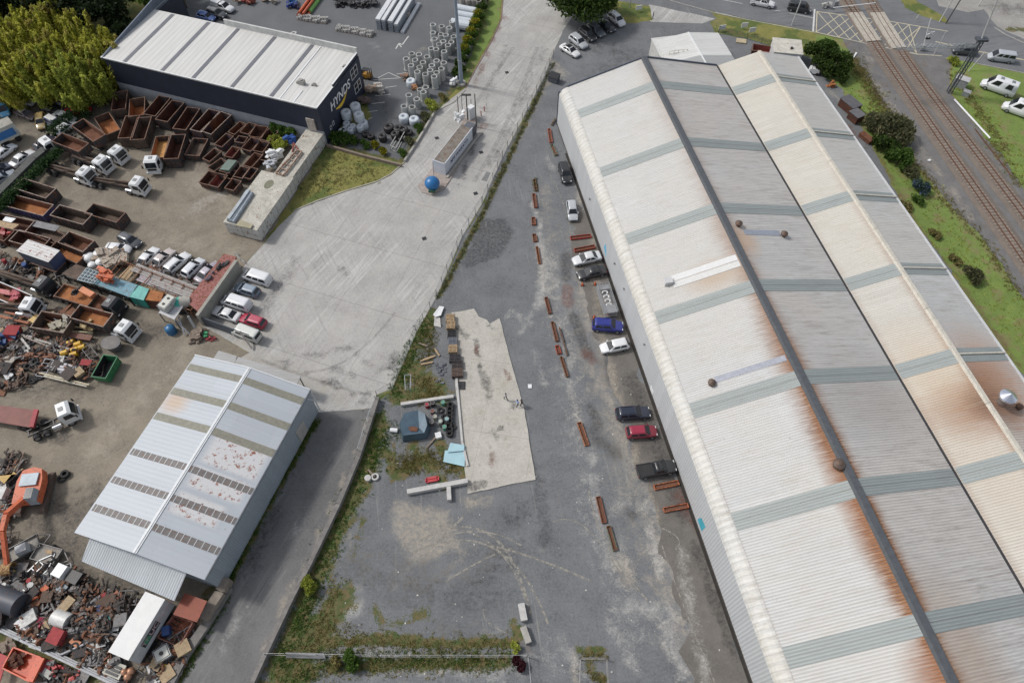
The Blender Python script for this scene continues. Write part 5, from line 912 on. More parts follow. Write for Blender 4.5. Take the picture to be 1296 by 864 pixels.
SB = [((291, 171), (276, 185), 1.7, 1.3, 'small brown skip with lilac side', 2, 0), ((276, 190), (261, 203), 1.7, 1.3, 'small dark red skip in the left column', 1, 0), ((284, 203), (267, 215), 1.7, 1.1, 'small skip with a yellowish end', 1, 3), ((307.5, 156), (293, 169), 1.5, 1.3, 'narrow orange edged skip by the warehouse', 3, 1), ((320, 157), (309, 169), 1.8, 1.3, 'skip holding pale timber by the warehouse', 0, 1),
      ((331.5, 160), (323, 174), 2.4, 1.4, 'covered dark brown skip near the hedge', 3, 0), ((346.5, 165), (334.5, 178), 2.0, 1.3, 'skip with pinkish ends nearest the hedge', 3, 0), ((324, 176), (311.5, 190), 2.0, 1.3, 'dark red skip with white scraped end', 2, 0), ((335, 180), (326.5, 192), 1.9, 1.3, 'deep dark skip below the pinkish one', 0, 0),
      ((327.5, 195), (313, 211), 1.7, 1.3, 'skip with a bright red end', 3, 1), ((310.5, 212), (301, 225), 1.8, 1.3, 'skip just below the red ended one', 0, 0), ((270, 218), (257.5, 233), 1.8, 1.4, 'front left skip of the small skips', 3, 0), ((282, 221), (270, 236), 1.9, 1.4, 'front dark crimson skip of the small skips', 0, 4), ((300, 228), (290, 240), 1.8, 1.4, 'front right skip of the small skips', 0, 0),
      ((299, 187), (289, 199), 1.6, 1.2, 'skip heaped with pinkish scrap in the centre', 3, 4), ((311, 178), (300, 176), 1.6, 1.2, 'little skip behind the white pole', 2, 0), ((296, 216), (288, 226), 1.4, 1.2, 'little skip tucked under the green lidded one', 0, 0), ((342, 190), (333, 203), 1.5, 1.1, 'little skip in shadow below the hedge', 0, 0), ((322, 213), (312, 226), 1.5, 1.2, 'dark skip beside the white container block', 0, 0)]
for a, b, W, H, lb, ou, inn in SB: skip(a, b, W, H, lb, 0, ou, inn, None, None, .25, .25, 'skip', 'small rusty skips packed by the hedge', 'skip')
sk_ = skip((295.5, 204), (284, 218), 1.9, 1.4, 'skip with a dull green sloping lid', 0, 0, 0, None, None, .2, .2, 'skip', 'small rusty skips packed by the hedge', 'skip')
sk2 = thing('lid', 'dull green lid', None, (0, 0, 0)); bpy.data.objects.remove(sk2)
g_ = MB().hexa([(-1.3, -1, 1.52), (1.3, -1, 1.52), (1.3, 1, 1.52), (-1.3, 1, 1.52)], [(-1.3, -1, 1.6), (1.3, -1, 1.6), (1.3, 1, 2.0), (-1.3, 1, 2.0)]).build('lid', PM((.12, .17, .145), .7, 0, .2), sk_)
MBG = 'big open bins on the left side of the dirt yard'
BB = [((23.5, 232), (64.5, 245), 2.4, 2.2, 'brown floored bin below the ivy wall with black sides', 0, 3, None), ((6, 252), (61.5, 266.5), 2.6, 1.7, 'long blue bin with a bright orange floor', PM((.05, .055, .16), .7, 0, .3, 1.2, .15, .3), 1, 2), ((69.5, 266), (111.5, 278), 2.4, 2.2, 'brown bin in front of the long blue one', 0, 3, None), ((113, 264), (153, 275.5), 2.3, 2.1, 'brown bin standing furthest out on the dirt', 0, 3, None),
      ((18, 298), (58, 309), 2.4, 1.6, 'dark red bin partly under the rusty white roof', 3, 0, None), ((81, 300), (112, 312), 2.5, 2.0, 'square rusty bin beside the white car with black bonnet', 0, 1, None), ((38, 287), (76, 303), 2.2, 1.3, 'low brown bin between the dark red and square bins', 3, 3, None), ((67, 311), (104, 327), 2.3, 1.5, 'low bin with an ochre floor under the square bin', 0, 1, 2),
      ((-12, 276), (38, 287), 2.5, 1.6, 'dark bin covered with tan and white boards at the left edge', 3, 0, None), ((-22, 288), (12, 299), 2.3, 1.4, 'bin holding a red machine at the left edge', 3, 0, None), ((-14, 362), (33, 382), 2.5, 1.5, 'grey rimmed bin with a brown floor and pink pipes at the left edge', PM((.2, .22, .24), .7), 1, 1), ((46, 404), (87, 411), 2.9, 1.9, 'big rusty hopper bin in the middle of the scrap', 1, 1, None),
      ((47, 327), (77, 338), 2.2, 1.0, 'low dark bin under the box trailer', 0, 0, None)]
for a, b, W, H, lb, ou, inn, fl_ in BB: skip(a, b, W, H, lb, 0, ou, inn, GALV if 'grey rimmed' in lb else (RIMP if W > 2.35 else RIMR), fl_, group=MBG)
skip((95, 394), (137, 405.5), 2.4, 1.6, 'rusty bin on the back of the white cab truck', 1.1, 0, 1, RIMP, 2); skip((75, 367), (117.5, 380), 2.4, .7, 'shallow orange deck bin on the black truck', 1.1, 1, 2, None, 2)
GF = PM((.03, .17, .07), .6, 0, .15)
skip((140, 450.5), (125, 477.5), 2.1, 1.5, 'black skip with a green frame by the open dirt', 0, GF, BLACKM, GF, BLACKM, .15, .15, 'skip', None, 'skip')
skip((953, 60), (978, 64), 2.3, 1.3, 'red brown steel bin beside the little white cabin', 0, 3, 4, None, None, 0, 0, 'skip', None, 'skip')
GO = thing('panel', '', None); bpy.data.objects.remove(GO)
# bits lying over bins
def plank(pts, z, th, m, name, label, cat, group=None):
    q = [at(*p, z) for p in pts]; o = MB().slab(q, th).build(name, m); n_ = o.data.polygons[1].normal; tag(o, label, cat, group); return o
plank([(0, 279), (24, 284), (16, 290), (-6, 285)], 1.75, .08, WOOD, 'board', 'tan board lying over the dark bin at the left edge', 'board')
plank([(7, 274), (20, 276.5), (14, 281.5), (3, 279)], 1.9, .06, WHITE, 'board', 'white board on top of the tan board at the left edge', 'board')
plank([(45, 279), (76, 286), (70, 292.5), (40, 286)], 1.5, .12, PM((.2, .2, .21), .7, 0, .3), 'cover_sheet', 'grey sheet cover lying over the low brown bin', 'cover')
# long rack of decks with a blue end and an orange wreck
o_ = at(80, 345)
rk = thing('long_rack', 'long raised deck of brown, grid and blue sections running beside the rusty frames', 'rack', (0, 0, 0))
def rackpart(pts, z, m, name, th=.15): MB().slab([at(*p, z) for p in pts], th).build(name, m, rk)
rackpart([(78, 346), (96, 334), (109, 339), (97, 354)], 2.2, rustm(3), 'deck'); rackpart([(98, 354), (110, 339), (131, 347), (118, 359)], 2.3, PM((.16, .2, .22), .6, .3, .2, 3), 'grid_deck'); rackpart([(119, 359), (132, 347), (176, 361), (164, 376)], 2.2, PM((.16, .31, .38), .7, 0, .2, 1.5, .1, .3), 'deck')
mb = MB()
for k in range(6): 
    u = k/5; mb.bar(at(98+20*u, 354+5*u, 2.5), at(110+21*u, 339+8*u, 2.5), .12)
for k in range(5):
    u = k/4; mb.bar(at(98+12*u, 354-15*u, 2.52), at(118+13*u, 359-12*u, 2.52), .1)
mb.build('grid', PM((.3, .36, .39), .6, .3), rk)
rackpart([(78, 347), (164, 377), (163.5, 378), (77.5, 348)], 0.9, BLACKM, 'side_beam', 1.2)
for px in ((80, 347), (100, 354), (120, 361), (140, 369), (162, 376), (130, 347), (175, 361)):
    c = at(*px, 1.1); c2 = at(*px, 2.2); mb = MB().bar((c2.x, c2.y, 0), (c2.x, c2.y, 2.2), .16); mb.build('leg', BLACKM, rk)
tl = thing('teal_bin', 'turquoise sided bin at the right end of the long raised deck', 'bin', (0, 0, 0))
TEAL = PM((.03, .3, .25), .6, 0, .15); q = [at(*v, 2.1) for v in ((164, 376), (174, 361), (189, 366), (182, 380.5))]
MB().slab(q, -.1).build('lid', PM((.14, .42, .38), .6), tl); 
for i in range(4):
    a, b = q[i], q[(i+1) % 4]; MB().add([(a.x, a.y, .2), (b.x, b.y, .2), (b.x, b.y, 2.0), (a.x, a.y, 2.0)], [(0, 1, 2, 3)]).build('side_wall', TEAL, tl)
tb = thing('rust_bin', 'flat rusty steel tank lid on a dark bin left of the two water containers', 'tank', (0, 0, 0)); q = [at(*v, 2.0) for v in ((175, 373), (181, 364), (207, 371), (203, 381.5), (180, 379))]
MB().slab(q, .12).build('lid', rustm(2), tb); c = sum(q, Vector())/5
MB().hexa([(c.x-1.9, c.y-.7, 0), (c.x+1.9, c.y-1.1, 0), (c.x+2, c.y+.6, 0), (c.x-1.8, c.y+.8, 0)], [(c.x-1.9, c.y-.7, 1.95), (c.x+1.9, c.y-1.1, 1.95), (c.x+2, c.y+.6, 1.95), (c.x-1.8, c.y+.8, 1.95)]).build('body', rustm(0), tb)
def crumple(c, sx, sy, sz, m, name, label, cat, group=None, rz=0, seed=1, n=10):
    rr = random.Random(seed); mb = MB()
    for k in range(n):
        p = Vector((rr.uniform(-sx, sx)*.4, rr.uniform(-sy, sy)*.4, rr.uniform(.1, sz)))
        a = sx*rr.uniform(.2, .5); b = sy*rr.uniform(.2, .5); h = sz*rr.uniform(.1, .35); t = rr.uniform(-.5, .5)
        P = [Vector(((x*math.cos(t)-y*math.sin(t))+rr.uniform(-.1, .1), x*math.sin(t)+y*math.cos(t)+rr.uniform(-.1, .1), z+rr.uniform(-.12, .12)))+p for z in (-h/2, h/2) for x, y in ((-a/2, -b/2), (a/2, -b/2), (a/2, b/2), (-a/2, b/2))]
        mb.hexa(P[:4], P[4:])
    o = mb.build(name, m); o.location = c; o.rotation_euler.z = rz; tag(o, label, cat, group); return o
ORG = PM((.55, .13, .05), .6, 0, .2, 2, .15, .2, 'orange paint')
crumple(at(136, 352, 2.4), 3.0, 1.8, 1.3, ORG, 'crushed_car', 'crushed orange car lying on the blue end of the raised deck', 'scrapped car', None, -.4, 4, 14)
MB().bar(at(103, 366, 2.6), at(118, 374, 2.6), .9, .5).build('steel_drum', PM((.6, .22, .1), .6), label='orange box section lying across the orange deck of the black truck', cat='steel section')
crumple(at(100, 370, 2), 1.4, 1.2, .8, BLACKM, 'machine_part', 'small black machine lying on the orange deck bin', 'machinery', None, 0, 9, 7)
crumple(at(8, 294, .8), 2.4, 2, 1.2, PM((.32, .02, .02), .5), 'red_machine', 'red machine lying in the bin at the left edge', 'machinery', None, .2, 12, 8)
mb = MB()
for k in range(3): mb.cyl(at(-2, 366+k*2, .9), at(13, 369+k*2, .9), .16, n=8)
mb.build('pipe', PM((.6, .22, .22), .6), label='bundle of pink pipes in the grey rimmed bin', cat='pipes')
crumple(at(20, 374, .6), 1.8, 1.6, .6, PM((.45, .1, .12), .7), 'pink_scrap', 'tangle of pink straps in the grey rimmed bin', 'scrap', None, .4, 5, 16)
# red platform behind the tall wall, stacks of rusty frames and pale planks
pf = thing('platform', 'faded red steel platform against the tall pale wall', 'platform', (0, 0, 0)); q = [at(*v, 2.0) for v in ((284, 322), (300, 326), (252, 396), (236, 382))]
MB().slab(q, -.2).build('deck', PM((.32, .13, .12), .85, 0, .2, 1.5, .25, .3), pf)
for v in ((285, 324), (298, 327), (254, 393), (240, 381), (268, 352)):
    c = at(*v, 1.9); MB().bar((c.x, c.y, 0), (c.x, c.y, 1.85), .15).build('leg', rustm(0), pf)
crumple(at(281, 338, 2.0), 2.2, .9, .5, BLACKM, 'machine_part', 'dark slatted part lying on the upper end of the red platform', 'machinery', None, .9, 22, 10)
crumple(at(268, 352, 2.0), 2.0, 1.0, .6, PM((.12, .09, .11), .7), 'machine_part', 'grey brown slatted part lower down on the red platform', 'machinery', None, .9, 23, 10)
def planks(a, b, n, wid, z, m, name, label, group, cat='planks', gap=.04, jit=.3):
    P, Q = at(*a, z), at(*b, z); d = (Q-P).normalized(); s_ = Vector((-d.y, d.x, 0)); mb = MB(); rr = random.Random(int(a[0]*7+a[1]))
    for k in range(n): 
        o = s_*(k-(n-1)/2)*(wid+gap); j = rr.uniform(-jit, jit); mb.bar(P+o+d*j, Q+o+d*(j+rr.uniform(-jit, jit)), wid, .12)
    o = mb.build(name, m); tag(o, label, cat, group); return o
STL = PM((.34, .325, .31), .7, .1, .25, 2, .12, .35, 'pale steel'); STP = PM((.38, .34, .36), .7, .1, .2, 2, .1, .3, 'pinkish steel'); TIM = PM((.3, .21, .12), .85, 0, .3, 3, .2, .3, 'brown timber')
planks((170, 338), (262, 374), 4, .35, 1.6, STL, 'plank_stack', 'upper row of pale grey steel planks in the rusty rack', None); planks((178, 350), (252, 378), 4, .4, 1.5, STP, 'plank_stack', 'middle row of pinkish steel planks in the rusty rack', None)
planks((186, 362), (246, 386), 5, .22, 1.3, TIM, 'plank_stack', 'lowest row of short brown timber ends in the rusty rack', None); planks((190, 355), (245, 376), 3, .3, 1.9, STL, 'plank_stack', 'short top layer of grey planks in the rusty rack', None)
mb = MB(); OR_ = PM((.36, .2, .11), .8, 0, .25, 3, .4, .2, 'rusty tube')
for k in range(9):
    u = k/8; x0, y0 = 150+105*u, 318+42*u; P = at(x0+10, y0+21, 0); Q = at(x0-8, y0+42, 0)
    for z in (.8, 1.8): mb.bar(P+Vector((0, 0, z)), Q+Vector((0, 0, z)), .1)
    mb.bar(P, P+Vector((0, 0, 2.1)), .1).bar(Q, Q+Vector((0, 0, 2.1)), .1)
for z in (.9, 1.9):
    mb.bar(at(160, 339)+Vector((0, 0, z)), at(265, 381)+Vector((0, 0, z)), .1).bar(at(142, 360)+Vector((0, 0, z)), at(247, 402)+Vector((0, 0, z)), .1)
mb.build('tube_rack', OR_, label='long rusty tube rack holding rows of pale planks in front of the parked cars', cat='rack')
plank([(150, 350), (166, 334), (174, 338), (160, 355)], 1.4, .1, WOOD, 'board', 'tan plywood sheet in the left end of the rusty rack', 'board')
for i, (px, r_) in enumerate([((117, 331), 1.0), ((128, 327), .8), ((121, 341), .7), ((132, 337), .9)]):
    q = at(*px, 0); MB().cyl((q.x, q.y, 0), (q.x, q.y, 1.2), r_*.9, n=18).ball((q.x, q.y, 1.2), r_*.9, 18, 8, .5).build('round_tank', WHITE, label=['white domed tank nearest the square rusty bin', 'white domed tank nearest the pile of beige blocks', 'lowest white domed tank by the grid deck', 'white domed tank half buried in rusty frames'][i], cat='tank', group='white domed tanks by the rack')
crumple(at(143, 333, 0), 4.5, 3.6, 1.9, PM((.4, .36, .3), .85, 0, .3, 2, .2, .3), 'rubble_heap', 'heap of beige broken panels left of the rusty rack', 'scrap heap', None, .3, 31, 30)
# ibc containers on a white table, cement mixer, gas bottle, grey bucket
tb = thing('steel_table', 'white topped steel stand carrying two water containers', 'stand', (0, 0, 0)); q = [at(*v, 2.2) for v in ((201, 396), (214, 379), (232, 388), (221, 405))]
MB().slab(q, -.12).build('top', PM((.5, .5, .51), .6), tb)
for v in q: MB().bar((v.x*.99+q[0].x*.01, v.y, 0), (v.x*.99+q[0].x*.01, v.y, 2.1), .14).build('leg', STEEL, tb)
def ibc(o):
    MB().box(-.55, .55, -.5, .5, .15, 1.1, .06, .06).build('tank', PM((.55, .55, .5), .5, 0, .05), o); MB().cyl((0, 0, 1.1), (0, 0, 1.18), .16, n=10).build('cap', BLACKM, o)
    MB().box(-.6, .6, -.52, .52, 0, .14).build('pallet', STEEL, o)
    mb = MB()
    for k in range(5):
        x = -.57+1.14*k/4; mb.bar((x, -.53, .1), (x, -.53, 1.05), .03).bar((x, .53, .1), (x, .53, 1.05), .03)
    for z in (.4, .75, 1.05): mb.bar((-.58, -.53, z), (.58, -.53, z), .03).bar((-.58, .53, z), (.58, .53, z), .03).bar((-.58, -.53, z), (-.58, .53, z), .03).bar((.58, -.53, z), (.58, .53, z), .03)
    mb.build('cage', GALV, o)
for px, lb in (((211.5, 391), 'square white water container nearer the rusty tank lid'), ((217.5, 384), 'square white water container on the far side of the stand')):
    q = at(*px, 2.3); place('ibc', ibc, (q.x, q.y, 2.3), -.45, 'water_container', lb, 'water container', 'water containers on the stand').scale = (1.25, 1.25, 1.15)
cm = thing('concrete_mixer_drum', 'turquoise and grey concrete mixer drum beside the stand', 'mixer drum', at(236, 393), hd((224, 393), (247, 389)), None)
MB().ring([[(x, r_*math.cos(a), 2+r_*math.sin(a)) for a in [i*math.pi/8 for i in range(16)]] for x, r_ in ((-1.5, .35), (-.9, .75), (0, 1.0))]).build('drum', PM((.05, .42, .34), .5), cm)
MB().ring([[(x, r_*math.cos(a), 2+r_*math.sin(a)) for a in [i*math.pi/8 for i in range(16)]] for x, r_ in ((.01, 1.0), (.8, .8), (1.4, .55))]).build('drum_mouth', PM((.45, .43, .38), .7), cm)
MB().box(-1, .8, -.6, .6, 0, 1.2).build('frame', BLACKM, cm)
q = at(218, 420); MB().cyl((q.x, q.y, 0), (q.x, q.y, .9), .75, n=18).ball((q.x, q.y, .9), .75, 18, 8, .7).build('gas_tank', PM((.02, .13, .28), .4, 0, .1), label='round blue tank below the steel stand', cat='tank')
MB().bar(at(238, 400, 2.6), at(250, 420, .3), .35, .3).build('conveyor_arm', PM((.4, .4, .38), .6), label='grey sloping arm leaning beside the mixer drum', cat='beam')
MB().bar(at(222, 405, 1.6), at(240, 423, .3), .2).bar(at(226, 400, 1.8), at(234, 424, .3), .2).build('sloping_stand', STEEL, label='grey sloping frame under the mixer drum', cat='frame')
crumple(at(249, 427, 0), 2.4, 2.0, 1.0, WOODG, 'rubble_heap', 'heap of broken pallets left of the dark fence panel', 'scrap heap', None, .2, 41, 20)
crumple(at(262, 425, 0), 1.0, .8, .8, PM((.05, .35, .15), .6), 'green_barrow', 'small green barrow by the dark fence panel', 'barrow', None, .2, 42, 6); crumple(at(268, 430, 0), 1.3, .8, .7, PM((.35, .05, .06), .6), 'red_mower', 'small red mower by the dark fence panel', 'mower', None, .2, 43, 6)
MB().bar(at(303, 419, 2), at(319, 441, .3), .25, .2).build('ramp_beam', STL, label='pale slanted beam leaning on the right end of the dark fence panel', cat='beam')
bk = thing('loader_bucket', 'round grey steel hopper bucket beside the white cab truck', 'bucket', at(147, 441), -.2)
MB().ring([[(r_*math.cos(a), .85*r_*math.sin(a), z) for a in [i*math.pi/8 for i in range(16)]] for z, r_ in ((.05, .9), (1.5, 1.35), (1.62, 1.4))], False).build('shell', PM((.13, .13, .14), .6, .2), bk); MB().cyl((0, 0, 1.621), (0, 0, 1.64), 1.2, n=16).build('load', PM((.2, .19, .18), .9), bk)
# folded orange and red steel troughs laid along the yard as dividers
def trough(o, L=3.0, W=.75, H=.45, m=None, inn=None):
    m = m or rustm(4)
    MB().hexa([(-L/2, -W/2, 0), (L/2, -W/2, 0), (L/2, -W/2+.06, 0), (-L/2, -W/2+.06, 0)], [(-L/2, -W/2, H), (L/2, -W/2, H), (L/2, -W/2+.06, H), (-L/2, -W/2+.06, H)]).hexa([(-L/2, W/2-.06, 0), (L/2, W/2-.06, 0), (L/2, W/2, 0), (-L/2, W/2, 0)], [(-L/2, W/2-.06, H), (L/2, W/2-.06, H), (L/2, W/2, H), (-L/2, W/2, H)]).build('side_wall', m, o)
    MB().box(-L/2, -L/2+.06, -W/2+.06, W/2-.06, 0, H).box(L/2-.06, L/2, -W/2+.06, W/2-.06, 0, H).build('end_wall', m, o); MB().box(-L/2+.06, L/2-.06, -W/2+.06, W/2-.06, .03, .12).build('floor', inn or PM((.13, .08, .06), .95, 0, .3, 3, .3), o)
TO = [((828, 616.5), (859, 610), (.52, .17, .07), 'clean orange trough just below the black pickup', .8, 0), ((840, 645), (871, 639), (.5, .15, .07), 'lower of two orange troughs by the warehouse below the black pickup', .75, 0), ((722, 301), (748, 298), (.42, .03, .04), 'bright red trough crossing the parking strip, upper one', .8, 0), ((727, 316.5), (753, 311.5), (.36, .05, .04), 'red trough just above the pale saloon', .8, 0),
      ((676, 227), (678.5, 241), (.17, .14, .06), 'weed filled trough at the head of the divider line', .6, 0), ((675.5, 245), (678, 262), (.34, .12, .08), 'rusty red trough second in the divider line', .7, 0), ((675, 275), (675.8, 284), (.38, .14, .08), 'short orange trough third in the divider line', .8, 0), ((676, 296), (677.5, 305), (.3, .13, .07), 'short brown trough fourth in the divider line', .8, 0), ((679.5, 312), (683, 333), (.33, .14, .06), 'orange brown trough in the pale dusty strip', .5, 0),
      ((691, 376), (696, 396), (.2, .08, .05), 'dark rusty trough beside the red stained ground', .6, 0), ((699, 407), (705, 431), (.24, .12, .08), 'long brown trough above the red box', .6, 0), ((708, 414), (718, 449), (.14, .12, .1), 'thin dark rail lying right of the red box', .2, 0), ((705, 437), (708, 447), (.5, .05, .03), 'short bright red box in the divider line', .75, 0), ((710, 451), (718, 476), (.2, .13, .08), 'long brown trough just below the red box', .5, 0),
      ((733, 534), (743, 563), (.42, .17, .08), 'orange rusty trough standing alone in mid yard', .75, 0), ((757, 628), (765, 661), (.25, .1, .06), 'red brown trough above the green edged one', .75, 0), ((770, 665), (779, 696), (.1, .18, .12), 'green and red trough at the foot of the divider line', .7, 0), ((695, 163), (697.5, 180), (.5, .12, .08), 'orange trough against the far corner of the warehouse', .7, 0), ((698, 183), (704, 196), (.12, .27, .22), 'green trough below the orange one at the warehouse corner', .8, 0), ((698, 158), (703, 150), (.3, .28, .2), 'grey timber trough at the far warehouse corner', .3, 0)]
for a, b, c_, lb, W, _ in TO:
    P, Q = at(*a, .3), at(*b, .3); o = thing('steel_trough', lb, 'trough', ((P.x+Q.x)/2, (P.y+Q.y)/2, .01), math.atan2((Q-P).y, (Q-P).x), 'steel troughs dividing the yard'); trough(o, (Q-P).length, W*.82, .36, PM(c_, .8, 0, .2, 2, .3, .25))
# cage of white chairs and its cones
cg = thing('wire_cage', 'long wire cage trailer holding curled white tubes beside the bright blue car', 'cage', (at(768, 379, 1)).xy.to_3d(), hd((762, 358), (774, 396), 1)); L, W, H = 5.4, 1.9, 1.7
mb = MB()
for s_ in (-1, 1):
    for z in (.3, .75, 1.2, 1.7): mb.bar((-L/2, s_*W/2, z), (L/2, s_*W/2, z), .05).bar((s_*L/2, -W/2, z), (s_*L/2, W/2, z), .05)
    for k in range(13): mb.bar((-L/2+L*k/12, s_*W/2, .2), (-L/2+L*k/12, s_*W/2, 1.7), .035)
    for k in range(5): mb.bar((s_*L/2, -W/2+W*k/4, .2), (s_*L/2, -W/2+W*k/4, 1.7), .035)
mb.build('frame', GALV, cg); MB().box(-L/2, L/2, -W/2, W/2, .25, .33).build('floor', PM((.26, .25, .24), .8), cg); MB().box(L/2-1.5, L/2, -W/2+.05, W/2-.05, 1.25, 1.3).box(-L/2, -L/2+.9, -W/2+.05, W/2-.05, 1.2, 1.25).build('end_shelf', PM((.3, .31, .32), .6, .3), cg)
for k in range(4):
    mb = MB(); c = Vector((-1.2+k*.8, 0, 1.15)); pr = None
    for i in range(9):
        a = math.pi*1.5*i/8+.4; p = c+Vector((.28*math.cos(a), .42*math.sin(a), .12*i/8)); 
        if pr: mb.cyl(pr, p, .09, n=7)
        pr = p
    o = mb.build('white_tube', WHITE); o.parent = None
    o.data.transform(Matrix.Rotation(cg.rotation_euler.z, 4, 'Z')); o.location = cg.location; tag(o, 'curled white tube standing in the wire cage', 'tube', 'curled white tubes in the wire cage')
def cone(o): MB().box(-.2, .2, -.2, .2, 0, .04).build('base', BLACKM, o); MB().cyl((0, 0, .04), (0, 0, .7), .15, .03, n=10).build('cone', PM((.7, .14, .05), .5), o)
for px, lb in (((737, 361), 'orange traffic cone on the oily patch below the black saloon'), ((753, 360), 'orange traffic cone at the upper corner of the wire cage'), ((769, 399), 'orange traffic cone between the cage and the blue car'), ((752, 402), 'orange traffic cone just above the blue car')): place('cone', cone, at(*px, .01), 0, 'traffic_cone', lb, 'traffic cone', 'traffic cones round the cage').scale = (1.3, 1.3, 1.1)
# ---------------------------------------------------------------- slab edge: pallets, crates, tank, tyres, boards, people
def pallet_stack(o, n=4, L=1.2, W=1.2, m=WOOD):
    for k in range(n):
        mb = MB(); z = k*.15
        for j in range(3): mb.box(-L/2, L/2, -W/2+j*(W-.1)/2, -W/2+.1+j*(W-.1)/2, z, z+.1)
        for j in range(6): mb.box(-L/2+j*(L-.12)/5, -L/2+.12+j*(L-.12)/5, -W/2, W/2, z+.101, z+.13)
        mb.build('pallet', m, o)
for i, (px, m_, n, lb) in enumerate([((570, 405), WOOD, 5, 'bright pine pallet stack at the top of the slab edge'), ((571, 414), WOOD, 5, 'bright pine pallet stack second from the top of the slab edge'), ((572, 424), BLACKM, 3, 'black plastic pallet stack below the pine ones'), ((573, 434), PM((.16, .17, .2), .7), 4, 'grey crate stack on the slab edge'), ((573.5, 444), WOOD, 5, 'lone bright pine pallet stack halfway down the slab edge'), ((576, 455), PM((.045, .04, .045), .8), 4, 'wide dark crate stack below the lone pine one'), ((579, 463), PM((.06, .05, .05), .8), 3, 'second wide dark crate stack'), ((579, 474), PM((.13, .09, .075), .9), 5, 'brown old timber crate stack lowest in the row'), ((583, 488), BLACKM, 1, 'flat black plastic pallet lying on the slab')]):
    o = thing('pallet_stack', lb, 'pallets', at(*px, .12), R.uniform(1.5, 1.65), 'pallet stacks along the slab edge'); pallet_stack(o, n, 1.25, 1.25 if i not in (5, 6, 7) else 1.6, m_)
dt = thing('dented_tank', 'big dark blue dented steel tank with a rusty patch beside the tyres', 'tank', at(526, 542), .25)
BT = PM((.065, .11, .15), .5, .2, .25, .8, .0, .25, 'blue steel')
MB().ring([[(x, y*s_, z) for x, y, z in ((-2.0, -1.6, .1), (1.2, -1.9, .1), (1.9, -.8, .1), (1.9, 1.2, .1), (1.0, 2.1, .1), (-1.2, 2.1, .1), (-2.1, .8, .1))] if s_ == 1 else [(x*s_, y*s_, zz) for x, y, zz in ((-2.0, -1.6, 1.5), (1.2, -1.9, 1.4), (1.9, -.8, 1.6), (1.9, 1.2, 1.7), (1.0, 2.1, 1.6), (-1.2, 2.1, 1.7), (-2.1, .8, 1.5))] for s_ in (1, .86)], False, False).add([(-1.72, -1.38, 1.5), (1.03, -1.63, 1.4), (1.63, -.69, 1.6), (1.63, 1.03, 1.7), (.86, 1.8, 1.6), (-1.03, 1.8, 1.7), (-1.8, .69, 1.5), (.5, -.6, 1.15)], [(0, 1, 7), (1, 2, 7), (2, 3, 7), (3, 4, 7), (4, 5, 7), (5, 6, 7), (6, 0, 7)]).build('shell', BT, dt)
MB().prism([(-.7, -.9), (.1, -1.2), (.4, -.7), (-.1, -.4), (-.9, -.3)], 1.42, 1.44).build('rust_patch', rustm(1), dt)
mb = MB()
for k in range(2): plank([(563+k*1, 570+k*2), (589, 566+k), (588, 590), (561, 584)] if k == 0 else [(570, 560), (588, 563), (587, 570), (566, 572)], .25+.2*k, .04, PM((.36, .56, .62), .5, 0, .08), 'blue_board', ['large pale blue board lying beside the slab', 'smaller pale blue board above the large one'][k], 'board')
mb = MB()
for s_ in (0, 1): mb.bar(at(539.5, 606+s_*3.5, .15), at(554, 603.5+s_*3.5, .15), .3, .3)
mb.bar(at(539.5, 605.5, .15), at(540, 610, .15), .3, .3).bar(at(554, 603, .15), at(554.5, 607.5, .15), .3, .3).build('red_channel', PM((.5, .05, .06), .6), label='small red steel frame lying above the long beam', cat='frame')
q = at(499, 545); MB().cyl((q.x-.5, q.y, .3), (q.x+.5, q.y-.1, .3), .3, n=14).build('white_drum', WHITE, label='white drum lying on the grass left of the dented tank', cat='drum')
q = at(466, 606); MB().cyl((q.x, q.y, 0), (q.x, q.y, .5), .42, n=14).build('concrete_ring', CONCP, label='pale round concrete lump by the weedy edge', cat='concrete lump')
MB().tube(at(475, 604)+Vector((0, 0, .02)), at(475, 604)+Vector((0, 0, .35)), .5, .28).build('concrete_ring', CONCP, label='pale concrete ring beside the round lump', cat='concrete ring')
MB().bar(at(466, 594, .15), at(474, 603, .15), .25, .2).build('timber', WOODG, label='short grey timber touching the concrete ring', cat='timber')
q = at(555, 552); MB().box(-.4, .4, -.4, .4, 0, .5).build('white_box', WHITE, loc=q, rz=.3, label='small white box below the tyre pile', cat='box')
plank([(548, 398), (556, 387), (562, 388), (558, 399), (551, 401)], .4, .05, WHITE, 'white_sheet', 'bent white sheet on the corner of the wire fence', 'sheet'); plank([(549, 412), (550, 398), (557, 402), (558, 414)], .15, .05, CONCP, 'pale_sheet', 'crumpled pale grey sheet left of the pine pallets', 'sheet')
plank([(668, 486), (673, 486), (673, 491), (668.5, 491)], .12, .05, WHITE, 'white_sheet', 'small white square lying alone on the asphalt', 'sheet')
for i, (a, b) in enumerate([((532, 457), (549, 451)), ((533, 461), (548, 458)), ((536, 455), (551, 450)), ((550, 441), (556, 450)), ((530, 434), (541, 438)), ((540, 566), (556, 548))]):
    MB().bar(at(*a, .15), at(*b, .2), .22, .12).build('timber', WOOD if i < 4 else WOODG, label=['upper pine plank of the three lying in the weeds', 'lower pine plank of the three lying in the weeds', 'crossed pine plank of the three lying in the weeds', 'pale stick leaning in the weeds right of the planks', 'short grey stick in the weeds above the planks', 'long dark pole leaning toward the blue boards'][i], cat='plank')
mb = MB()
for a, b in (((512, 474), (513, 493)), ((520, 474), (519, 492)), ((512, 474), (520, 474))): mb.bar(at(*a, .6), at(*b, .6), .07)
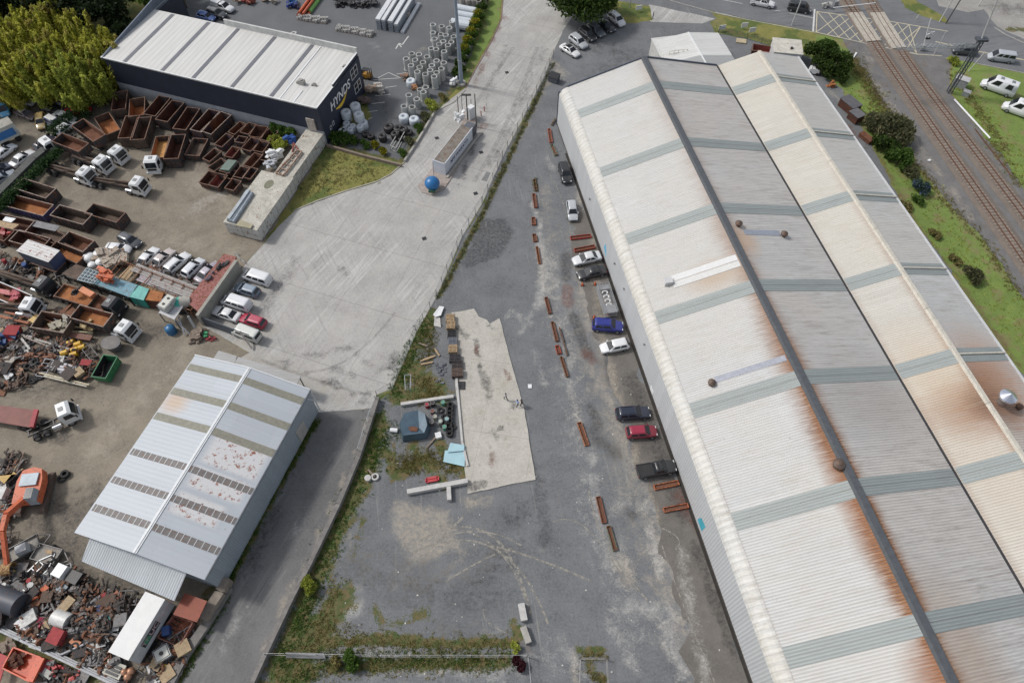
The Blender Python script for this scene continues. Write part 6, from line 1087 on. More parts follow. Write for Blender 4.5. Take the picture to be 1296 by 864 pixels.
for px in ((512, 474), (520, 474), (513, 493), (519, 492)): c = at(*px, .6); mb.bar((c.x, c.y, 0), c, .07)
mb.build('metal_bench', GALV, label='thin metal frame standing in the grass beside the lane wall', cat='frame')
mb = MB()
for k in range(18):
    p = at(558+R.uniform(-6, 8), 472+R.uniform(-12, 14), 0); mb.box(p.x-.2, p.x+R.uniform(.1, .3), p.y-.15, p.y+R.uniform(.05, .3), 0, R.uniform(.06, .22))
mb.build('rubble', PM((.12, .13, .15), .9, 0, .4), label='dark scattered rubble between the weeds and the pallets', cat='rubble', kind='stuff')
def tyre(o, r=.42, m=RUBBER, w=.26): MB().tube((0, 0, 0), (0, 0, w), r, r*.52, 16).build('tread', m, o)
def tyres(pxs, group, lbl, r=.42, z=0.0):
    for i, (px, n) in enumerate(pxs):
        for k in range(n):
            o = place(('tyre', r), lambda e: tyre(e, r), at(px[0], px[1], 0)+Vector((R.uniform(-.05, .05), R.uniform(-.05, .05), k*.26+z)), R.uniform(0, 3), 'tyre', lbl, 'tyre', group)
tyres([((569+R.uniform(-1, 1), 514+5.2*k), 2) for k in range(8)]+[((563, 528), 1), ((560, 538), 2), ((573, 541), 1), ((558, 520), 1)], 'black tyres piled left of the slab', 'black tyre in the pile left of the slab', .48)
DC = [((541, 515), RD, 'bright red drum at the top of the tyre pile'), ((548, 513), BK, 'black drum at the top of the tyre pile'), ((561, 512), (.08, .3, .2), 'green drum at the top of the tyre pile'), ((563, 543), (.08, .3, .2), 'green drum at the foot of the tyre pile'), ((558, 536), (.45, .5, .45), 'pale drum in the middle of the tyre pile'), ((548, 523), (.15, .06, .05), 'brown drum left of the tyre rows'), ((551, 530), (.35, .36, .3), 'grey drum left of the tyre rows'), ((547, 537), (.12, .1, .1), 'dark drum left of the white box'), ((566, 533), (.25, .4, .4), 'faded blue drum beside the tyre rows')]
def drum(o, c_): MB().cyl((0, 0, 0), (0, 0, .85), .3, n=16).build('body', PM(c_, .5, .1, .1, 2, .1), o); MB().tube((0, 0, .85), (0, 0, .88), .31, .27).build('rim', STEEL, o)
for px, c_, lb in DC: place(('drum', c_), lambda e, c=c_: drum(e, c), at(*px), 0, 'drum', lb, 'drum', 'drums beside the tyre pile')
def person(px, shirt, trous, head, label, bag=None, face=0, step=.18, hair=(.03, .025, .02), z=.12):
    g = at(*px, z); o = bpy.data.objects.new('person', bpy.data.meshes.new('person')); COL.objects.link(o)
    V = [(0, 0, .95), (0, 0, 1.2), (0, 0, 1.42), (0, 0, 1.52), (0, 0, 1.62), (0, 0, 1.74), (.0, .1, .9), (step, .11, .5), (step*.6, .1, .08), (step*.6+.15, .1, .05), (0, -.1, .9), (-step*.6, -.11, .5), (-step*1.5, -.1, .09), (-step*1.5+.15, -.1, .05), (0, .19, 1.4), (-.1, .25, 1.14), (.05, .26, .92), (.1, .26, .84), (0, -.19, 1.4), (.1, -.25, 1.14), (.2, -.24, .94), (.24, -.24, .87)]
    E = [(0, 1), (1, 2), (2, 3), (3, 4), (4, 5), (0, 6), (6, 7), (7, 8), (8, 9), (0, 10), (10, 11), (11, 12), (12, 13), (2, 14), (14, 15), (15, 16), (16, 17), (2, 18), (18, 19), (19, 20), (20, 21)]
    Rr = [.15, .14, .15, .06, .09, .08, .095, .07, .05, .045, .095, .07, .05, .045, .07, .045, .035, .035, .07, .045, .035, .035]
    o.data.from_pydata(V, E, []); o.data.update(); o.modifiers.new('skin', 'SKIN')
    for i, r_ in enumerate(Rr): o.data.skin_vertices[0].data[i].radius = (r_, r_)
    o.data.skin_vertices[0].data[0].use_root = True
    sm = o.modifiers.new('sub', 'SUBSURF'); sm.levels = sm.render_levels = 1
    t = NT('person cloth and skin'); zz = t.sep(t.obj())[2]; yy = t.M('ABSOLUTE', t.sep(t.obj())[1])
    c = t.mix(t.M('GREATER_THAN', zz, .93), trous, shirt); c = t.mix(t.M('GREATER_THAN', zz, 1.5), c, head)
    c = t.mix(t.M('MULTIPLY', t.M('LESS_THAN', zz, 1.15), t.M('GREATER_THAN', yy, .21)), c, head); c = t.mix(t.M('LESS_THAN', zz, .1), c, (.02, .02, .02))
    o.data.materials.append(t.fin(c, .8)); o.location = (g.x, g.y, z); o.rotation_euler.z = face; tag(o, label, 'person')
    MB().ball((-.02, 0, 1.7), .115, 10, 8).build('hair', PM(hair, .8), o)
person((655, 513.5), (.25, .35, .6), (.02, .025, .04), (.35, .22, .16), 'person in a pale blue top at the right edge of the slab', face=.6)
person((660, 513), (.02, .02, .022), (.02, .02, .022), (.3, .2, .15), 'person in black clothes beside the one in pale blue', face=3.4, z=.01)
person((640, 505.5), (.62, .6, .6), (.02, .02, .03), (.4, .25, .18), 'person in a white top walking on the concrete slab', face=2.2, step=.26)
for o in [x for x in bpy.data.objects if x.name.startswith('hair') and not x.parent]: bpy.data.objects.remove(o)
# ---------------------------------------------------------------- stockyard: upright concrete pipes, wrapped rolls, pipe racks
PIPE = PM((.46, .47, .46), .85, 0, .12, 2, 0, .25, 'pale concrete pipe'); PIPB = PM((.36, .33, .3), .85, 0, .15, 2, 0, .3, 'brown concrete pipe'); PLW = PM((.52, .56, .6), .6, 0, .1, 2, 0, .1, 'white wrapped roll')
def cpipe(o, r=.62, h=2.2, m=PIPE): MB().tube((0, 0, .0), (0, 0, h), r, r*.78, 20).build('pipe', m, o); MB().tube((0, 0, .002), (0, 0, .25), r*1.12, r*1.001, 20).build('collar', m, o)
PX = [(549, 42), (560, 44), (569.5, 46), (573, 38), (549, 52), (559, 54), (565, 55), (575, 57), (551, 60), (562, 63), (557, 66.5), (572, 64), (568, 68), (547, 72), (553, 73), (563, 76), (523, 82), (532, 83), (542, 86), (516, 88.5), (527, 90), (554, 91), (563, 93.5), (537, 93), (522, 97), (548, 97), (533, 99), (560, 101), (546, 103), (554, 106), (530, 105), (540, 108), (551, 111), (533, 124), (540, 121), (519, 131), (529, 136), (513, 145), (523, 146), (537, 127)]
ORD = ['first', 'second', 'third', 'fourth', 'fifth', 'sixth', 'seventh']
for lo_, hi_, wh_, h_ in ((0, 80, 'far group beside the light pole', 1.9), (80, 112, 'packed middle group', 2.5), (112, 200, 'near group by the driveway kerb', 1.9)):
    gp = sorted([p for p in PX if lo_ <= p[1] < hi_], key=lambda p: p[1])
    for r_ in range(0, len(gp), 4):
        for k_, (x, y) in enumerate(sorted(gp[r_:r_+4])):
            i = (r_+k_) % 2; place(('cp', i, h_), lambda e, h=h_, b=i: cpipe(e, .62, h, PIPE if not b else PM((.42, .425, .41), .85, 0, .12, 2, 0, .3)), at(x, y), 0, 'concrete_pipe', 'pale upright concrete pipe, '+ORD[k_]+' from left, '+ORD[r_//4]+' row down, '+wh_, 'concrete pipe', 'upright concrete pipes, '+wh_)
for i, (x, y) in enumerate([(586, 4), (593, 5), (600, 5), (606, 6), (590, -2), (598, -2), (605, -1), (612, 3)]):
    place(('cp2',), lambda e: cpipe(e, .7, 1.6, PIPB), at(x, y+3), 0, 'concrete_pipe', 'upright brownish concrete pipe behind the lying white pipes', 'concrete pipe', 'upright brownish pipes at the top edge')
def roll(o, r=.9, h=1.5, m=PLW):
    MB().ring([[(rr*math.cos(a), rr*math.sin(a), z) for a in [i*math.pi/10 for i in range(20)]] for rr, z in ((r*.93, 0), (r, .15), (r, h-.15), (r*.9, h), (r*.35, h), (r*.3, h-.25))]).build('roll', m, o)
for i, (x, y, r_, h_, up, lb) in enumerate([(441, 152, .8, 1.3, 0, ''), (453, 150, .95, 1.6, 1.5, ''), (441, 156, .95, 1.5, 1.2, ''), (457, 159, .95, 1.5, 1.2, ''), (461, 162, .85, 1.4, 0, ''), (440, 162, .7, 1.2, 0, ''), (448, 165, .6, 1.2, 0, ''), (457, 167, .65, 1.2, .2, ''), (444, 169, .65, 1.1, 0, ''), (434, 171, .7, 1.1, 0, ''), (438, 168, .6, 1.1, 0, '')]):
    place(('roll', r_, h_), lambda e, r=r_, h=h_: roll(e, r, h), at(x, y)+Vector((0, 0, up)), i, 'wrapped_roll', 'white wrapped pipe coil in the pile against the navy warehouse end', 'pipe coil', 'white wrapped coils by the navy wall')
for x, y, lb in ((512, 157, 'white wrapped coil, left of the two by the kerb'), (525, 160, 'white wrapped coil, right of the two by the kerb'), (521, 112, 'small white coil standing by the parking lines')): place(('roll', .95, 1.3), lambda e: roll(e, .95, 1.3), at(x, y-3), .3, 'wrapped_roll', lb, 'pipe coil')
BR_ = PM((.022, .02, .022), .5, 0, .2)
for i, (x, y, r_) in enumerate([(493, 166, 1.0), (505, 168, .9), (512, 169, .8), (501, 175, .8), (485, 178, .75), (463, 172, .7), (470, 175, .7), (518, 170, .7), (452, 179, .6), (507, 178, .5)]):
    place(('broll', r_), lambda e, r=r_: roll(e, r, 1.2 if r > .7 else .7, BR_), at(x, y), i, 'black_coil', ['thick black pipe coil standing alone nearest the parking bays', 'black pipe coil touching the thick one', 'smaller black pipe coil at the right of the thick one', 'dark blue black coil in front of the metal crate', 'black coil by the yellow shrub', 'black coil left among the shrubs', 'black coil below the white pile', 'black coil against the kerb hedge', 'low black coil beside the grey box', 'low black coil in the metal crate corner'][i], 'pipe coil', 'black pipe coils in the yard corner')
mb = MB(); q = [(495, 190), (508, 168), (514, 170), (502, 193)]
for z in (.1, 1.0):
    for a, b in zip(q, q[1:]+q[:1]): mb.bar(at(*a)+Vector((0, 0, z)), at(*b)+Vector((0, 0, z)), .12)
for a in q: mb.bar(at(*a), at(*a)+Vector((0, 0, 1)), .12)
mb.build('metal_crate', PM((.4, .4, .38), .6), label='long open metal crate in the corner by the kerb', cat='crate')
def lyingpipes(a, b, n, r, m, name, label, group, z=0, cat='pipe', stack=1, gap=1.02, hollow=True):
    P, Q = at(*a), at(*b); d = (Q-P).normalized(); s_ = Vector((-d.y, d.x, 0)); L = (Q-P).length
    for lv in range(stack):
        for k in range(n-lv):
            o = s_*(k-(n-lv-1)/2)*2*r*gap; c = P+o+Vector((0, 0, r+z+lv*r*1.74))
            (MB().tube(c, c+d*L, r, r*.8, 14)).build(name, m, label=label, cat=cat, group=group)
lyingpipes((578, 22), (606, 27), 1, .75, PLW, 'lying_pipe', 'topmost white pipe lying across by the hedge', None); lyingpipes((578, 14), (604, 19), 1, .75, PLW, 'lying_pipe', 'white pipe lying behind the topmost one', None); lyingpipes((572, 35), (595, 39), 1, 1.0, PLW, 'lying_pipe', 'fat white pipe lying nearest the light pole', None); lyingpipes((580, 29), (604, 33), 1, .7, PLW, 'lying_pipe', 'white pipe lying between the fat one and the topmost', None)
pr = thing('pipe_rack', 'big stacked bundle of long white pipes standing in the stockyard', 'pipe bundle', (0, 0, 0)); W2 = PM((.62, .64, .66), .5, 0, .06)
P = at(480, 38); Q = at(506, -4); d = (Q-P).normalized(); s_ = Vector((d.y, -d.x, 0)); L = 11
for j, (off, hh, ww) in enumerate(((0, 2.6, 1.0), (1.15, 2.6, .7), (2.7, 2.6, 1.0), (3.85, 2.2, .8), (5.1, .6, .7))):
    for z in np.arange(.2, hh, .5): MB().bar(P+s_*off+Vector((0, 0, z)), P+s_*off+d*L+Vector((0, 0, z)), ww, .42).build('pipe', W2 if z > hh-.6 else PM((.3, .33, .37), .6, 0, .2), pr)
for t_ in (1, 5, 9): MB().box(-.1, 5.6, -.06, .06, 0, .15).build('bearer', WOODG, pr, loc=P+d*t_, rz=math.atan2(s_.y, s_.x))
q = at(516, 17); 
for px, lb in (((514, 20), 'lone short concrete ring right of the white pipe bundle'), ((516, 9), 'far concrete ring beyond the white pipe bundle')): place(('ring',), lambda e: cpipe(e, .9, 1.0, PIPB), at(*px), 0, 'concrete_ring', lb, 'concrete ring')
# pallets of small rings
def ringpallet(o, n=(4, 3)):
    MB().box(-1.3, 1.3, -.9, .9, 0, .14).build('pallet', WOODG, o); rr = random.Random(3)
    for i in range(n[0]):
        for j in range(n[1]): x, y = -1.0+i*.65, -.6+j*.6; MB().tube((x, y, .141), (x, y, rr.uniform(.5, 1.0)), .27, .17, 12).build('ring', CONCP, o)
for px, lb, rz in (((385, 24), 'left pallet of small pale concrete rings beside the orange pipes', -.3), ((397, 26), 'middle pallet of small concrete rings beside the orange pipes', -.3), ((408, 27), 'right pallet of small concrete rings beside the orange pipes', -.3), ((434, 38), 'left pallet of short pipe rings in mid yard', -.3), ((446, 40), 'second pallet of short pipe rings in mid yard', -.3), ((456, 42), 'third pallet of short pipe rings in mid yard', -.3), ((465, 44), 'pallet of short pipe rings next to the white pipe bundle', -.3)):
    place('ringpallet', ringpallet, at(*px), rz, 'ring_pallet', lb, 'pallet', 'pallets of concrete rings')
for i in range(7):
    c_ = [(.5, .08, .03), (.45, .1, .04), (.52, .12, .05), (.48, .07, .03)][i % 4]; P = at(377+i*1.6, 21+i*.6)+Vector((0, 0, .25+.4*(i % 3))); d = (at(400, -10)-at(377, 21)).normalized()
    MB().cyl(P, P+d*9, .28, n=10).build('orange_pipe', PM(c_, .5, 0, .1), label='long orange red pipe in the stack at the top of the stockyard', cat='pipe', group='orange red pipes at the top')
P = at(392, 17)+Vector((0, 0, .3)); MB().cyl(P, P+d*8, .45, n=12).build('green_pipe', PM((.22, .48, .12), .5), label='bright green pipe beside the orange stack', cat='pipe')
for i, px in enumerate(((368, 2), (372, 6), (368, 10), (375, 11))): crumple(at(*px), 1.6, 1.4, 1.1, PM([(.02, .07, .35), (.04, .2, .45), (.02, .06, .3), (.02, .04, .15)][i], .5), 'blue_fittings', ['top heap of blue pipe fittings', 'pale blue heap of pipe fittings', 'lower deep blue heap of pipe fittings', 'dark blue heap of fittings against the orange pipes'][i], 'pipe fittings', 'blue fittings', .3, 60+i, 10)
for i, px in enumerate(((428, 3), (437, 5), (446, 7), (455, 9), (466, 8), (475, 6), (440, -2), (452, -1), (430, 8))): crumple(at(*px), 2.0, 1.6, .9, PM((.02, .02, .024), .6), 'black_fittings', 'heap of black pipe fittings at the top edge of the stockyard', 'pipe fittings', 'black fittings at the top edge', i, 70+i, 12)
for i, px in enumerate(((312, 3), (318, 5), (337, 2), (346, 4), (302, 4))): crumple(at(*px), 1.7, 1.4, 1.0, PM([(.3, .05, .04), (.25, .06, .04), (.3, .2, .14), (.4, .36, .3), (.35, .25, .18)][i], .7), 'stacked_goods', ['dark red heap of goods behind the navy warehouse', 'second dark red heap of goods behind the navy warehouse', 'brown bundle at the top edge of the stockyard', 'pale bundle at the top edge of the stockyard', 'tan bundle behind the white pickup'][i], 'goods', None, i, 90+i, 10)
crumple(at(469, 118), 2.6, 1.8, 1.5, PM((.36, .27, .2), .8), 'timber_bundle', 'strapped brown timber bundle in the parking bays', 'timber bundle', None, -.3, 101, 12); crumple(at(481, 116), 2.2, 1.6, 1.4, PM((.5, .46, .42), .8), 'timber_bundle', 'pale wrapped bundle right of the brown one', 'bundle', None, -.3, 102, 10)
crumple(at(462, 131), 2.2, 1.8, 1.0, PM((.13, .09, .08), .8), 'pallet_heap', 'dark brown heap of pallets by the navy end wall', 'pallets', None, -.2, 103, 12); crumple(at(513, 100), 1.6, 1.3, .9, PM((.25, .15, .1), .8), 'crate', 'brown crate with orange contents left of the standing pipes', 'crate', None, .6, 104, 8); crumple(at(524, 115), 1.3, 1.1, 1.0, PM((.35, .17, .08), .8), 'crate', 'small orange brown crate between coil and pipes', 'crate', None, .2, 105, 7)
fk = thing('forklift', 'yellow orange forklift beside the far corner of the navy warehouse', 'forklift', at(466, 99), -.3)
MB().box(-1.2, .7, -.6, .6, .3, 1.1, .1, .05).build('body', PM((.55, .27, .04), .5), fk); MB().box(-.9, .4, -.5, .5, 1.9, 1.98).bar((-.8, -.45, 1), (-.8, -.45, 1.9), .08).bar((-.8, .45, 1), (-.8, .45, 1.9), .08).bar((.4, -.45, 1), (.35, -.45, 1.9), .08).bar((.4, .45, 1), (.35, .45, 1.9), .08).build('overhead_guard', BLACKM, fk)
MB().box(.75, .85, -.4, -.3, .1, 2.2).box(.75, .85, .3, .4, .1, 2.2).build('mast', BLACKM, fk); MB().box(.86, 2.0, -.4, -.25, .12, .17).box(.86, 2.0, .25, .4, .12, .17).build('fork', STEEL, fk)
for x, y in ((-.8, -.55), (-.8, .55), (.45, -.55), (.45, .55)): MB().cyl((x, y-.1, .3), (x, y+.1, .3), .3, n=12).build('tyre', RUBBER, fk)
q = at(456, 96); MB().cyl((q.x, q.y, 0), (q.x, q.y, 1.6), .8, n=16).build('grey_tank', PM((.1, .13, .15), .6), label='dark grey round tank at the far corner of the navy warehouse', cat='tank')
# weighbridge island with blue ball tank
ISL = [(529, 236), (538, 226), (584, 158), (590, 132), (604, 150), (602, 170), (574, 222), (562, 240), (548, 248), (534, 244)]
ip = [tuple(at(*p))[:2] for p in ISL]; MB().prism(ip, 0.0, .16).build('traffic_island', PM((.38, .33, .3), .9, 0, .2, 1.5, .1, .4), kind='structure')
P, Q = at(555, 206, 2.6), at(590, 161, 2.6); rzw = math.atan2((Q-P).y, (Q-P).x); Lw = (Q-P).length
wb_ = thing('wash_unit', 'long white walled unit with brown debris roof on the driveway island', 'kiosk', (P.x, P.y, .16), rzw)
MB().box(0, Lw, -1.2, 1.2, 0, 2.45).build('wall', PM((.6, .63, .68), .6, 0, .05), wb_); MB().box(.15, Lw, -1.1, 1.1, 2.451, 2.5).build('roof', PM((.2, .18, .155), .9, 0, .35, 1.2, .1, .4), wb_)
MB().box(0, Lw+.1, -1.26, -1.14, 2.452, 2.7).box(-.06, .06, -1.13, 1.2, 2.452, 2.7).build('parapet', PM((.62, .65, .7), .6, 0, .05), wb_)
text_mesh('side_lettering', 'MPS WAIKATO', .95, PM((.03, .05, .16), .6), wb_, Matrix(((1, 0, 0, Lw*.5), (0, 0, -1, -1.212), (0, 1, 0, 1.4), (0, 0, 0, 1))), .2)
MB().box(Lw+.1, Lw+2.0, -.9, .8, 0, 2.0).build('pump_cabinet', PM((.1, .11, .13), .6), wb_); MB().box(-.5, Lw+2.6, -1.9, -1.5, 0, .25).build('plinth', CONC, wb_)
q = at(548, 240); bt = thing('blue_ball_tank', 'bright blue ball shaped tank at the foot of the white unit', 'tank', (q.x, q.y, .16), 0); MB().ball((0, 0, 1.35), 1.3, 24, 14, .86).build('ball', PM((.012, .14, .36), .35, 0, .08), bt); MB().box(-.6, .6, -1.45, -1.1, .5, .95).build('name_plate', PM((.03, .1, .07), .6), bt); MB().cyl((0, 0, 0), (0, 0, .3), 1.0, n=16).build('base', CONC, bt)
MB().cyl((q.x+.2, q.y+1.6, .3), (q.x+.3, q.y+1.7, 4.6), .05, n=6).build('thin_mast', STEEL, label='thin mast between the blue ball and the white unit', cat='mast')
crumple(at(583, 158, .16), 2.2, 1.5, 1.7, WHITE, 'white_equipment', 'clutter of white pipework on the far end of the white unit', 'equipment', None, .8, 110, 14).location.z = 1.3
MB().box(-.7, .7, -.5, .5, 0, 2.6).build('white_cabinet', WHITE, loc=at(596, 150, 0), rz=.8, label='tall white cabinet between the poles on the island', cat='cabinet')
for i, (px, h_, r_) in enumerate([((581, 152), 5.2, .09), ((586, 151), 5.4, .1), ((592, 152), 5.4, .12), ((603, 161), 7.2, .12), ((597, 146), 3.6, .1)]):
    c = at(*px); m_ = MB().cyl(c, c+Vector((0, 0, h_)), r_, r_*.8, n=8)
    if i == 2: m_.box(c.x-.9, c.x+.9, c.y-.15, c.y+.15, h_, h_+.25)
    m_.build('pole', PM([(.12, .12, .12), (.4, .4, .38), (.06, .06, .06), (.13, .13, .13), (.3, .3, .3)][i], .6), label=['thin dark pole leftmost on the island', 'pale grey pole second from left on the island', 'dark pole with a short cross head on the island', 'tallest dark post at the right of the island', 'short pale post behind the white cabinet'][i], cat='pole')
for px, lb in (((609, 147), 'left red marker post by the rusty stain'), ((613, 141), 'right red marker post by the rusty stain')): c = at(*px); MB().cyl(c, c+Vector((0, 0, 1.1)), .09, n=6).build('marker_post', PM((.35, .06, .05), .7), label=lb, cat='post')
for px, lb in (((553, 175), 'dark square drain cover left of the island'), ((609, 193), 'dark square drain cover right of the island'), ((641.5, 92), 'dark round drain cover on the upper driveway'), ((602, 245), 'dark drain cover near the wire fence'), ((537, 302), 'dark drain cover in the middle of the drive')):
    c = at(*px); MB().box(-.35, .35, -.35, .35, 0, .02).build('drain_cover', BLACKM, loc=(c.x, c.y, .025), rz=.4, kind='structure')
plank([(609, 228), (616, 217), (621, 219), (616, 230)], .02, .02, PM((.2, .2, .2), .9), 'utility_cover', 'grey square utility cover beside the wire fence', 'cover')
# tall lamp pole
c = at(584, 107); lp_ = thing('lighting_pole', 'tall thick grey lighting pole beside the stockyard hedge', 'pole', c); MB().cyl((0, 0, 0), (0, 0, 24), .42, .2, n=14).build('pole', PM((.25, .3, .36), .6, .1, .1), lp_); MB().cyl((0, 0, .01), (0, 0, .5), .9, n=14).build('base', CONC, lp_); MB().cyl((0, 0, 5.2), (0, 0, 5.4), .43, n=14).build('band', GALV, lp_); MB().box(-1.2, 1.2, -.3, .3, 24, 24.5).build('lamp_head', STEEL, lp_)
crumple(at(575, 108), 1.2, 2.6, 1.6, WHITE, 'white_bags', 'stack of white wrapped sacks at the foot of the lighting pole', 'sacks', None, -.4, 120, 8)
o = thing('pallet_box', 'small black wheeled bin beside the far warehouse corner', 'bin', at(701, 103), -.5); MB().box(-.9, .9, -.7, .7, .1, 1.25, -.06, -.06).build('body', PM((.09, .1, .12), .6), o); MB().hexa([(-1, -.8, 1.26), (1, -.8, 1.26), (1, .8, 1.26), (-1, .8, 1.26)], [(-1, -.8, 1.32), (1, -.8, 1.32), (1, .8, 1.5), (-1, .8, 1.5)]).build('lid', BLACKM, o)
# behind the second bay
for px, s_, c_, lb, m_ in (((1073, 138), (3.4, 2.2, 1.6), 0, 'dark flat topped steel crate behind the warehouse', PM((.1, .1, .11), .7)), ((1081, 152), (2.2, 1.9, 1.5), 0, 'smaller dark steel crate below the flat topped one', PM((.13, .13, .14), .7)), ((1095, 177), (2.6, 1.1, .7), 0, 'small rusty steel box by the bushy shrub', rustm(1))):
    o = thing('steel_crate', lb, 'crate', at(*px), 2.05); x, y, z = s_; MB().box(-x/2, x/2, -y/2, y/2, .1, z).build('body', rustm(0) if 'rusty' not in lb else m_, o); MB().box(-x/2-.08, x/2+.08, -y/2-.08, y/2+.08, z+.001, z+.12).build('lid', m_, o)
crumple(at(1052, 109), 1.9, 1.4, .7, rustm(2), 'scrap_bundle', 'small orange rusty bundle behind the warehouse', 'scrap', None, .4, 130, 9)
fk = thing('forklift', 'small white forklift tucked between the warehouse gutter and the shrubs', 'forklift', at(1030, 93), -.35)
MB().box(-1.2, .9, -.65, .65, .3, 1.2, .15, .08).build('body', WHITE, fk); MB().box(-.7, .5, -.55, .55, 2.0, 2.08).bar((-.7, -.5, 1.1), (-.7, -.5, 2), .08).bar((-.7, .5, 1.1), (-.7, .5, 2), .08).bar((.5, -.5, 1.1), (.5, -.5, 2), .08).bar((.5, .5, 1.1), (.5, .5, 2), .08).build('overhead_guard', BLACKM, fk)
for x, y in ((-.8, -.6), (-.8, .6), (.6, -.6), (.6, .6)): MB().cyl((x, y-.1, .32), (x, y+.1, .32), .32, n=12).build('tyre', RUBBER, fk)
# roof top clutter on the storage block
mb = MB()
for k in range(3): mb.cyl(at(289+k*3.2, 279.5+k*1, 2.95), at(313+k*3.2, 242+k*1.2, 2.95), .3, n=10)
mb.build('pipe_bundle', PM((.3, .34, .38), .5, .2), label='bundle of grey blue pipes on the roof end of the white storage block', cat='pipes')
MB().bar(at(289, 277, 3.3), at(315, 240, 3.3), .5, .2).build('steel_channel', PM((.38, .42, .45), .5, .3), label='pale steel channel on top of the grey blue pipes', cat='steel section')
plank([(298, 285), (304, 278), (320, 284), (317, 289)], 3.0, .15, PM((.35, .32, .22), .85), 'board', 'tan board on the near roof end of the white storage block', 'board')
mb = MB(); a, b, c_, d_ = at(349, 219, 2.9), at(376, 190, 2.9), at(382, 192, 2.9), at(359, 222, 2.9)
for p_, q_ in ((a, b), (b, c_), (c_, d_), (d_, a)): mb.bar(p_, q_, .22, .3)
for k in range(5): mb.bar(a+(b-a)*k/5, d_+(c_-d_)*k/5, .14, .2)
mb.build('vehicle_chassis', PM((.42, .36, .3), .7, 0, .2, 2, .3), label='long pale steel chassis frame beside the storage block roof', cat='frame')
crumple(at(349, 199, .5), 3.0, 1.6, 1.6, WHITE, 'scrap_heap', 'heap of white twisted parts left of the steel chassis frame', 'scrap heap', None, .8, 140, 18); crumple(at(344, 210, .5), 2.4, 1.6, 1.2, PM((.45, .47, .5), .6), 'scrap_heap', 'grey white cab parts below the white twisted heap', 'scrap heap', None, .8, 141, 10)
crumple(at(372, 181, .8), 2.6, 1.4, 1.5, PM((.03, .1, .35), .6), 'blue_machine', 'blue machine part by the end of the navy warehouse wall', 'machinery', None, .6, 142, 10)
mb = MB(); mb.bar(at(371, 181, 3), at(380, 193, 2.7), .2).bar(at(372, 181, 3), at(370, 192, 2.7), .2).build('a_stand', rustm(4), label='red brown A frame standing on the long chassis frame', cat='frame')
# mobile excavator and plant in the lower left
ex = thing('excavator', 'orange crawler excavator with its arm reaching down the left edge', 'excavator', at(49, 627), hd((50, 612), (26, 700))); ex.scale = (1.15, 1.15, 1.15)
EO = PM((.56, .13, .055), .55, 0, .12, 1.5, .1, .25, 'excavator orange')
MB().ring([[(-2.2, -1.0, 1.1), (-2.5, 0, 1.1), (-2.2, 1.0, 1.1), (-1.0, 1.35, 1.1), (1.5, 1.35, 1.1), (1.5, -1.35, 1.1), (-1.0, -1.35, 1.1)], [(-2.2, -1.0, 2.2), (-2.5, 0, 2.2), (-2.2, 1.0, 2.2), (-1.0, 1.35, 2.2), (1.5, 1.35, 2.0), (1.5, -1.35, 2.0), (-1.0, -1.35, 2.2)]], False).build('body', EO, ex)
MB().box(-1.7, -.3, -.9, .9, 2.2, 2.35).build('engine_cover', PM((.4, .47, .52), .5), ex); MB().box(.2, 1.6, .3, 1.3, 1.3, 2.9, .12, .06).build('cab', PM((.35, .4, .45), .4), ex); MB().box(.3, 1.5, .4, 1.2, 2.91, 2.95).build('cab_roof_window', GLASS, ex)
for s_ in (-1, 1):
    MB().ring([[(x, s_*1.0-.3, z), (x, s_*1.0+.3, z)] for x, z in ()] if 0 else [[(-2.1, s_*1.25-.3, .2), (2.1, s_*1.25-.3, .2), (2.45, s_*1.25-.3, .5), (2.1, s_*1.25-.3, .85), (-2.1, s_*1.25-.3, .85), (-2.45, s_*1.25-.3, .5)], [(-2.1, s_*1.25+.3, .2), (2.1, s_*1.25+.3, .2), (2.45, s_*1.25+.3, .5), (2.1, s_*1.25+.3, .85), (-2.1, s_*1.25+.3, .85), (-2.45, s_*1.25+.3, .5)]], False).build('track', PM((.09, .08, .07), .9, 0, .3, 3, .2), ex)
MB().bar((1.0, -.2, 1.8), (3.4, -.4, 3.6), .5, .6).bar((3.4, -.4, 3.6), (5.0, -.5, 3.3), .45, .5).build('boom', EO, ex); MB().bar((5.0, -.5, 3.3), (8.0, -.6, 1.0), .4, .4).build('arm', EO, ex); MB().bar((2.0, -.7, 2.6), (4.2, -.8, 3.4), .15).build('hydraulic_ram', STEEL, ex); MB().tube((8.2, -1.1, .7), (8.2, -.1, .7), .7, .58, 12).build('bucket', PM((.4, .27, .1), .7, 0, .2, 2, .3), ex)
def trailer(o, L=3.2, W=1.9, m=PM((.2, .2, .2), .6, .4, .2, 2, .1, .3), load=WOOD):
    MB().box(-L/2, L/2, -W/2, W/2, .45, .52).build('floor', PM((.3, .28, .25), .9, 0, .2, 2), o); mb = MB()
    for s_ in (-1, 1): mb.box(-L/2, L/2, s_*W/2-.04, s_*W/2+.04, .521, .85)
    mb.box(-L/2, -L/2+.06, -W/2+.04, W/2-.04, .521, .85).box(L/2-.06, L/2, -W/2+.04, W/2-.04, .521, .85).build('side_panel', m, o); MB().bar((L/2, -W/2, .5), (L/2+1.3, 0, .5), .09).bar((L/2, W/2, .5), (L/2+1.3, 0, .5), .09).build('drawbar', m, o)
    for s_ in (-1, 1): MB().cyl((0, s_*(W/2+.15), .32), (0, s_*(W/2+.35), .32), .32, n=12).build('tyre', RUBBER, o)
o = thing('car_trailer', 'grey box trailer with tan boards beside the excavator arm', 'trailer', at(63, 703), hd((48, 697), (87, 708)));  trailer(o)
plank([(57, 695), (66, 696), (65, 701), (57, 699)], .9, .1, WOOD, 'board', 'tan broken boards lying in the grey box trailer', 'board')
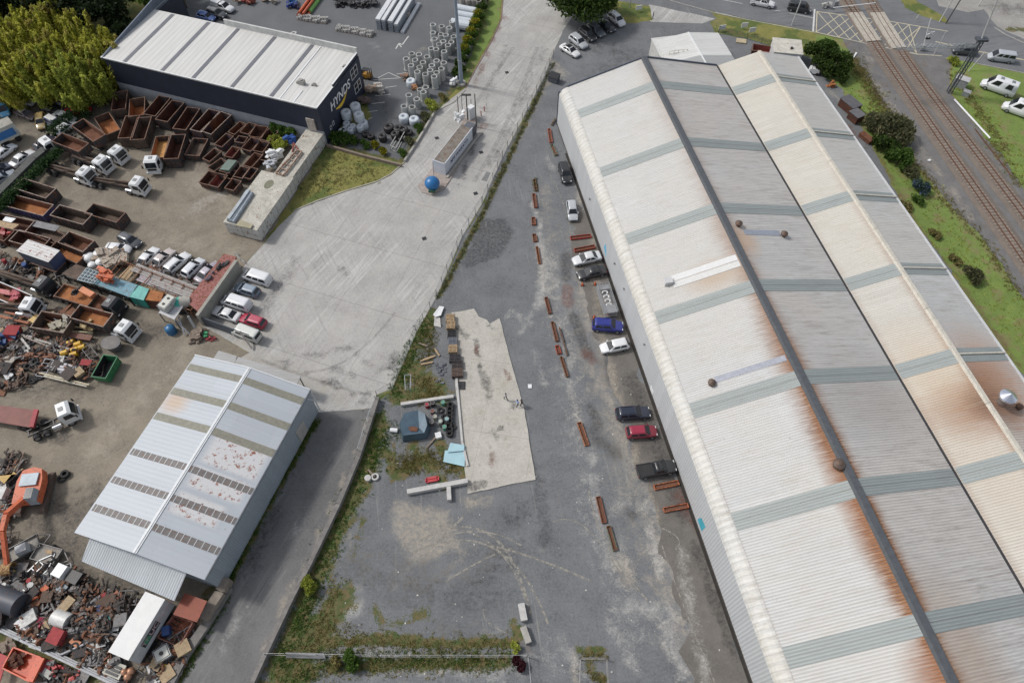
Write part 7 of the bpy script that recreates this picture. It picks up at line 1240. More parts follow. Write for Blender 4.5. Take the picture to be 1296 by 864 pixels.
o = thing('car_trailer', 'steel frame trailer carrying a grey crate below the excavator', 'trailer', at(34, 696), hd((20, 704), (64, 680))); trailer(o, 3.6, 1.8)
MB().box(-.7, .7, -.6, .6, 0, .9, .1, .1).build('grey_crate', PM((.45, .46, .47), .6), loc=at(31, 696, .6), rz=.5, label='pale grey crate on the steel frame trailer', cat='crate')
# ================================================================ TREES, SHRUBS, WEEDS
def leafmat(name, a, b, c=None, dead=None):
    t = NT(name); rnd = t.geo.outputs['Random Per Island']; n_ = t.noise(t.pos, .45, 3, .6)
    k = t.M('ADD', t.M('MULTIPLY', rnd, .55), t.M('MULTIPLY', t.mr(n_, .35, .65), .45))
    col = t.mix(k, a, b)
    if c: col = t.mix(t.M('MULTIPLY', t.M('GREATER_THAN', rnd, .8), .8), col, c)
    if dead: col = t.mix(t.M('MULTIPLY', t.mr(t.noise(t.pos, .3, 2), .52, .62), .7), col, dead)
    t.fin(col, .7, 0, None, .25); tr = t.t.nodes.new('ShaderNodeBsdfTranslucent'); mx = t.t.nodes.new('ShaderNodeMixShader'); mx.inputs[0].default_value = .45; L_ = t.t.links
    L_.new(col, tr.inputs[0]); L_.new(t.b.outputs[0], mx.inputs[1]); L_.new(tr.outputs[0], mx.inputs[2]); L_.new(mx.outputs[0], t.t.nodes['Material Output'].inputs[0]); return t.m
def leaves(name, clumps, size, mt, parent=None, up=0.0, long=1.6, seed=0, shell=.55):
    """clumps: (x, y, z, rx, ry, rz, n): small leaf faces spread through each clump's volume"""
    rs = np.random.RandomState(seed); Pq = []
    for (x, y, z, rx, ry, rz, n) in clumps:
        d = rs.normal(size=(n, 3)); d /= np.linalg.norm(d, axis=1)[:, None]; r_ = (shell+(1-shell)*rs.rand(n))[:, None]*(.8+.35*rs.rand(n, 1))
        c = d*r_*np.array([rx, ry, rz])+np.array([x, y, z]); c = c[c[:, 2] > .02]; m_ = len(c)
        u = rs.normal(size=(m_, 3)); u[:, 2] += up*3; u /= np.linalg.norm(u, axis=1)[:, None]
        v = np.cross(u, rs.normal(size=(m_, 3))); v /= np.linalg.norm(v, axis=1)[:, None]
        s_ = size*(.6+.8*rs.rand(m_, 1)); a = u*s_*long/2; b = v*s_/2
        Pq.append(np.stack([c-a, c+b*.9-a*.1, c+a, c-b*.9-a*.1], 1))
    V = np.concatenate(Pq).reshape(-1, 3); nq = len(V)//4
    me = bpy.data.meshes.new(name); me.vertices.add(len(V)); me.vertices.foreach_set('co', V.ravel().astype('f')); me.loops.add(nq*4); me.loops.foreach_set('vertex_index', np.arange(nq*4, dtype='i'))
    me.polygons.add(nq); me.polygons.foreach_set('loop_start', np.arange(0, nq*4, 4, dtype='i')); me.polygons.foreach_set('loop_total', np.full(nq, 4, dtype='i')); me.update(calc_edges=True)
    me.materials.append(mt); o = bpy.data.objects.new(name, me); COL.objects.link(o)
    if parent: o.parent = parent
    return o
BARK = PM((.12, .09, .065), .95, 0, .3, 3, 0, .3, 'bark')
def trunk(par, h, r, spread, seed=0, nb=5):
    rr = random.Random(seed); mb = MB().cyl((0, 0, 0), (rr.uniform(-.2, .2), rr.uniform(-.2, .2), h*.5), r, r*.65, 10)
    for k in range(nb):
        a = 2*math.pi*k/nb+rr.uniform(-.3, .3); mb.cyl((0, 0, h*(.3+.04*k)), (math.cos(a)*spread*.6, math.sin(a)*spread*.6, h*.8), r*.5, r*.12, 7)
    return mb.build('trunk', BARK, par)
def tree(name, px, h, r, mt, label, cat, group=None, n=2600, leaf=.35, seed=0, nc=9, up=0, flat=.75, trunkr=.25, z0=.35, long=1.6):
    o = thing(name, label, cat, at(*px), 0, group); rr = random.Random(seed*13+5)
    trunk(o, h, trunkr, r, seed); cl = []
    for k in range(nc):
        a = 2*math.pi*k/nc*1.618*2; q = math.sqrt((k+.5)/nc); rad = r*.62*q; z = h*(z0+(1-z0)*.5)+h*(1-z0)*.33*(1-q*1.5)+rr.uniform(-.1, .1)*h
        cr = r*rr.uniform(.3, .5); cl.append((rad*math.cos(a), rad*math.sin(a), max(cr*flat*.8, z), cr, cr, cr*flat, n//nc))
    leaves('crown', cl, leaf, mt, o, up, long, seed); return o
LBAM = leafmat('bamboo leaf', (.22, .24, .035), (.6, .6, .09), (.7, .66, .16), (.4, .32, .12)); LBAG = leafmat('green bamboo leaf', (.17, .22, .04), (.46, .5, .09), (.62, .62, .14)); LDRK = leafmat('dark leaf', (.01, .02, .009), (.035, .055, .018)); LTRE = leafmat('tree leaf', (.02, .042, .008), (.065, .11, .02), (.1, .15, .03))
LGRN = leafmat('shrub leaf', (.035, .08, .014), (.1, .18, .03), (.15, .23, .045)); LYEL = leafmat('yellow flower leaf', (.06, .09, .01), (.35, .3, .02), (.5, .42, .02)); LGRY = leafmat('grey green leaf', (.07, .08, .04), (.18, .19, .095), (.25, .22, .12)); LRED = leafmat('dark red leaf', (.03, .008, .012), (.08, .02, .03)); LIVY = leafmat('ivy leaf', (.015, .045, .015), (.05, .1, .03), (.08, .12, .05)); LDRY = leafmat('dry weed', (.17, .14, .055), (.34, .29, .12), (.15, .2, .05)); LBLU = leafmat('blue flower leaf', (.03, .07, .03), (.08, .12, .12), (.16, .2, .42))
# feathery yellow green bamboo: each clump a stand of upright plumes
def bamboo(px, h, r, mt, label, seed):
    o = thing('bamboo', label, 'bamboo', at(*px), 0, 'yellow green bamboo behind the wrecks'); rr = random.Random(seed); mb = MB(); cl = []
    for k in range(22):
        a = rr.uniform(0, 6.28); q = r*math.sqrt(rr.random()); x, y = q*math.cos(a), q*math.sin(a); hh = h*rr.uniform(.7, 1.05)*(1-.2*q/r); dx, dy = x*.35+rr.uniform(-.4, .4), y*.35+rr.uniform(-.4, .4)
        mb.cyl((x*.6, y*.6, 0), (x+dx*.6, y+dy*.6, hh*.9), .07, .02, 5, caps=False)
        for j in range(5):
            t = .3+.16*j; cl.append((x*.7+dx*t+x*.3*t, y*.7+dy*t+y*.3*t, hh*t, .98*(1.4-t*.8), .98*(1.4-t*.8), 1.3, 120))
        cl.append((x+dx, y+dy, hh*.99, .3, .3, .9, 60))
    mb.build('cane', PM((.12, .13, .04), .7), o); tag(o.children[-1], kind='stuff'); leaves('foliage', cl, .25, mt, o, .35, 2.8, seed, .2)
BP = [((-8, 128), 9, 5), ((22, 122), 9.5, 5), ((52, 127), 9.5, 5), ((84, 128), 10, 5), ((112, 130), 9, 4.4), ((134, 124), 9, 4), ((-4, 98), 10, 5), ((30, 97), 10.5, 5), ((64, 100), 10.5, 5), ((98, 106), 10.5, 5), ((128, 114), 10, 4.6), ((12, 76), 10, 5), ((48, 74), 10.5, 5), ((84, 78), 11, 5), ((118, 88), 10, 4.6), ((146, 97), 8, 3.2), ((-20, 80), 10, 5)]
BL_ = ['at the left edge just above the wrecks', 'above the clean white hatchback', 'above the silver estate car', 'above the bright red saloon', 'in front near the first tall rusty bin', 'rightmost of the front row, touching the warehouse corner', 'second row at the left edge', 'second row above the clean white hatchback', 'second row in the middle of the stand', 'second row behind the red saloon', 'second row beside the warehouse corner', 'back row near the left edge', 'back row with the tall pale tip', 'back row right of the tall tip', 'back row beside the navy parapet', 'small one leaning on the navy parapet', 'back row cut by the left edge']
for i, (p, h, r_) in enumerate(BP): bamboo(p, h, r_, LBAG if i in (4, 5, 3) else LBAM, 'bamboo clump '+BL_[i], i+1)
DT = [((-10, 45), 12, 7), ((30, 40), 13, 7), ((70, 38), 13, 7), ((110, 40), 13, 7), ((145, 48), 11, 6), ((20, 15), 12, 8), ((80, 12), 12, 8), ((140, 15), 12, 8), ((165, 62), 7, 4)]
DL = ['at the left edge behind the bamboo', 'behind the left half of the bamboo', 'behind the middle of the bamboo', 'behind the right half of the bamboo', 'left of the navy parapet', 'far back at the top left corner', 'far back at the top above the bamboo', 'far back left of the navy warehouse', 'small and low beside the navy parapet']
for i, (p, h, r_) in enumerate(DT): tree('dark_tree', p, h, r_, LDRK, 'very dark green tree '+DL[i], 'tree', 'dark trees behind the bamboo', 4200, .5, i+40, 11)
tree('tree', (196, 22), 9, 4.5, LGRN, 'mid green tree against the left end of the navy warehouse', 'tree', None, 2400, .42, 60, 9); tree('tree', (236, 10), 8, 5, LGRN, 'bright green tree just behind the navy warehouse corner', 'tree', None, 2600, .42, 61, 9); tree('tree', (215, -8), 8, 5, LGRN, 'green tree at the top edge behind the navy warehouse', 'tree', None, 2600, .42, 62, 9)
tree('broadleaf_tree', (735, 24), 9.5, 8.0, LTRE, 'big dark round tree shading the row of parked cars', 'tree', None, 15000, .42, 70, 22, trunkr=.45, flat=.62, z0=.3)
SH = [((1026, 82), 5.0, 3.0, LTRE, 'dark green bush touching the little white cabin', 'bush', 2600), ((1043, 74), 4.5, 2.8, LGRN, 'bright green bush in the middle of the three by the cabin', 'bush', 2600), ((1056, 90), 4.8, 3.6, LTRE, 'olive green bush nearest the grassy bank of the three by the cabin', 'bush', 2800), ((1040, 95), 3.4, 2.2, LTRE, 'small dark bush beside the white forklift', 'bush', 1500), ((1060, 102), 2.2, 2.2, LTRE, 'low bush at the foot of the three by the cabin', 'bush', 1200),
      ((1107, 168), 3.6, 3.4, LGRY, 'grey olive bush, left half of the big shrubbery by the bank', 'bush', 2400), ((1128, 172), 4.2, 4.2, LGRY, 'big olive bush with streaky leaves beside the railway', 'bush', 3600), ((1118, 192), 3.2, 3.0, LTRE, 'dark bush filling the gap under the big olive bush', 'bush', 1800), ((1135, 208), 3.4, 2.7, LGRN, 'round bright green bush below the big olive bush', 'bush', 2600), ((1150, 222), 1.8, 1.9, LGRY, 'small grey bush below the round bright green one', 'bush', 900),
      ((1163, 242), 2.0, 1.9, LBLU, 'bush with blue flower heads on the grassy bank', 'flowering bush', 1300), ((1160, 256), 1.2, 1.4, LGRN, 'low green bush under the blue flowering one', 'bush', 500), ((1226, 352), 2.3, 1.9, LGRY, 'dark twiggy bush alone on the lower bank', 'bush', 1300), ((1145, 262), .8, 1.5, LDRY, 'scrubby grey bush beside the warehouse strip', 'bush', 500), ((1182, 298), .8, 1.4, LDRY, 'second scrubby grey bush beside the warehouse strip', 'bush', 500), ((1208, 330), .7, 1.4, LDRY, 'third scrubby grey bush beside the warehouse strip', 'bush', 450),
      ((393, 742), 1.7, 1.2, LBAG, 'bright yellow green grass clump leaning over the lane wall', 'grass clump', 1400), ((446, 836), 1.9, 1.3, LGRN, 'round green bush on the rail fence', 'bush', 1500), ((426, 838), 1.1, .9, LDRY, 'yellowish weed clump left of the round green bush', 'weeds', 400), ((657, 840), 1.2, 1.0, LRED, 'dark red bush at the corner of the rail fence', 'bush', 800), ((652, 819), 1.0, .8, LBAG, 'small green tuft above the dark red bush', 'weeds', 350),
      ((425, 178), 1.6, 2.0, LGRN, 'dark green shrub at the foot of the navy end wall', 'shrub', 900), ((437, 178), 1.7, 2.0, LGRN, 'green shrub under the white coils', 'shrub', 900), ((448, 180), 1.3, 1.4, LGRN, 'low green shrub right of the white coils', 'shrub', 600), ((475, 186), 1.3, 1.1, LYEL, 'yellow leaved shrub, upper of the pair by the timber edge', 'shrub', 600), ((485, 194), 1.2, 1.1, LYEL, 'yellow leaved shrub, lower of the pair by the timber edge', 'shrub', 600), ((463, 185), 1.1, 1.4, LGRN, 'green shrub left of the yellow pair', 'shrub', 500), ((413, 176), 1.5, 1.4, LGRN, 'small dark shrub by the pale painted pillar', 'shrub', 500),
      ((546, 138), 2.2, 1.7, LBAG, 'bright green shrub beside the nearest standing pipes', 'shrub', 1200), ((538, 150), 1.4, 1.3, LGRY, 'straggly shrub along the driveway kerb, upper', 'shrub', 500), ((530, 165), 1.3, 1.3, LGRN, 'straggly shrub along the driveway kerb, middle', 'shrub', 500), ((519, 182), 1.4, 1.3, LGRY, 'straggly shrub along the driveway kerb, lower', 'shrub', 500), ((510, 196), 1.2, 1.2, LGRN, 'shrub at the corner of the kerb and the dry grass', 'shrub', 450), ((560, 125), 1.1, 1.1, LDRY, 'brown weedy shrub by the white sacks', 'shrub', 350), ((1205, 80), 1.2, 1.4, LBAG, 'tall bright grass by the foot of the railway mast', 'grass clump', 700)]
for i, (p, h, r_, mt, lb, ct, n) in enumerate(SH): tree(ct.replace(' ', '_'), p, h, r_, mt, lb, ct, None, n, .22 if h < 3 else .3, 80+i, 7, trunkr=.06 if h < 3 else .12, flat=.7, z0=.1, up=.6 if 'grass' in ct else (.5 if mt is LGRY else 0), long=2.6 if ('grass' in ct or mt is LGRY) else 1.6)
HG = [(612, 5), (609, 17), (606, 29), (602, 40), (597, 51), (593, 62), (588, 73), (584, 84), (581, 95)]
for i, p in enumerate(HG):
    yl = i in (2, 3, 4, 5, 6); tree('hedge_shrub', p, 2.3, 1.9, LTRE if not yl else LGRN, 'hedge shrub by the grass bank, '+['at the top edge', 'level with the lying white pipes', 'dark one above the first yellow flowers', 'with the first yellow flowers', 'above the brightest yellow flowers', 'with the brightest yellow flowers', 'with the last yellow flowers', 'dark one above the lighting pole', 'beside the white sacks'][i], 'hedge shrub', 'hedge beside the grass bank', 1100, .26, 130+i, 6, trunkr=.06, z0=.1)
    if yl: leaves('yellow_flowers', [(*at(p[0]-1, p[1]-2)[:2], 2.0, 1.1, 1.1, .5, 500)], .2, LYEL, None, 0, 1.2, 150+i, .5); tag(bpy.data.objects[-1] if 0 else [o for o in bpy.data.objects if o.name.startswith('yellow_flowers')][-1], 'yellow flowers on the hedge, '+['', '', 'topmost patch', 'second patch', 'third patch', 'brightest patch', 'lowest patch'][i], 'flowers', 'yellow flowers on the hedge')
for i, p in enumerate([(353, 168), (362, 171), (371, 175), (354, 186), (360, 189), (348, 181)]): tree('shrub', p, 2.6 if i < 3 else 1.8, 1.5, LGRN if i < 3 else LBAG, 'green shrub between the small skips and the navy wall, '+['leftmost', 'middle', 'rightmost', 'yellowish front one', 'yellowish one by the blue machine', 'tucked behind the skips'][i], 'shrub', 'shrubs between skips and navy wall', 900, .26, 170+i, 6, trunkr=.06, z0=.1)
# ivy covered bank wall between wrecks and bins
wallpx([(72, 192), (50, 210), (30, 230), (8, 252), (-10, 270)], 1.4, 2.0, PM((.09, .095, .09), .9, 0, .3, 1.5), 'bank_wall', 'dark wall covered in green ivy between the wrecks and the bins', 'wall')
cl = []
for u in np.linspace(0, 1, 26):
    q = at(*[(72-82*u), (192+78*u)], 1.9); cl.append((q.x+R.uniform(-.4, .4), q.y+R.uniform(-.4, .4), 1.9, 1.2, 1.1, .7, 170))
ivy = leaves('ivy', cl, .28, LIVY, None, 0, 1.4, 200, .3); tag(ivy, 'green ivy spilling over the dark bank wall', 'ivy')
cl = []
for (x, y) in ((78, 164), (84, 170), (88, 158), (72, 171), (96, 152), (112, 150)): q = at(x, y); cl.append((q.x, q.y, 1.2, 1.3, 1.3, 1.3, 200))
tag(leaves('creeper', cl, .28, LIVY, None, 0, 1.4, 201, .3), 'dark green creeper growing among the wrecks and first bins', 'creeper')
# weeds: uncountable tufts
def tufts(name, label, lines, n, mt, size=.16, h=.25, seed=0, wid=1.0):
    rs = np.random.RandomState(seed); cl = []; tot = [0]; segs = []
    for pts in lines:
        W_ = [at(*p) for p in pts]
        for a, b in zip(W_, W_[1:]): segs.append((a, b)); tot.append(tot[-1]+(b-a).length)
    for k in range(int(n*.6)):
        s_ = rs.rand()*tot[-1]; i = int(np.searchsorted(tot, s_))-1; i = max(0, min(i, len(segs)-1)); a, b = segs[i]; q = a+(b-a)*rs.rand()
        cl.append((q.x+rs.normal()*wid*.6, q.y+rs.normal()*wid*.6, h*.25, size*2.2, size*2.2, h*.4, 8))
    tag(leaves(name, cl, size*.55, mt, None, .15, 2.4, seed, .1), label, kind='stuff')
tufts('weeds', 'green weeds along the foot of the low lane wall', [[(480, 525), (465, 590), (436, 650), (405, 720), (385, 770), (355, 840)]], 1500, LGRN, .15, .3, 1, 1.3)
tufts('weeds', 'dry yellow weeds in the yard corner', [[(430, 740), (405, 790), (385, 820), (480, 812), (560, 818), (645, 814)], [(400, 790), (450, 800)], [(345, 850), (480, 842), (640, 838)]], 2200, LDRY, .15, .28, 2, 1.1)
tufts('weeds', 'green weeds along the rail fence', [[(350, 838), (420, 834), (560, 834), (650, 834)], [(400, 855), (350, 870)], [(375, 800), (395, 760)]], 1300, LGRN, .15, .3, 3, 1.0)
tufts('weeds', 'green weeds beside the pallet stacks', [[(500, 500), (515, 455), (545, 405)], [(505, 540), (480, 560), (470, 590)]], 1100, LGRN, .16, .3, 4, 1.3)
tufts('weeds', 'dry weeds around the rubble', [[(530, 480), (555, 500), (525, 503)], [(545, 420), (540, 460)], [(500, 590), (545, 575), (575, 595)], [(505, 575), (530, 600)]], 1500, LDRY, .17, .32, 5, 1.1)
tufts('weeds', 'weeds under the long wire fence', [[(553, 378), (572, 345), (590, 310), (612, 268), (640, 208), (665, 155), (683, 118), (700, 80)]], 1300, LGRY, .17, .4, 6, .35)
tufts('weeds', 'green weeds along the shed wall', [[(403, 530), (345, 625), (290, 735)], [(289, 740), (303, 700), (320, 668)], [(288, 752), (258, 805), (228, 862)]], 1200, LGRN, .17, .35, 7, .5)
tufts('weeds', 'rough grass edge along the railway bed', [[(1083, 85), (1114, 130), (1150, 197), (1175, 228), (1205, 265), (1242, 302), (1275, 350), (1300, 385)], [(1254, 178), (1279, 215), (1296, 240)], [(1206, 92), (1230, 130), (1275, 190)]], 1600, LDRY, .22, .4, 8, 1.1)
tufts('grass_blades', 'longer green grass on the bank beside the railway', [[(1078, 95), (1105, 140), (1150, 220), (1190, 280), (1230, 335), (1275, 400), (1310, 450)]], 1300, LBAG, .16, .22, 9, 3.0)
tufts('grass_blades', 'longer green grass on the field by the camper vans', [[(1212, 90), (1245, 140), (1296, 205)], [(1225, 130), (1290, 230)]], 700, LBAG, .16, .22, 10, 2.0)
tufts('weeds', 'weeds in the trough at the head of the divider line', [[(676, 226), (678.5, 241)]], 60, LGRY, .2, .5, 11, .25)
tufts('weeds', 'brush between the railway bed and the bank', [[(1072, 70), (1095, 105), (1125, 150)], [(1078, 80), (1090, 95)]], 700, LDRY, .25, .5, 12, 1.8)
tufts('weeds', 'weeds in the small railed pen', [[(738, 830), (765, 830)], [(742, 850), (765, 862)]], 200, LDRY, .15, .3, 13, .5)
tufts('weeds', 'brown grass heads on the dry grass patch', [[(420, 195), (480, 215)], [(400, 235), (470, 220)], [(385, 250), (420, 205)]], 900, LDRY, .18, .2, 14, 2.2)
# ================================================================ RAILWAY
def along(pts, step):
    P = [at(*p) for p in pts]; out = []
    for a, b in zip(P, P[1:]):
        L = (b-a).length; n = max(1, int(L/step))
        for k in range(n): out.append((a+(b-a)*k/n, (b-a).normalized()))
    return out
RAILM = PM((.16, .085, .055), .75, .3, .2, 3, .2, .2, 'rusty rail'); SLP = PM((.3, .26, .22), .9, 0, .3, 2, .15, .3, 'sleeper')
def smooth(pts, n=40):
    P = [np.array(tuple(at(*p))[:2]) for p in pts]; t = np.linspace(0, len(P)-1, n); out = []
    X = np.polyfit(range(len(P)), [p[0] for p in P], min(3, len(P)-1)); Y = np.polyfit(range(len(P)), [p[1] for p in P], min(3, len(P)-1))
    return [Vector((np.polyval(X, k), np.polyval(Y, k), 0)) for k in t]
def track(pts, label, r0=0):
    o = thing('railway_track', label, 'railway track', (0, 0, 0)); P = smooth(pts); g = .5335
    for s_ in (-1, 1):
        mb = MB()
        for a, b in zip(P, P[1:]):
            d = (b-a).normalized(); n_ = Vector((-d.y, d.x, 0))*s_*g; mb.bar(a+n_+Vector((0, 0, .33)), b+n_+Vector((0, 0, .33)), .09, .14)
        mb.build('rail', RAILM, o)
    mb = MB(); L = 0; nx = 0
    for a, b in zip(P, P[1:]):
        d = (b-a).normalized(); ll = (b-a).length; n_ = Vector((-d.y, d.x, 0))
        while nx < L+ll: q = a+d*(nx-L)+Vector((0, 0, .19)); j = ((nx*7.3) % 1-.5)*.14; mb.bar(q-n_*(1.05+j), q+n_*(1.05-j), .26, .12, ); nx += .72
        L += ll
    s2 = mb.build('sleeper_set', SLP, o); s2['kind'] = 'stuff'
    mb = MB()                                            # ballast shoulder
    for a, b in zip(P, P[1:]):
        d = (b-a).normalized(); n_ = Vector((-d.y, d.x, 0)); mb.add([a-n_*1.9, b-n_*1.9, b-n_*1.2+Vector((0, 0, .17)), a-n_*1.2+Vector((0, 0, .17)), b+n_*1.2+Vector((0, 0, .17)), a+n_*1.2+Vector((0, 0, .17)), b+n_*1.9, a+n_*1.9], [(0, 1, 2, 3), (3, 2, 4, 5), (5, 4, 6, 7)])
    mb.build('ballast', GM('brown ballast', (.1, .085, .075), (.17, .14, .115), .6, .6, stones=.5), o).location.z = .03
    return P
def onz(z): pass
T1 = track([(1045, -42), (1080, 18), (1107, 55), (1150, 118), (1200, 195), (1250, 263), (1296, 330), (1420, 510)], 'left rusty railway track curving past the warehouse')
T2 = track([(1078, -42), (1106, 18), (1134, 58), (1180, 119), (1222, 178), (1262, 232), (1296, 275), (1430, 460)], 'right rusty railway track nearer the grass field')
o = thing('loose_rail', 'single short rusty rail lying beside the grass field', 'rail', (0, 0, 0)); bpy.data.objects.remove(o)
mb = MB(); P = smooth([(1234, 164), (1252, 188), (1267, 207), (1279, 223)], 10)
for a, b in zip(P, P[1:]): mb.bar(a+Vector((0, 0, .12)), b+Vector((0, 0, .12)), .14, .14)
mb.build('loose_rail', RAILM, label='single short rusty rail lying beside the grass field', cat='rail')
PAN = PM((.46, .43, .37), .85, 0, .2, 1.5, .1, .4, 'crossing panel')
for nm, pts in (('left', [(1074, 18), (1103, 54)]), ('right', [(1099.5, 18), (1139, 63)])):
    o = thing('level_crossing', 'pale crossing panels set into the road around the '+nm+' track', 'level crossing', (0, 0, 0)); a0, b0 = at(*pts[0]), at(*pts[1]); d = (b0-a0).normalized(); n_ = Vector((-d.y, d.x, 0)); c0 = Vector((0, 0, .27))
    T = T1 if nm == 'left' else T2
    def tp(y): return min(T, key=lambda p: abs(p.y-y))
    seg = [p for p in T if b0.y <= p.y <= a0.y] or [a0, b0]
    lo_ = [a0]+[b0]
    for off, ww in ((0, .86), (-1.05, .85), (1.05, .85)):
        A_ = None; mb = MB(); pts_ = []
        for k in range(11):
            yy = a0.y+(b0.y-a0.y)*k/10
            for p, q in zip(T, T[1:]):
                if min(p.y, q.y) <= yy <= max(p.y, q.y): u = (yy-p.y)/(q.y-p.y); pts_.append(p+(q-p)*u); break
        for p, q in zip(pts_, pts_[1:]):
            d = (q-p).normalized(); n_ = Vector((-d.y, d.x, 0)); mb.bar(p+n_*off+c0, q+n_*off+c0, ww, .3)
        mb.build('panel', PAN, o)
# masts, signals, barrier arms
mt_ = thing('railway_mast', 'dark lattice railway mast carrying a long pale overhead boom beside the track', 'mast', at(1201, 117)); tp = Vector((5.2, -1.5, 11.5)); mb = MB()
base = [Vector((x, y, 0)) for x, y in ((-.35, -.35), (.35, -.35), (.35, .35), (-.35, .35))]; MT = PM((.09, .1, .12), .6, .3)
topz = Vector((0, 0, 11))
for i in range(4): mb.bar(base[i], base[i]+topz, .12)
for k in range(14):
    z = k*.78
    for i in range(4): a, b = base[i], base[(i+1) % 4]; mb.bar(a+Vector((0, 0, z)), b+Vector((0, 0, z+.78)), .06)
mb.build('lattice_post', MT, mt_); mb = MB(); T0 = Vector((0, 0, 9.6))
for s_ in (0, .6): mb.bar(T0+Vector((0, 0, s_)), T0+Vector((-15, -1.0, s_*.4)), .07).bar(T0+Vector((0, .4, s_)), T0+Vector((-15, -.6, s_*.4)), .07)
for k in range(18): 
    x0 = -15*k/18; x1 = -15*(k+1)/18; mb.bar(T0+Vector((x0, 0, 0)), T0+Vector((x1, -.4, .5)), .05).bar(T0+Vector((x0, .4, .5)), T0+Vector((x1, -.1, 0)), .05)
mb.build('cantilever_truss', PM((.4, .42, .44), .5, .4), mt_); MB().cyl((0, 0, 10.6), (-1.2, 2.0, 22), .16, .12, 8).build('boom', PM((.5, .5, .5), .5, .2), mt_); MB().box(-1.0, 1.0, -.5, .7, 10.9, 11.3).build('platform', MT, mt_)
for px, sz, lb in (((1213, 109), (2.4, 1.5, 1.7), 'pale grey equipment cabinet at the foot of the railway mast'), ((1221, 121), (1.2, .9, .9), 'small dark equipment box beside the grey cabinet')):
    o = thing('equipment_cabinet', lb, 'cabinet', at(*px), -.6); x, y, z = sz; MB().box(-x/2, x/2, -y/2, y/2, 0, z).build('body', PM((.33, .34, .35), .6), o); MB().box(-x/2-.08, x/2+.08, -y/2-.08, y/2+.08, z+.001, z+.1).build('roof', PM((.45, .45, .45), .6), o)
MB().cyl(at(1208, 126, .2), at(1253, 175, .2), .16, n=8).build('white_pipe', WHITE, label='long thin white pipe lying between the track and the field', cat='pipe')
def signal(px, label, arm=None, h=4.2):
    o = thing('crossing_signal', label, 'signal', at(*px)); MB().cyl((0, 0, 0), (0, 0, h), .09, n=8).build('post', PM((.55, .55, .55), .5), o); MB().box(-.45, .45, -.12, .12, h*.6, h*.6+.3).build('lamp_bar', BLACKM, o); MB().bar((-.6, 0, h-.7), (.6, 0, h), .14, .03).bar((-.6, .04, h), (.6, .04, h-.7), .14, .03).build('cross_board', WHITE, o); MB().box(-.4, .4, -.35, .35, 0, 1.1).build('base_box', STEEL, o)
    if arm: a = Vector(arm); MB().bar((0, .1, 1.0), a, .14).build('barrier_arm', WHITE, o)
signal((1166, 64), 'crossing signal with raised white barrier arm in front of the tracks', (-1.2, .6, 6.6)); signal((1057, 8), 'crossing signal with white arm beyond the road on the left side', (1.2, -2.6, 5.0))
o = thing('crossing_signal', 'crossing signal with a long low boom reaching over the far tracks', 'signal', at(1058, 7)); bpy.data.objects.remove(o)
MB().bar(at(1055, 10, 1.0), at(1108, 4, 1.2), .14).build('barrier_arm_long', WHITE, label='long low white and red barrier arm across the far tracks', cat='barrier arm'); crumple(at(1045, 9), 1.8, 1.4, 1.2, PM((.42, .42, .4), .6), 'signal_equipment', 'cluster of grey signal equipment at the top of the crossing', 'equipment', None, .1, 150, 12)
for a, h_, tlt, lb, c_ in (((1189, 28), 12, (1.7, 2), 'pale leaning pole left of the dark pole across the road', (.45, .45, .43)), ((1197, 30), 14, (2.4, 2.4), 'dark thick pole across the road from the mast', (.05, .05, .055)), ((1182, 69), 5, (0, .3), 'short pale post by the road beside the signal', (.5, .5, .48)), ((1226, 90), 3.6, (1.6, 1), 'short leaning pale post by the road behind the mast', (.45, .44, .42)), ((1238, 8), 8, (2.2, 2.5), 'pale leaning pole at the top beside the gravel lot', (.45, .44, .42)), ((1002, 32), 10, (.6, 1), 'slender pale street pole by the road behind the cabin', (.5, .5, .5)), ((826, 24), 1.6, (0, 0), 'dark gate post at the end of the grass island', (.05, .05, .05)), ((797, 10), 5, (0, 0), 'grey pole on the grass island', (.35, .35, .35)), ((909, 43), 1.8, (0, 0), 'dark green post at the end of the verge', (.04, .08, .06)), ((1160, 24), 1.0, (0, 0), 'tiny pale marker post on the far verge', (.6, .58, .5))):
    c = at(*a); MB().cyl(c, c+Vector((tlt[0], tlt[1], h_)), .13 if h_ > 6 else .09, .09 if h_ > 6 else .07, n=8).build('pole', PM(c_, .6), label=lb, cat='pole')
for px, lb in (((808, 15), 'white notice board on the grass island'), ((913, 40), 'white notice board on the verge fence'), ((941, 37), 'small white object on the verge'), ((951, 43), 'white box at the far end of the verge')): MB().box(-.7, .7, -.05, .05, .4, 1.4).build('notice_board', WHITE, loc=at(*px), rz=.2, label=lb, cat='board')
MB().box(-1, 1, -.7, .7, 0, .25).build('timber_pallet', PM((.45, .38, .25), .8), loc=at(938, 53), rz=-.2, label='yellowish pallet on the asphalt below the verge', cat='pallet')
plank([(1080, 72), (1083, 66), (1085, 67), (1081, 73)], .2, .08, WHITE, 'white_sheet', 'white scrap sheet lying by the tracks below the crossing', 'sheet'); plank([(1173, 203), (1176, 201), (1179, 202), (1177, 204)], .15, .05, WHITE, 'white_sheet', 'white scrap on the ballast right of the bank', 'sheet')
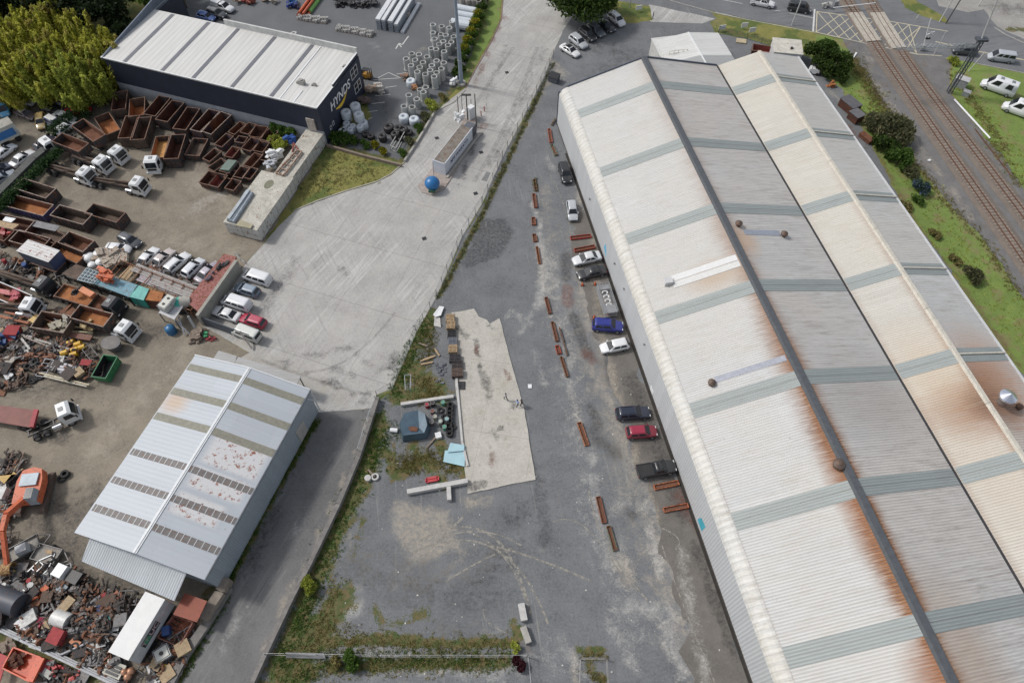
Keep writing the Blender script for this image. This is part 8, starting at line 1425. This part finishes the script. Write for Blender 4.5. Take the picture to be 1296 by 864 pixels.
# ================================================================ THE SCRAP HEAPS
JC = dict(dark=(.05, .045, .042), brown=(.11, .075, .055), rusty=(.2, .085, .045), black=(.025, .025, .028), grey=(.2, .2, .2), white=(.6, .6, .58), orange=(.5, .14, .05), red=(.33, .035, .04), green=(.06, .22, .12), blue=(.04, .1, .28), tan=(.4, .3, .18), yellow=(.55, .38, .05), teal=(.1, .38, .36), silver=(.45, .46, .48))
def jmesh(kind, seed):
    rr = random.Random(seed); mb = MB()
    if kind == 'beam': L = rr.uniform(1.6, 4.5); mb.box(-L/2, L/2, -.1, .1, 0, .05).box(-L/2, L/2, -.02, .02, .051, .2).box(-L/2, L/2, -.1, .1, .201, .25)
    elif kind == 'pipe': L = rr.uniform(1.5, 4); mb.cyl((-L/2, 0, .12), (L/2, 0, .12), .12, n=8)
    elif kind == 'plate': a, b = rr.uniform(.6, 1.5), rr.uniform(.4, 1.1); mb.hexa([(-a, -b, 0), (a, -b*.8, .05), (a*.9, b, .1), (-a, b, .2)], [(-a, -b, .05), (a, -b*.8, .1), (a*.9, b, .15), (-a, b, .25)])
    elif kind == 'drum': mb.cyl((0, 0, 0), (0, 0, .85), .32, n=12)
    elif kind == 'tyre': mb.tube((0, 0, 0), (0, 0, .28), .5, .27, 14)
    elif kind == 'crate': a, b, h = rr.uniform(.4, .9), rr.uniform(.4, .8), rr.uniform(.4, .9); mb.box(-a, a, -b, b, 0, h).box(-a-.04, a+.04, -b-.04, b+.04, h, h+.07)
    elif kind == 'axle': mb.cyl((-.9, 0, .4), (.9, 0, .4), .09, n=8).cyl((-1.0, 0, .4), (-.8, 0, .4), .4, n=12).cyl((.8, 0, .4), (1.0, 0, .4), .4, n=12).ball((0, 0, .4), .26, 8, 6)
    elif kind == 'engine': mb.box(-.5, .5, -.3, .3, .1, .6).box(-.4, .4, -.42, -.3, .3, .5).cyl((.5, 0, .35), (.8, 0, .35), .22, n=10).cyl((-.2, .1, .6), (-.2, .1, .85), .14, n=8).box(0, .4, -.15, .2, .6, .78)
    elif kind == 'frame':
        a, b = rr.uniform(.7, 1.6), rr.uniform(.5, .8)
        for s_ in (-1, 1): mb.bar((-a, s_*b, .3), (a, s_*b, .35), .09).bar((s_*a, -b, .3), (s_*a, b, .33), .09)
        for k in range(1, 4): mb.bar((-a+a*k/2, -b, .31), (-a+a*k/2, b, .33), .06)
    else:
        for k in range(9):
            p = Vector((rr.uniform(-.6, .6), rr.uniform(-.5, .5), rr.uniform(.05, .5))); q = p+Vector((rr.uniform(-.8, .8), rr.uniform(-.8, .8), rr.uniform(-.1, .3))); mb.bar(p, q, rr.uniform(.06, .3), rr.uniform(.03, .12))
    return mb
JP = {}; LM = [((46, 632), 'near the orange excavator'), ((190, 790), 'against the white box trailer'), ((16, 760), 'by the black cylinder tank'), ((80, 783), 'by the white ribbed tank'), ((35, 845), 'by the orange tipper body'), ((140, 800), 'in the middle of the lower heap'), ((110, 745), 'near the lean-to roof'), ((225, 840), 'by the low grey block wall'), ((96, 443), 'among the yellow drums'), ((10, 430), 'by the blue tarpaulin'), ((85, 468), 'by the white pipe bundle'), ((132, 465), 'beside the green framed skip'), ((20, 350), 'by the black cab truck'), ((15, 590), 'at the left edge above the excavator'), ((60, 410), 'beside the big rusty hopper'), ((30, 740), 'on the frame trailer side'), ((220, 350), 'behind the steel rack'), ((100, 830), 'along the guard rail'), ((60, 800), 'in the heap by the guard rail'), ((15, 470), 'at the left edge by the tan boxes')]
WTS = [('engine', 13, ('brown', 'black', 'grey', 'dark', 'rusty')), ('beam', 11, ('rusty', 'brown', 'grey', 'tan', 'dark')), ('plate', 9, ('rusty', 'grey', 'dark', 'black', 'brown', 'white', 'grey')), ('tangle', 24, ('brown', 'black', 'grey', 'dark', 'rusty')), ('frame', 8, ('grey', 'black', 'dark', 'silver')), ('crate', 7, ('tan', 'dark', 'grey', 'black', 'brown', 'white', 'red', 'dark')), ('drum', 3, ('red', 'blue', 'teal', 'black', 'white')), ('pipe', 8, ('dark', 'grey', 'silver', 'dark')), ('axle', 6, ('dark', 'black', 'rusty')), ('tyre', 7, ('black',))]
WN = dict(engine='engine block', tangle='tangle of scrap bars', plate='steel plate', beam='steel beam', frame='steel frame', axle='wheel axle')
def heap(poly, n, seed, zmax=.5, kinds=None):
    rr = random.Random(seed); P = [np.array(p, float) for p in poly]; lo = np.min(P, 0); hi = np.max(P, 0); k = 0; tries = 0
    W_ = [w_ for w_ in WTS if not kinds or w_[0] in kinds]
    while k < n and tries < n*30:
        tries += 1; p = (rr.uniform(lo[0], hi[0]), rr.uniform(lo[1], hi[1]))
        if not inside(np.array([p]), [tuple(x) for x in P])[0]: continue
        kd, _, cols = rr.choices(W_, [w_[1] for w_ in W_])[0]; c_ = rr.choice(cols); v = rr.randint(0, 3); key = (kd, c_, v)
        if key not in JP:
            m_ = RUBBER if kd == 'tyre' else PM(JC[c_], .8, 0, .3, 2.5, .1 if c_ in ('dark', 'black', 'brown', 'grey') else .02, .4)
            JP[key] = jmesh(kd, v*7+len(kd)).build('x', m_); JP[key].name = dict(tangle='scrap_tangle', plate='steel_plate', beam='steel_beam', frame='scrap_lattice', engine='engine_block').get(kd, kd); o = JP[key]
        else: o = JP[key].copy(); COL.objects.link(o)
        o.location = at(*p)+Vector((0, 0, rr.uniform(0, zmax))); o.rotation_euler = (rr.uniform(-.15, .15), rr.uniform(-.15, .15), rr.uniform(0, 6.28)); s_ = rr.uniform(.8, 1.25); o.scale = (s_, s_, s_)
        lm = min(LM, key=lambda l: (l[0][0]-p[0])**2+(l[0][1]-p[1])**2)[1]; lb = c_+' '+WN.get(kd, kd)+' in the scrap '+lm
        tag(o, lb, WN.get(kd, kd).split(' of ')[0], lb); k += 1
heap([(0, 722), (60, 716), (125, 742), (185, 762), (137, 824), (160, 842), (175, 870), (60, 812), (0, 790)], 250, 1, .7); heap([(118, 775), (158, 775), (140, 812), (105, 800)], 45, 12, 1.0, ('tangle', 'engine', 'axle')); heap([(110, 745), (170, 765), (140, 815), (95, 800)], 90, 11, 1.1, ('tangle', 'engine', 'axle', 'plate'))
heap([(0, 412), (60, 430), (120, 446), (130, 475), (100, 482), (40, 468), (0, 478)], 120, 2, .5); heap([(0, 322), (36, 332), (62, 352), (30, 366), (0, 350)], 26, 3, .4); heap([(0, 578), (24, 575), (30, 600), (22, 640), (14, 690), (0, 720)], 46, 4, .5)
heap([(168, 334), (262, 366), (258, 374), (170, 346)], 46, 5, 1.2, ('tangle', 'plate', 'beam')); heap([(214, 806), (242, 812), (222, 862), (196, 880), (186, 850)], 42, 6, .4); heap([(60, 835), (140, 872), (90, 880), (55, 860)], 22, 7, .4); heap([(0, 484), (24, 470), (34, 486), (10, 498)], 10, 8, .3); heap([(30, 380), (90, 392), (95, 425), (20, 410)], 30, 9, .5, ('beam', 'tangle', 'pipe', 'plate'))
heap([(45, 330), (100, 350), (70, 362)], 12, 10, .3); heap([(60, 150), (70, 175), (100, 160)], 10, 12, .2)
def cylth(a, b, r, col, name, label, cat, z=0, rough=.5):
    P, Q = at(*a, r+z), at(*b, r+z); MB().cyl(P, Q, r, n=20).build(name, PM(col, rough, .1, .15, 1.5, .05), label=label, cat=cat)
cylth((-12, 752), (26, 766), 1.35, (.06, .07, .09), 'black_tank', 'big black cylinder tank lying at the left edge', 'tank'); cylth((70, 780), (88, 787), .95, (.62, .62, .6), 'white_tank', 'white ribbed cylinder tank lying in the lower heap', 'tank')
def PB(pts, z, th, col, name, label, cat): return plank(pts, z, th, PM(col, .65, 0, .12, 1.5, .05, .25), name, label, cat)
for k in range(5): PB([(17+k*1.2, 789+k*3), (24+k*1.5, 783+k*2.6), (49-k*2, 802+k*1.2), (43-k*2, 809+k*.6)], .9-.16*k, .1, (.72-.02*k, .72-.02*k, .72-.02*k), 'white_board', ['topmost', 'second', 'third', 'fourth', 'lowest'][k]+' white board in the fanned stack by the guard rail', 'board')
PB([(219, 777), (234, 750), (262, 760), (249, 787)], 2.7, .12, (.27, .07, .04), 'rusty_roof', 'red brown rusty roof sheet beside the white box trailer', 'roof sheet')
c = thing('open_container', 'orange pink rusty open container with a blue machine inside', 'container', (0, 0, 0)); q = [at(*v, 1.2) for v in ((199, 806), (219, 778), (244, 787), (226, 818))]; MB().slab([(v.x, v.y, .3) for v in q][::-1], -.15).build('floor', PM((.42, .15, .09), .8, 0, .25, 2, .3), c)
for i in range(4): a_, b_ = q[i], q[(i+1) % 4]; MB().bar((a_.x, a_.y, .7), (b_.x, b_.y, .7), .1, 1.0).build('side_wall', PM((.3, .14, .12), .8, 0, .2, 2, .3), c)
MB().box(-.4, .4, -.5, .5, .4, 1.3).build('blue_machine', PM((.04, .1, .28), .5), loc=at(215, 800), rz=.3, label='small blue machine standing in the open container', cat='machine')
for z_ in range(5): P = at(176+z_*6, 870-z_*3, 0)
mb = MB(); P, Q = at(178, 850, .4), at(205, 812, .4); d = (Q-P).normalized(); n_ = Vector((-d.y, d.x, 0))
for s_ in (-.5, .5): mb.bar(P+n_*s_, Q+n_*s_, .12)
for k in range(14): mb.bar(P+d*k*.5-n_*.5, P+d*k*.5+n_*.5, .1)
mb.build('ladder_rack', BLACKM, label='black ladder frame lying beside the white box trailer', cat='frame')
q = at(211, 829); place('ibc', ibc, (q.x, q.y, .02), .6, 'water_container', 'white water container by the low block wall', 'water container').scale = (1.4, 1.4, 1.3)
PB([(201, 838), (216, 842), (213, 848), (199, 844)], .8, .1, (.6, .42, .08), 'yellow_board', 'yellow board below the white water container', 'board'); PB([(185, 843), (192, 838), (196, 848), (188, 852)], .9, .06, (.62, .62, .62), 'white_board', 'small square white board beside the black ladder frame', 'board')
sp_ = thing('slotted_sheet', 'cream slotted panel with long openings by the guard rail', 'panel', (0, 0, 0)); q = [at(*v, .9) for v in ((129, 851), (137, 833), (160, 842), (150, 860))]; MB().slab(q, .1).build('panel', PM((.55, .53, .46), .7), sp_)
for k in range(3): a_ = q[0]+(q[1]-q[0])*(.2+.25*k); b_ = q[3]+(q[2]-q[3])*(.2+.25*k); MB().bar(a_*.85+b_*.15+Vector((0, 0, .1)), a_*.15+b_*.85+Vector((0, 0, .1)), .28, .04).build('slot', BLACKM, sp_)
for i, (px, lb) in enumerate((((161, 851), 'left'), ((169, 850), 'right'), ((165, 857), 'lower'))): q = at(*px); MB().ball((q.x, q.y, .6), .45, 12, 8).build('copper_ball', PM((.5, .27, .17), .4, .5, .1), label=lb+' copper coloured ball of the three by the cream panel', cat='metal ball')
tb = thing('tipper_body', 'bright orange tipper body lying beyond the guard rail', 'tipper body', (0, 0, 0)); q = [at(*v, 1.1) for v in ((4, 845), (18, 819), (53, 832), (38, 862))]; OO = PM((.6, .09, .03), .5, 0, .12, 1.5, .1, .2)
MB().slab([(v.x, v.y, .5) for v in q][::-1], -.15).build('floor', OO, tb)
for i in range(4): a_, b_ = q[i], q[(i+1) % 4]; MB().bar((a_.x, a_.y, .85), (b_.x, b_.y, .85), .14, .9).build('side_wall', OO, tb)
MB().bar((q[2].x, q[2].y, 1.2), (q[3].x, q[3].y, 1.2), .9, .3).build('headboard', OO, tb); crumple(at(22, 835, .7), 1.6, 1.4, .7, rustm(0), 'scrap_pile', 'small brown pile of scrap lying in the orange tipper body', 'scrap', None, .3, 201, 12)
for a in [((-8, 868), (0, 826), (9, 830), (0, 862), 1.2, (.4, .05, .05), 'red_sheet', 'dark red panel at the left of the orange tipper body', 'panel'), ((48, 848), (55, 843), (69, 852), (62, 860), .8, (.4, .4, .37), 'pale_grating', 'pale gridded panel on the grass beyond the guard rail', 'panel'), ((43, 817), (47, 800), (56, 790), (78, 793), .2, (.1, .06, .04), 'brown_sheet', 'dark brown sheet lying under the lower heap', 'sheet'), ((55, 818), (73, 790), (81, 794), (66, 822), .5, (.2, .1, .07), 'rusty_channel', 'long rusty channel section by the guard rail', 'channel'), ((87, 812), (93, 806), (103, 812), (97, 820), .9, (.5, .2, .1), 'orange_crate', 'square orange brown crate lid by the guard rail', 'crate'), ((70, 745), (80, 737), (86, 742), (76, 754), .9, (.27, .32, .34), 'grey_plate', 'blue grey six sided plate near the lean-to roof', 'plate'), ((38, 740), (44, 729), (52, 735), (44, 746), .9, (.27, .23, .2), 'grey_board', 'grey brown board on the frame trailer', 'board'), ((100, 775), (106, 762), (108, 766), (102, 782), .7, (.6, .6, .58), 'white_strip', 'white slotted strip by the white ribbed tank', 'strip'), ((93, 768), (97, 760), (100, 767), (94, 773), .7, (.6, .58, .5), 'cream_plate', 'cream triangle plate above the white ribbed tank', 'plate'), ((129, 766), (148, 746), (150, 749), (133, 770), .9, (.35, .12, .07), 'rusty_beam', 'thick rust red channel pointing at the lean-to roof', 'beam'), ((-6, 603), (6, 612), (18, 597), (22, 600), 1.2, (.5, .33, .1), 'yellow_boom', 'worn yellow machine boom above the excavator', 'boom'), ((0, 612), (7, 608), (8, 618), (0, 624), .8, (.62, .62, .6), 'white_sheet', 'small white panel left of the excavator', 'panel'), ((2, 454), (14, 447), (22, 452), (12, 462), 1.0, (.33, .3, .26), 'tan_box', 'square grey tan box top at the left edge', 'box'), ((0, 468), (8, 461), (17, 474), (8, 481), .7, (.6, .6, .6), 'white_tray', 'white tray with a yellow can at the left edge', 'tray'), ((14, 470), (20, 462), (30, 466), (24, 476), .5, (.34, .18, .1), 'brown_board', 'brown board between the white tray and a tyre', 'board')]:
    PB(list(a[:4]), a[4], .12, a[5], *a[6:])
for a, b, w_, c_, nm, lb in [((0, 416), (88, 442), .3, (.42, .41, .38), 'long_rail', 'long pale rail reaching from the left edge to the yellow drums'), ((16, 420), (82, 447), .25, (.3, .27, .24), 'long_rail', 'second long rail beside the pale one'), ((50, 472), (113, 487), .22, (.6, .55, .4), 'timber_rail', 'long cream timber rail nearest the open dirt'), ((56, 476), (110, 489), .2, (.55, .52, .42), 'timber_rail', 'shorter cream rail below the long one'), ((64, 458), (100, 467), .5, (.36, .33, .3), 'flat_beam', 'grey brown flat beam above the white pipes'), ((27, 428), (38, 442), .3, (.5, .49, .46), 'white_beam', 'short white beam leaning by the blue tarpaulin'), ((10, 450), (66, 452), .25, (.26, .11, .07), 'rusty_rail', 'long rust brown rail in the middle heap'), ((0, 400), (36, 409), .35, (.38, .14, .07), 'orange_beam', 'rusty orange beam left of the big hopper, lower'), ((6, 395), (38, 402), .3, (.36, .13, .07), 'orange_beam', 'rusty orange beam left of the big hopper, upper'), ((48, 417), (116, 428), .9, (.2, .1, .075), 'chassis_beam', 'wide rusty chassis beam below the big hopper'), ((60, 410), (120, 416), .22, (.5, .42, .24), 'crane_lattice', 'yellowish crane jib beam below the big hopper'), ((62, 418), (118, 421), .2, (.45, .4, .26), 'crane_lattice', 'second yellowish jib beam below the big hopper'), ((16, 573), (8, 600), .2, (.14, .08, .06), 'rusty_pole', 'rusty pole leaning at the left edge'), ((30, 572), (21, 597), .22, (.3, .23, .18), 'side_board', 'tan trailer side board at the left edge'), ((14, 718), (0, 716), .3, (.6, .48, .2), 'yellow_curve', 'curved yellow arm piece at the left edge'), ((18, 723), (13, 717), .3, (.6, .48, .2), 'yellow_curve', 'end of the curved yellow arm at the left edge')]:
    MB().bar(at(*a, .7), at(*b, .6), w_, .22).build(nm, PM(c_, .75, 0, .2, 2, .15, .3), label=lb, cat='beam')
lyingpipes((66, 463), (98, 471), 4, .22, PM((.52, .52, .54), .5, 0, .1), 'white_pipe', 'white pipe in the bundle lying by the cream rails', 'white pipes by the cream rails', stack=2)
for i, px in enumerate(((84, 450), (92, 437), (97, 446), (101, 439), (106, 443), (96, 452))): q = at(*px); MB().cyl((q.x-.45, q.y, .5), (q.x+.45, q.y+.3, .6), .4, n=14).build('yellow_drum', PM((.6, .36, .02), .5, 0, .08), label='yellow drum '+['leftmost', 'topmost', 'in the middle', 'right of the topmost', 'rightmost', 'lowest'][i]+' in the yellow cluster', cat='drum', group='yellow drums')
crumple(at(11, 431), 3.2, 2.4, 1.5, PM((.03, .08, .22), .6), 'tarpaulin', 'blue tarpaulin over a heap at the left edge', 'tarpaulin', None, .2, 210, 12); crumple(at(54, 751), 2.2, 1.3, 1.1, ORG, 'orange_engine', 'bright orange engine unit on the lower heap', 'engine', None, .8, 211, 9); crumple(at(52, 790), 1.8, 1.5, 1.0, PM((.35, .02, .06), .5), 'crimson_machine', 'crimson machine left of the white ribbed tank', 'machine', None, .3, 212, 9); crumple(at(72, 847), 2.6, 1.1, .9, PM((.5, .08, .08), .6), 'red_machine', 'pink red machine on the grass beyond the guard rail', 'machine', None, -.4, 213, 8); crumple(at(97, 858), 1.4, 1.2, .8, PM((.5, .08, .07), .6), 'red_machine', 'small red machine at the bottom edge beyond the guard rail', 'machine', None, .4, 214, 7)
crumple(at(6, 822), 2.6, 2, 1.3, WOODG, 'timber_heap', 'brown timber heap above the orange tipper body', 'timber', None, .4, 215, 12); crumple(at(82, 418), 3.5, 1.2, 1.4, PM((.36, .33, .26), .8), 'crane_parts', 'pale crane parts standing below the big hopper', 'crane parts', None, -.2, 217, 24); crumple(at(117, 418), 1.8, 1.5, 1.6, PM((.45, .34, .17), .7), 'yellow_winch', 'tan and grey winch beside the white cab truck', 'winch', None, .2, 218, 10); crumple(at(88, 410), 1.0, 1.9, 2.0, PM((.4, .38, .33), .8), 'step_unit', 'pale step unit between the two rusty hoppers', 'steps', None, .4, 219, 8)
PB([(36, 405), (45, 397), (50, 400), (42, 409)], 1.6, .1, (.6, .42, .15), 'yellow_sheet', 'yellow tan panel left of the big rusty hopper', 'panel')
o = thing('farm_cab', 'small truck front with white roof and black bonnet near the lean-to roof', 'vehicle', at(93, 730), hd((84, 727), (102, 735))); MB().box(-1.7, -.2, -.8, .8, .5, 1.8, .1, .08).build('cab', WHITE, o); MB().box(-.1, 1.7, -.75, .75, .5, 1.3, .08, .06).build('bonnet', BLACKM, o)
for x, y in ((-1.2, .75), (-1.2, -.75), (1.1, .75), (1.1, -.75)): MB().cyl((x, y-.12, .35), (x, y+.12, .35), .35, n=12).build('tyre', RUBBER, o)
o = thing('frame_trailer', 'long bare trailer frame in front of the black cylinder tank', 'trailer', at(37, 738), hd((22, 752), (52, 722))); mb = MB()
for s_ in (-1, 0, 1): mb.bar((-2.8, s_*.9, .6), (2.4, s_*.9, .6), .12)
for k in range(6): mb.bar((-2.8+k*1.04, -.9, .6), (-2.8+k*1.04, .9, .6), .1)
mb.bar((2.4, .9, .6), (4.0, 0, .6), .12).bar((2.4, -.9, .6), (4.0, 0, .6), .12).build('frame', STEEL, o)
for s_ in (-1, 1): MB().cyl((-.5, s_*1.05, .38), (-.5, s_*1.3, .38), .38, n=12).build('tyre', RUBBER, o)
for i, (px, n) in enumerate((((27, 605), 1), ((32, 610), 1), ((36, 613), 1), ((23, 602), 1), ((84, 601), 2), ((79, 606), 1), ((30, 476), 1), ((36, 481), 1), ((42, 482), 1), ((46, 479), 1), ((5, 311), 1), ((26, 608), 2), ((52, 477), 1))):
    for k in range(n): place(('tyre', .55), lambda e: tyre(e, .55), at(*px)+Vector((0, 0, .02+k*.27)), i, 'tyre', 'loose black tyre '+('near the orange excavator' if 560 < px[1] < 640 else 'by the brown board and white tray' if px[1] > 400 else 'at the left edge below the big bins'), 'tyre', 'loose tyres on the dirt '+('by the excavator' if 560 < px[1] < 640 else 'by the scrap rows'))
# pale speckles, small bits of debris scattered on the yard
mb = MB(); rr = random.Random(5)
for k in range(90):
    px = (rr.uniform(430, 930), rr.uniform(420, 860))
    if px[0] > 700+(px[1]-160)*.352-20: continue
    p = at(*px, .03); s_ = rr.uniform(.04, .1); mb.box(p.x-s_, p.x+s_*rr.uniform(.3, 1.2), p.y-s_, p.y+s_*rr.uniform(.3, 1), .02, .07)
mb.build('debris_bits', PM((.55, .54, .5), .9), label='small pale bits of debris scattered over the asphalt yard', cat='debris', kind='stuff')
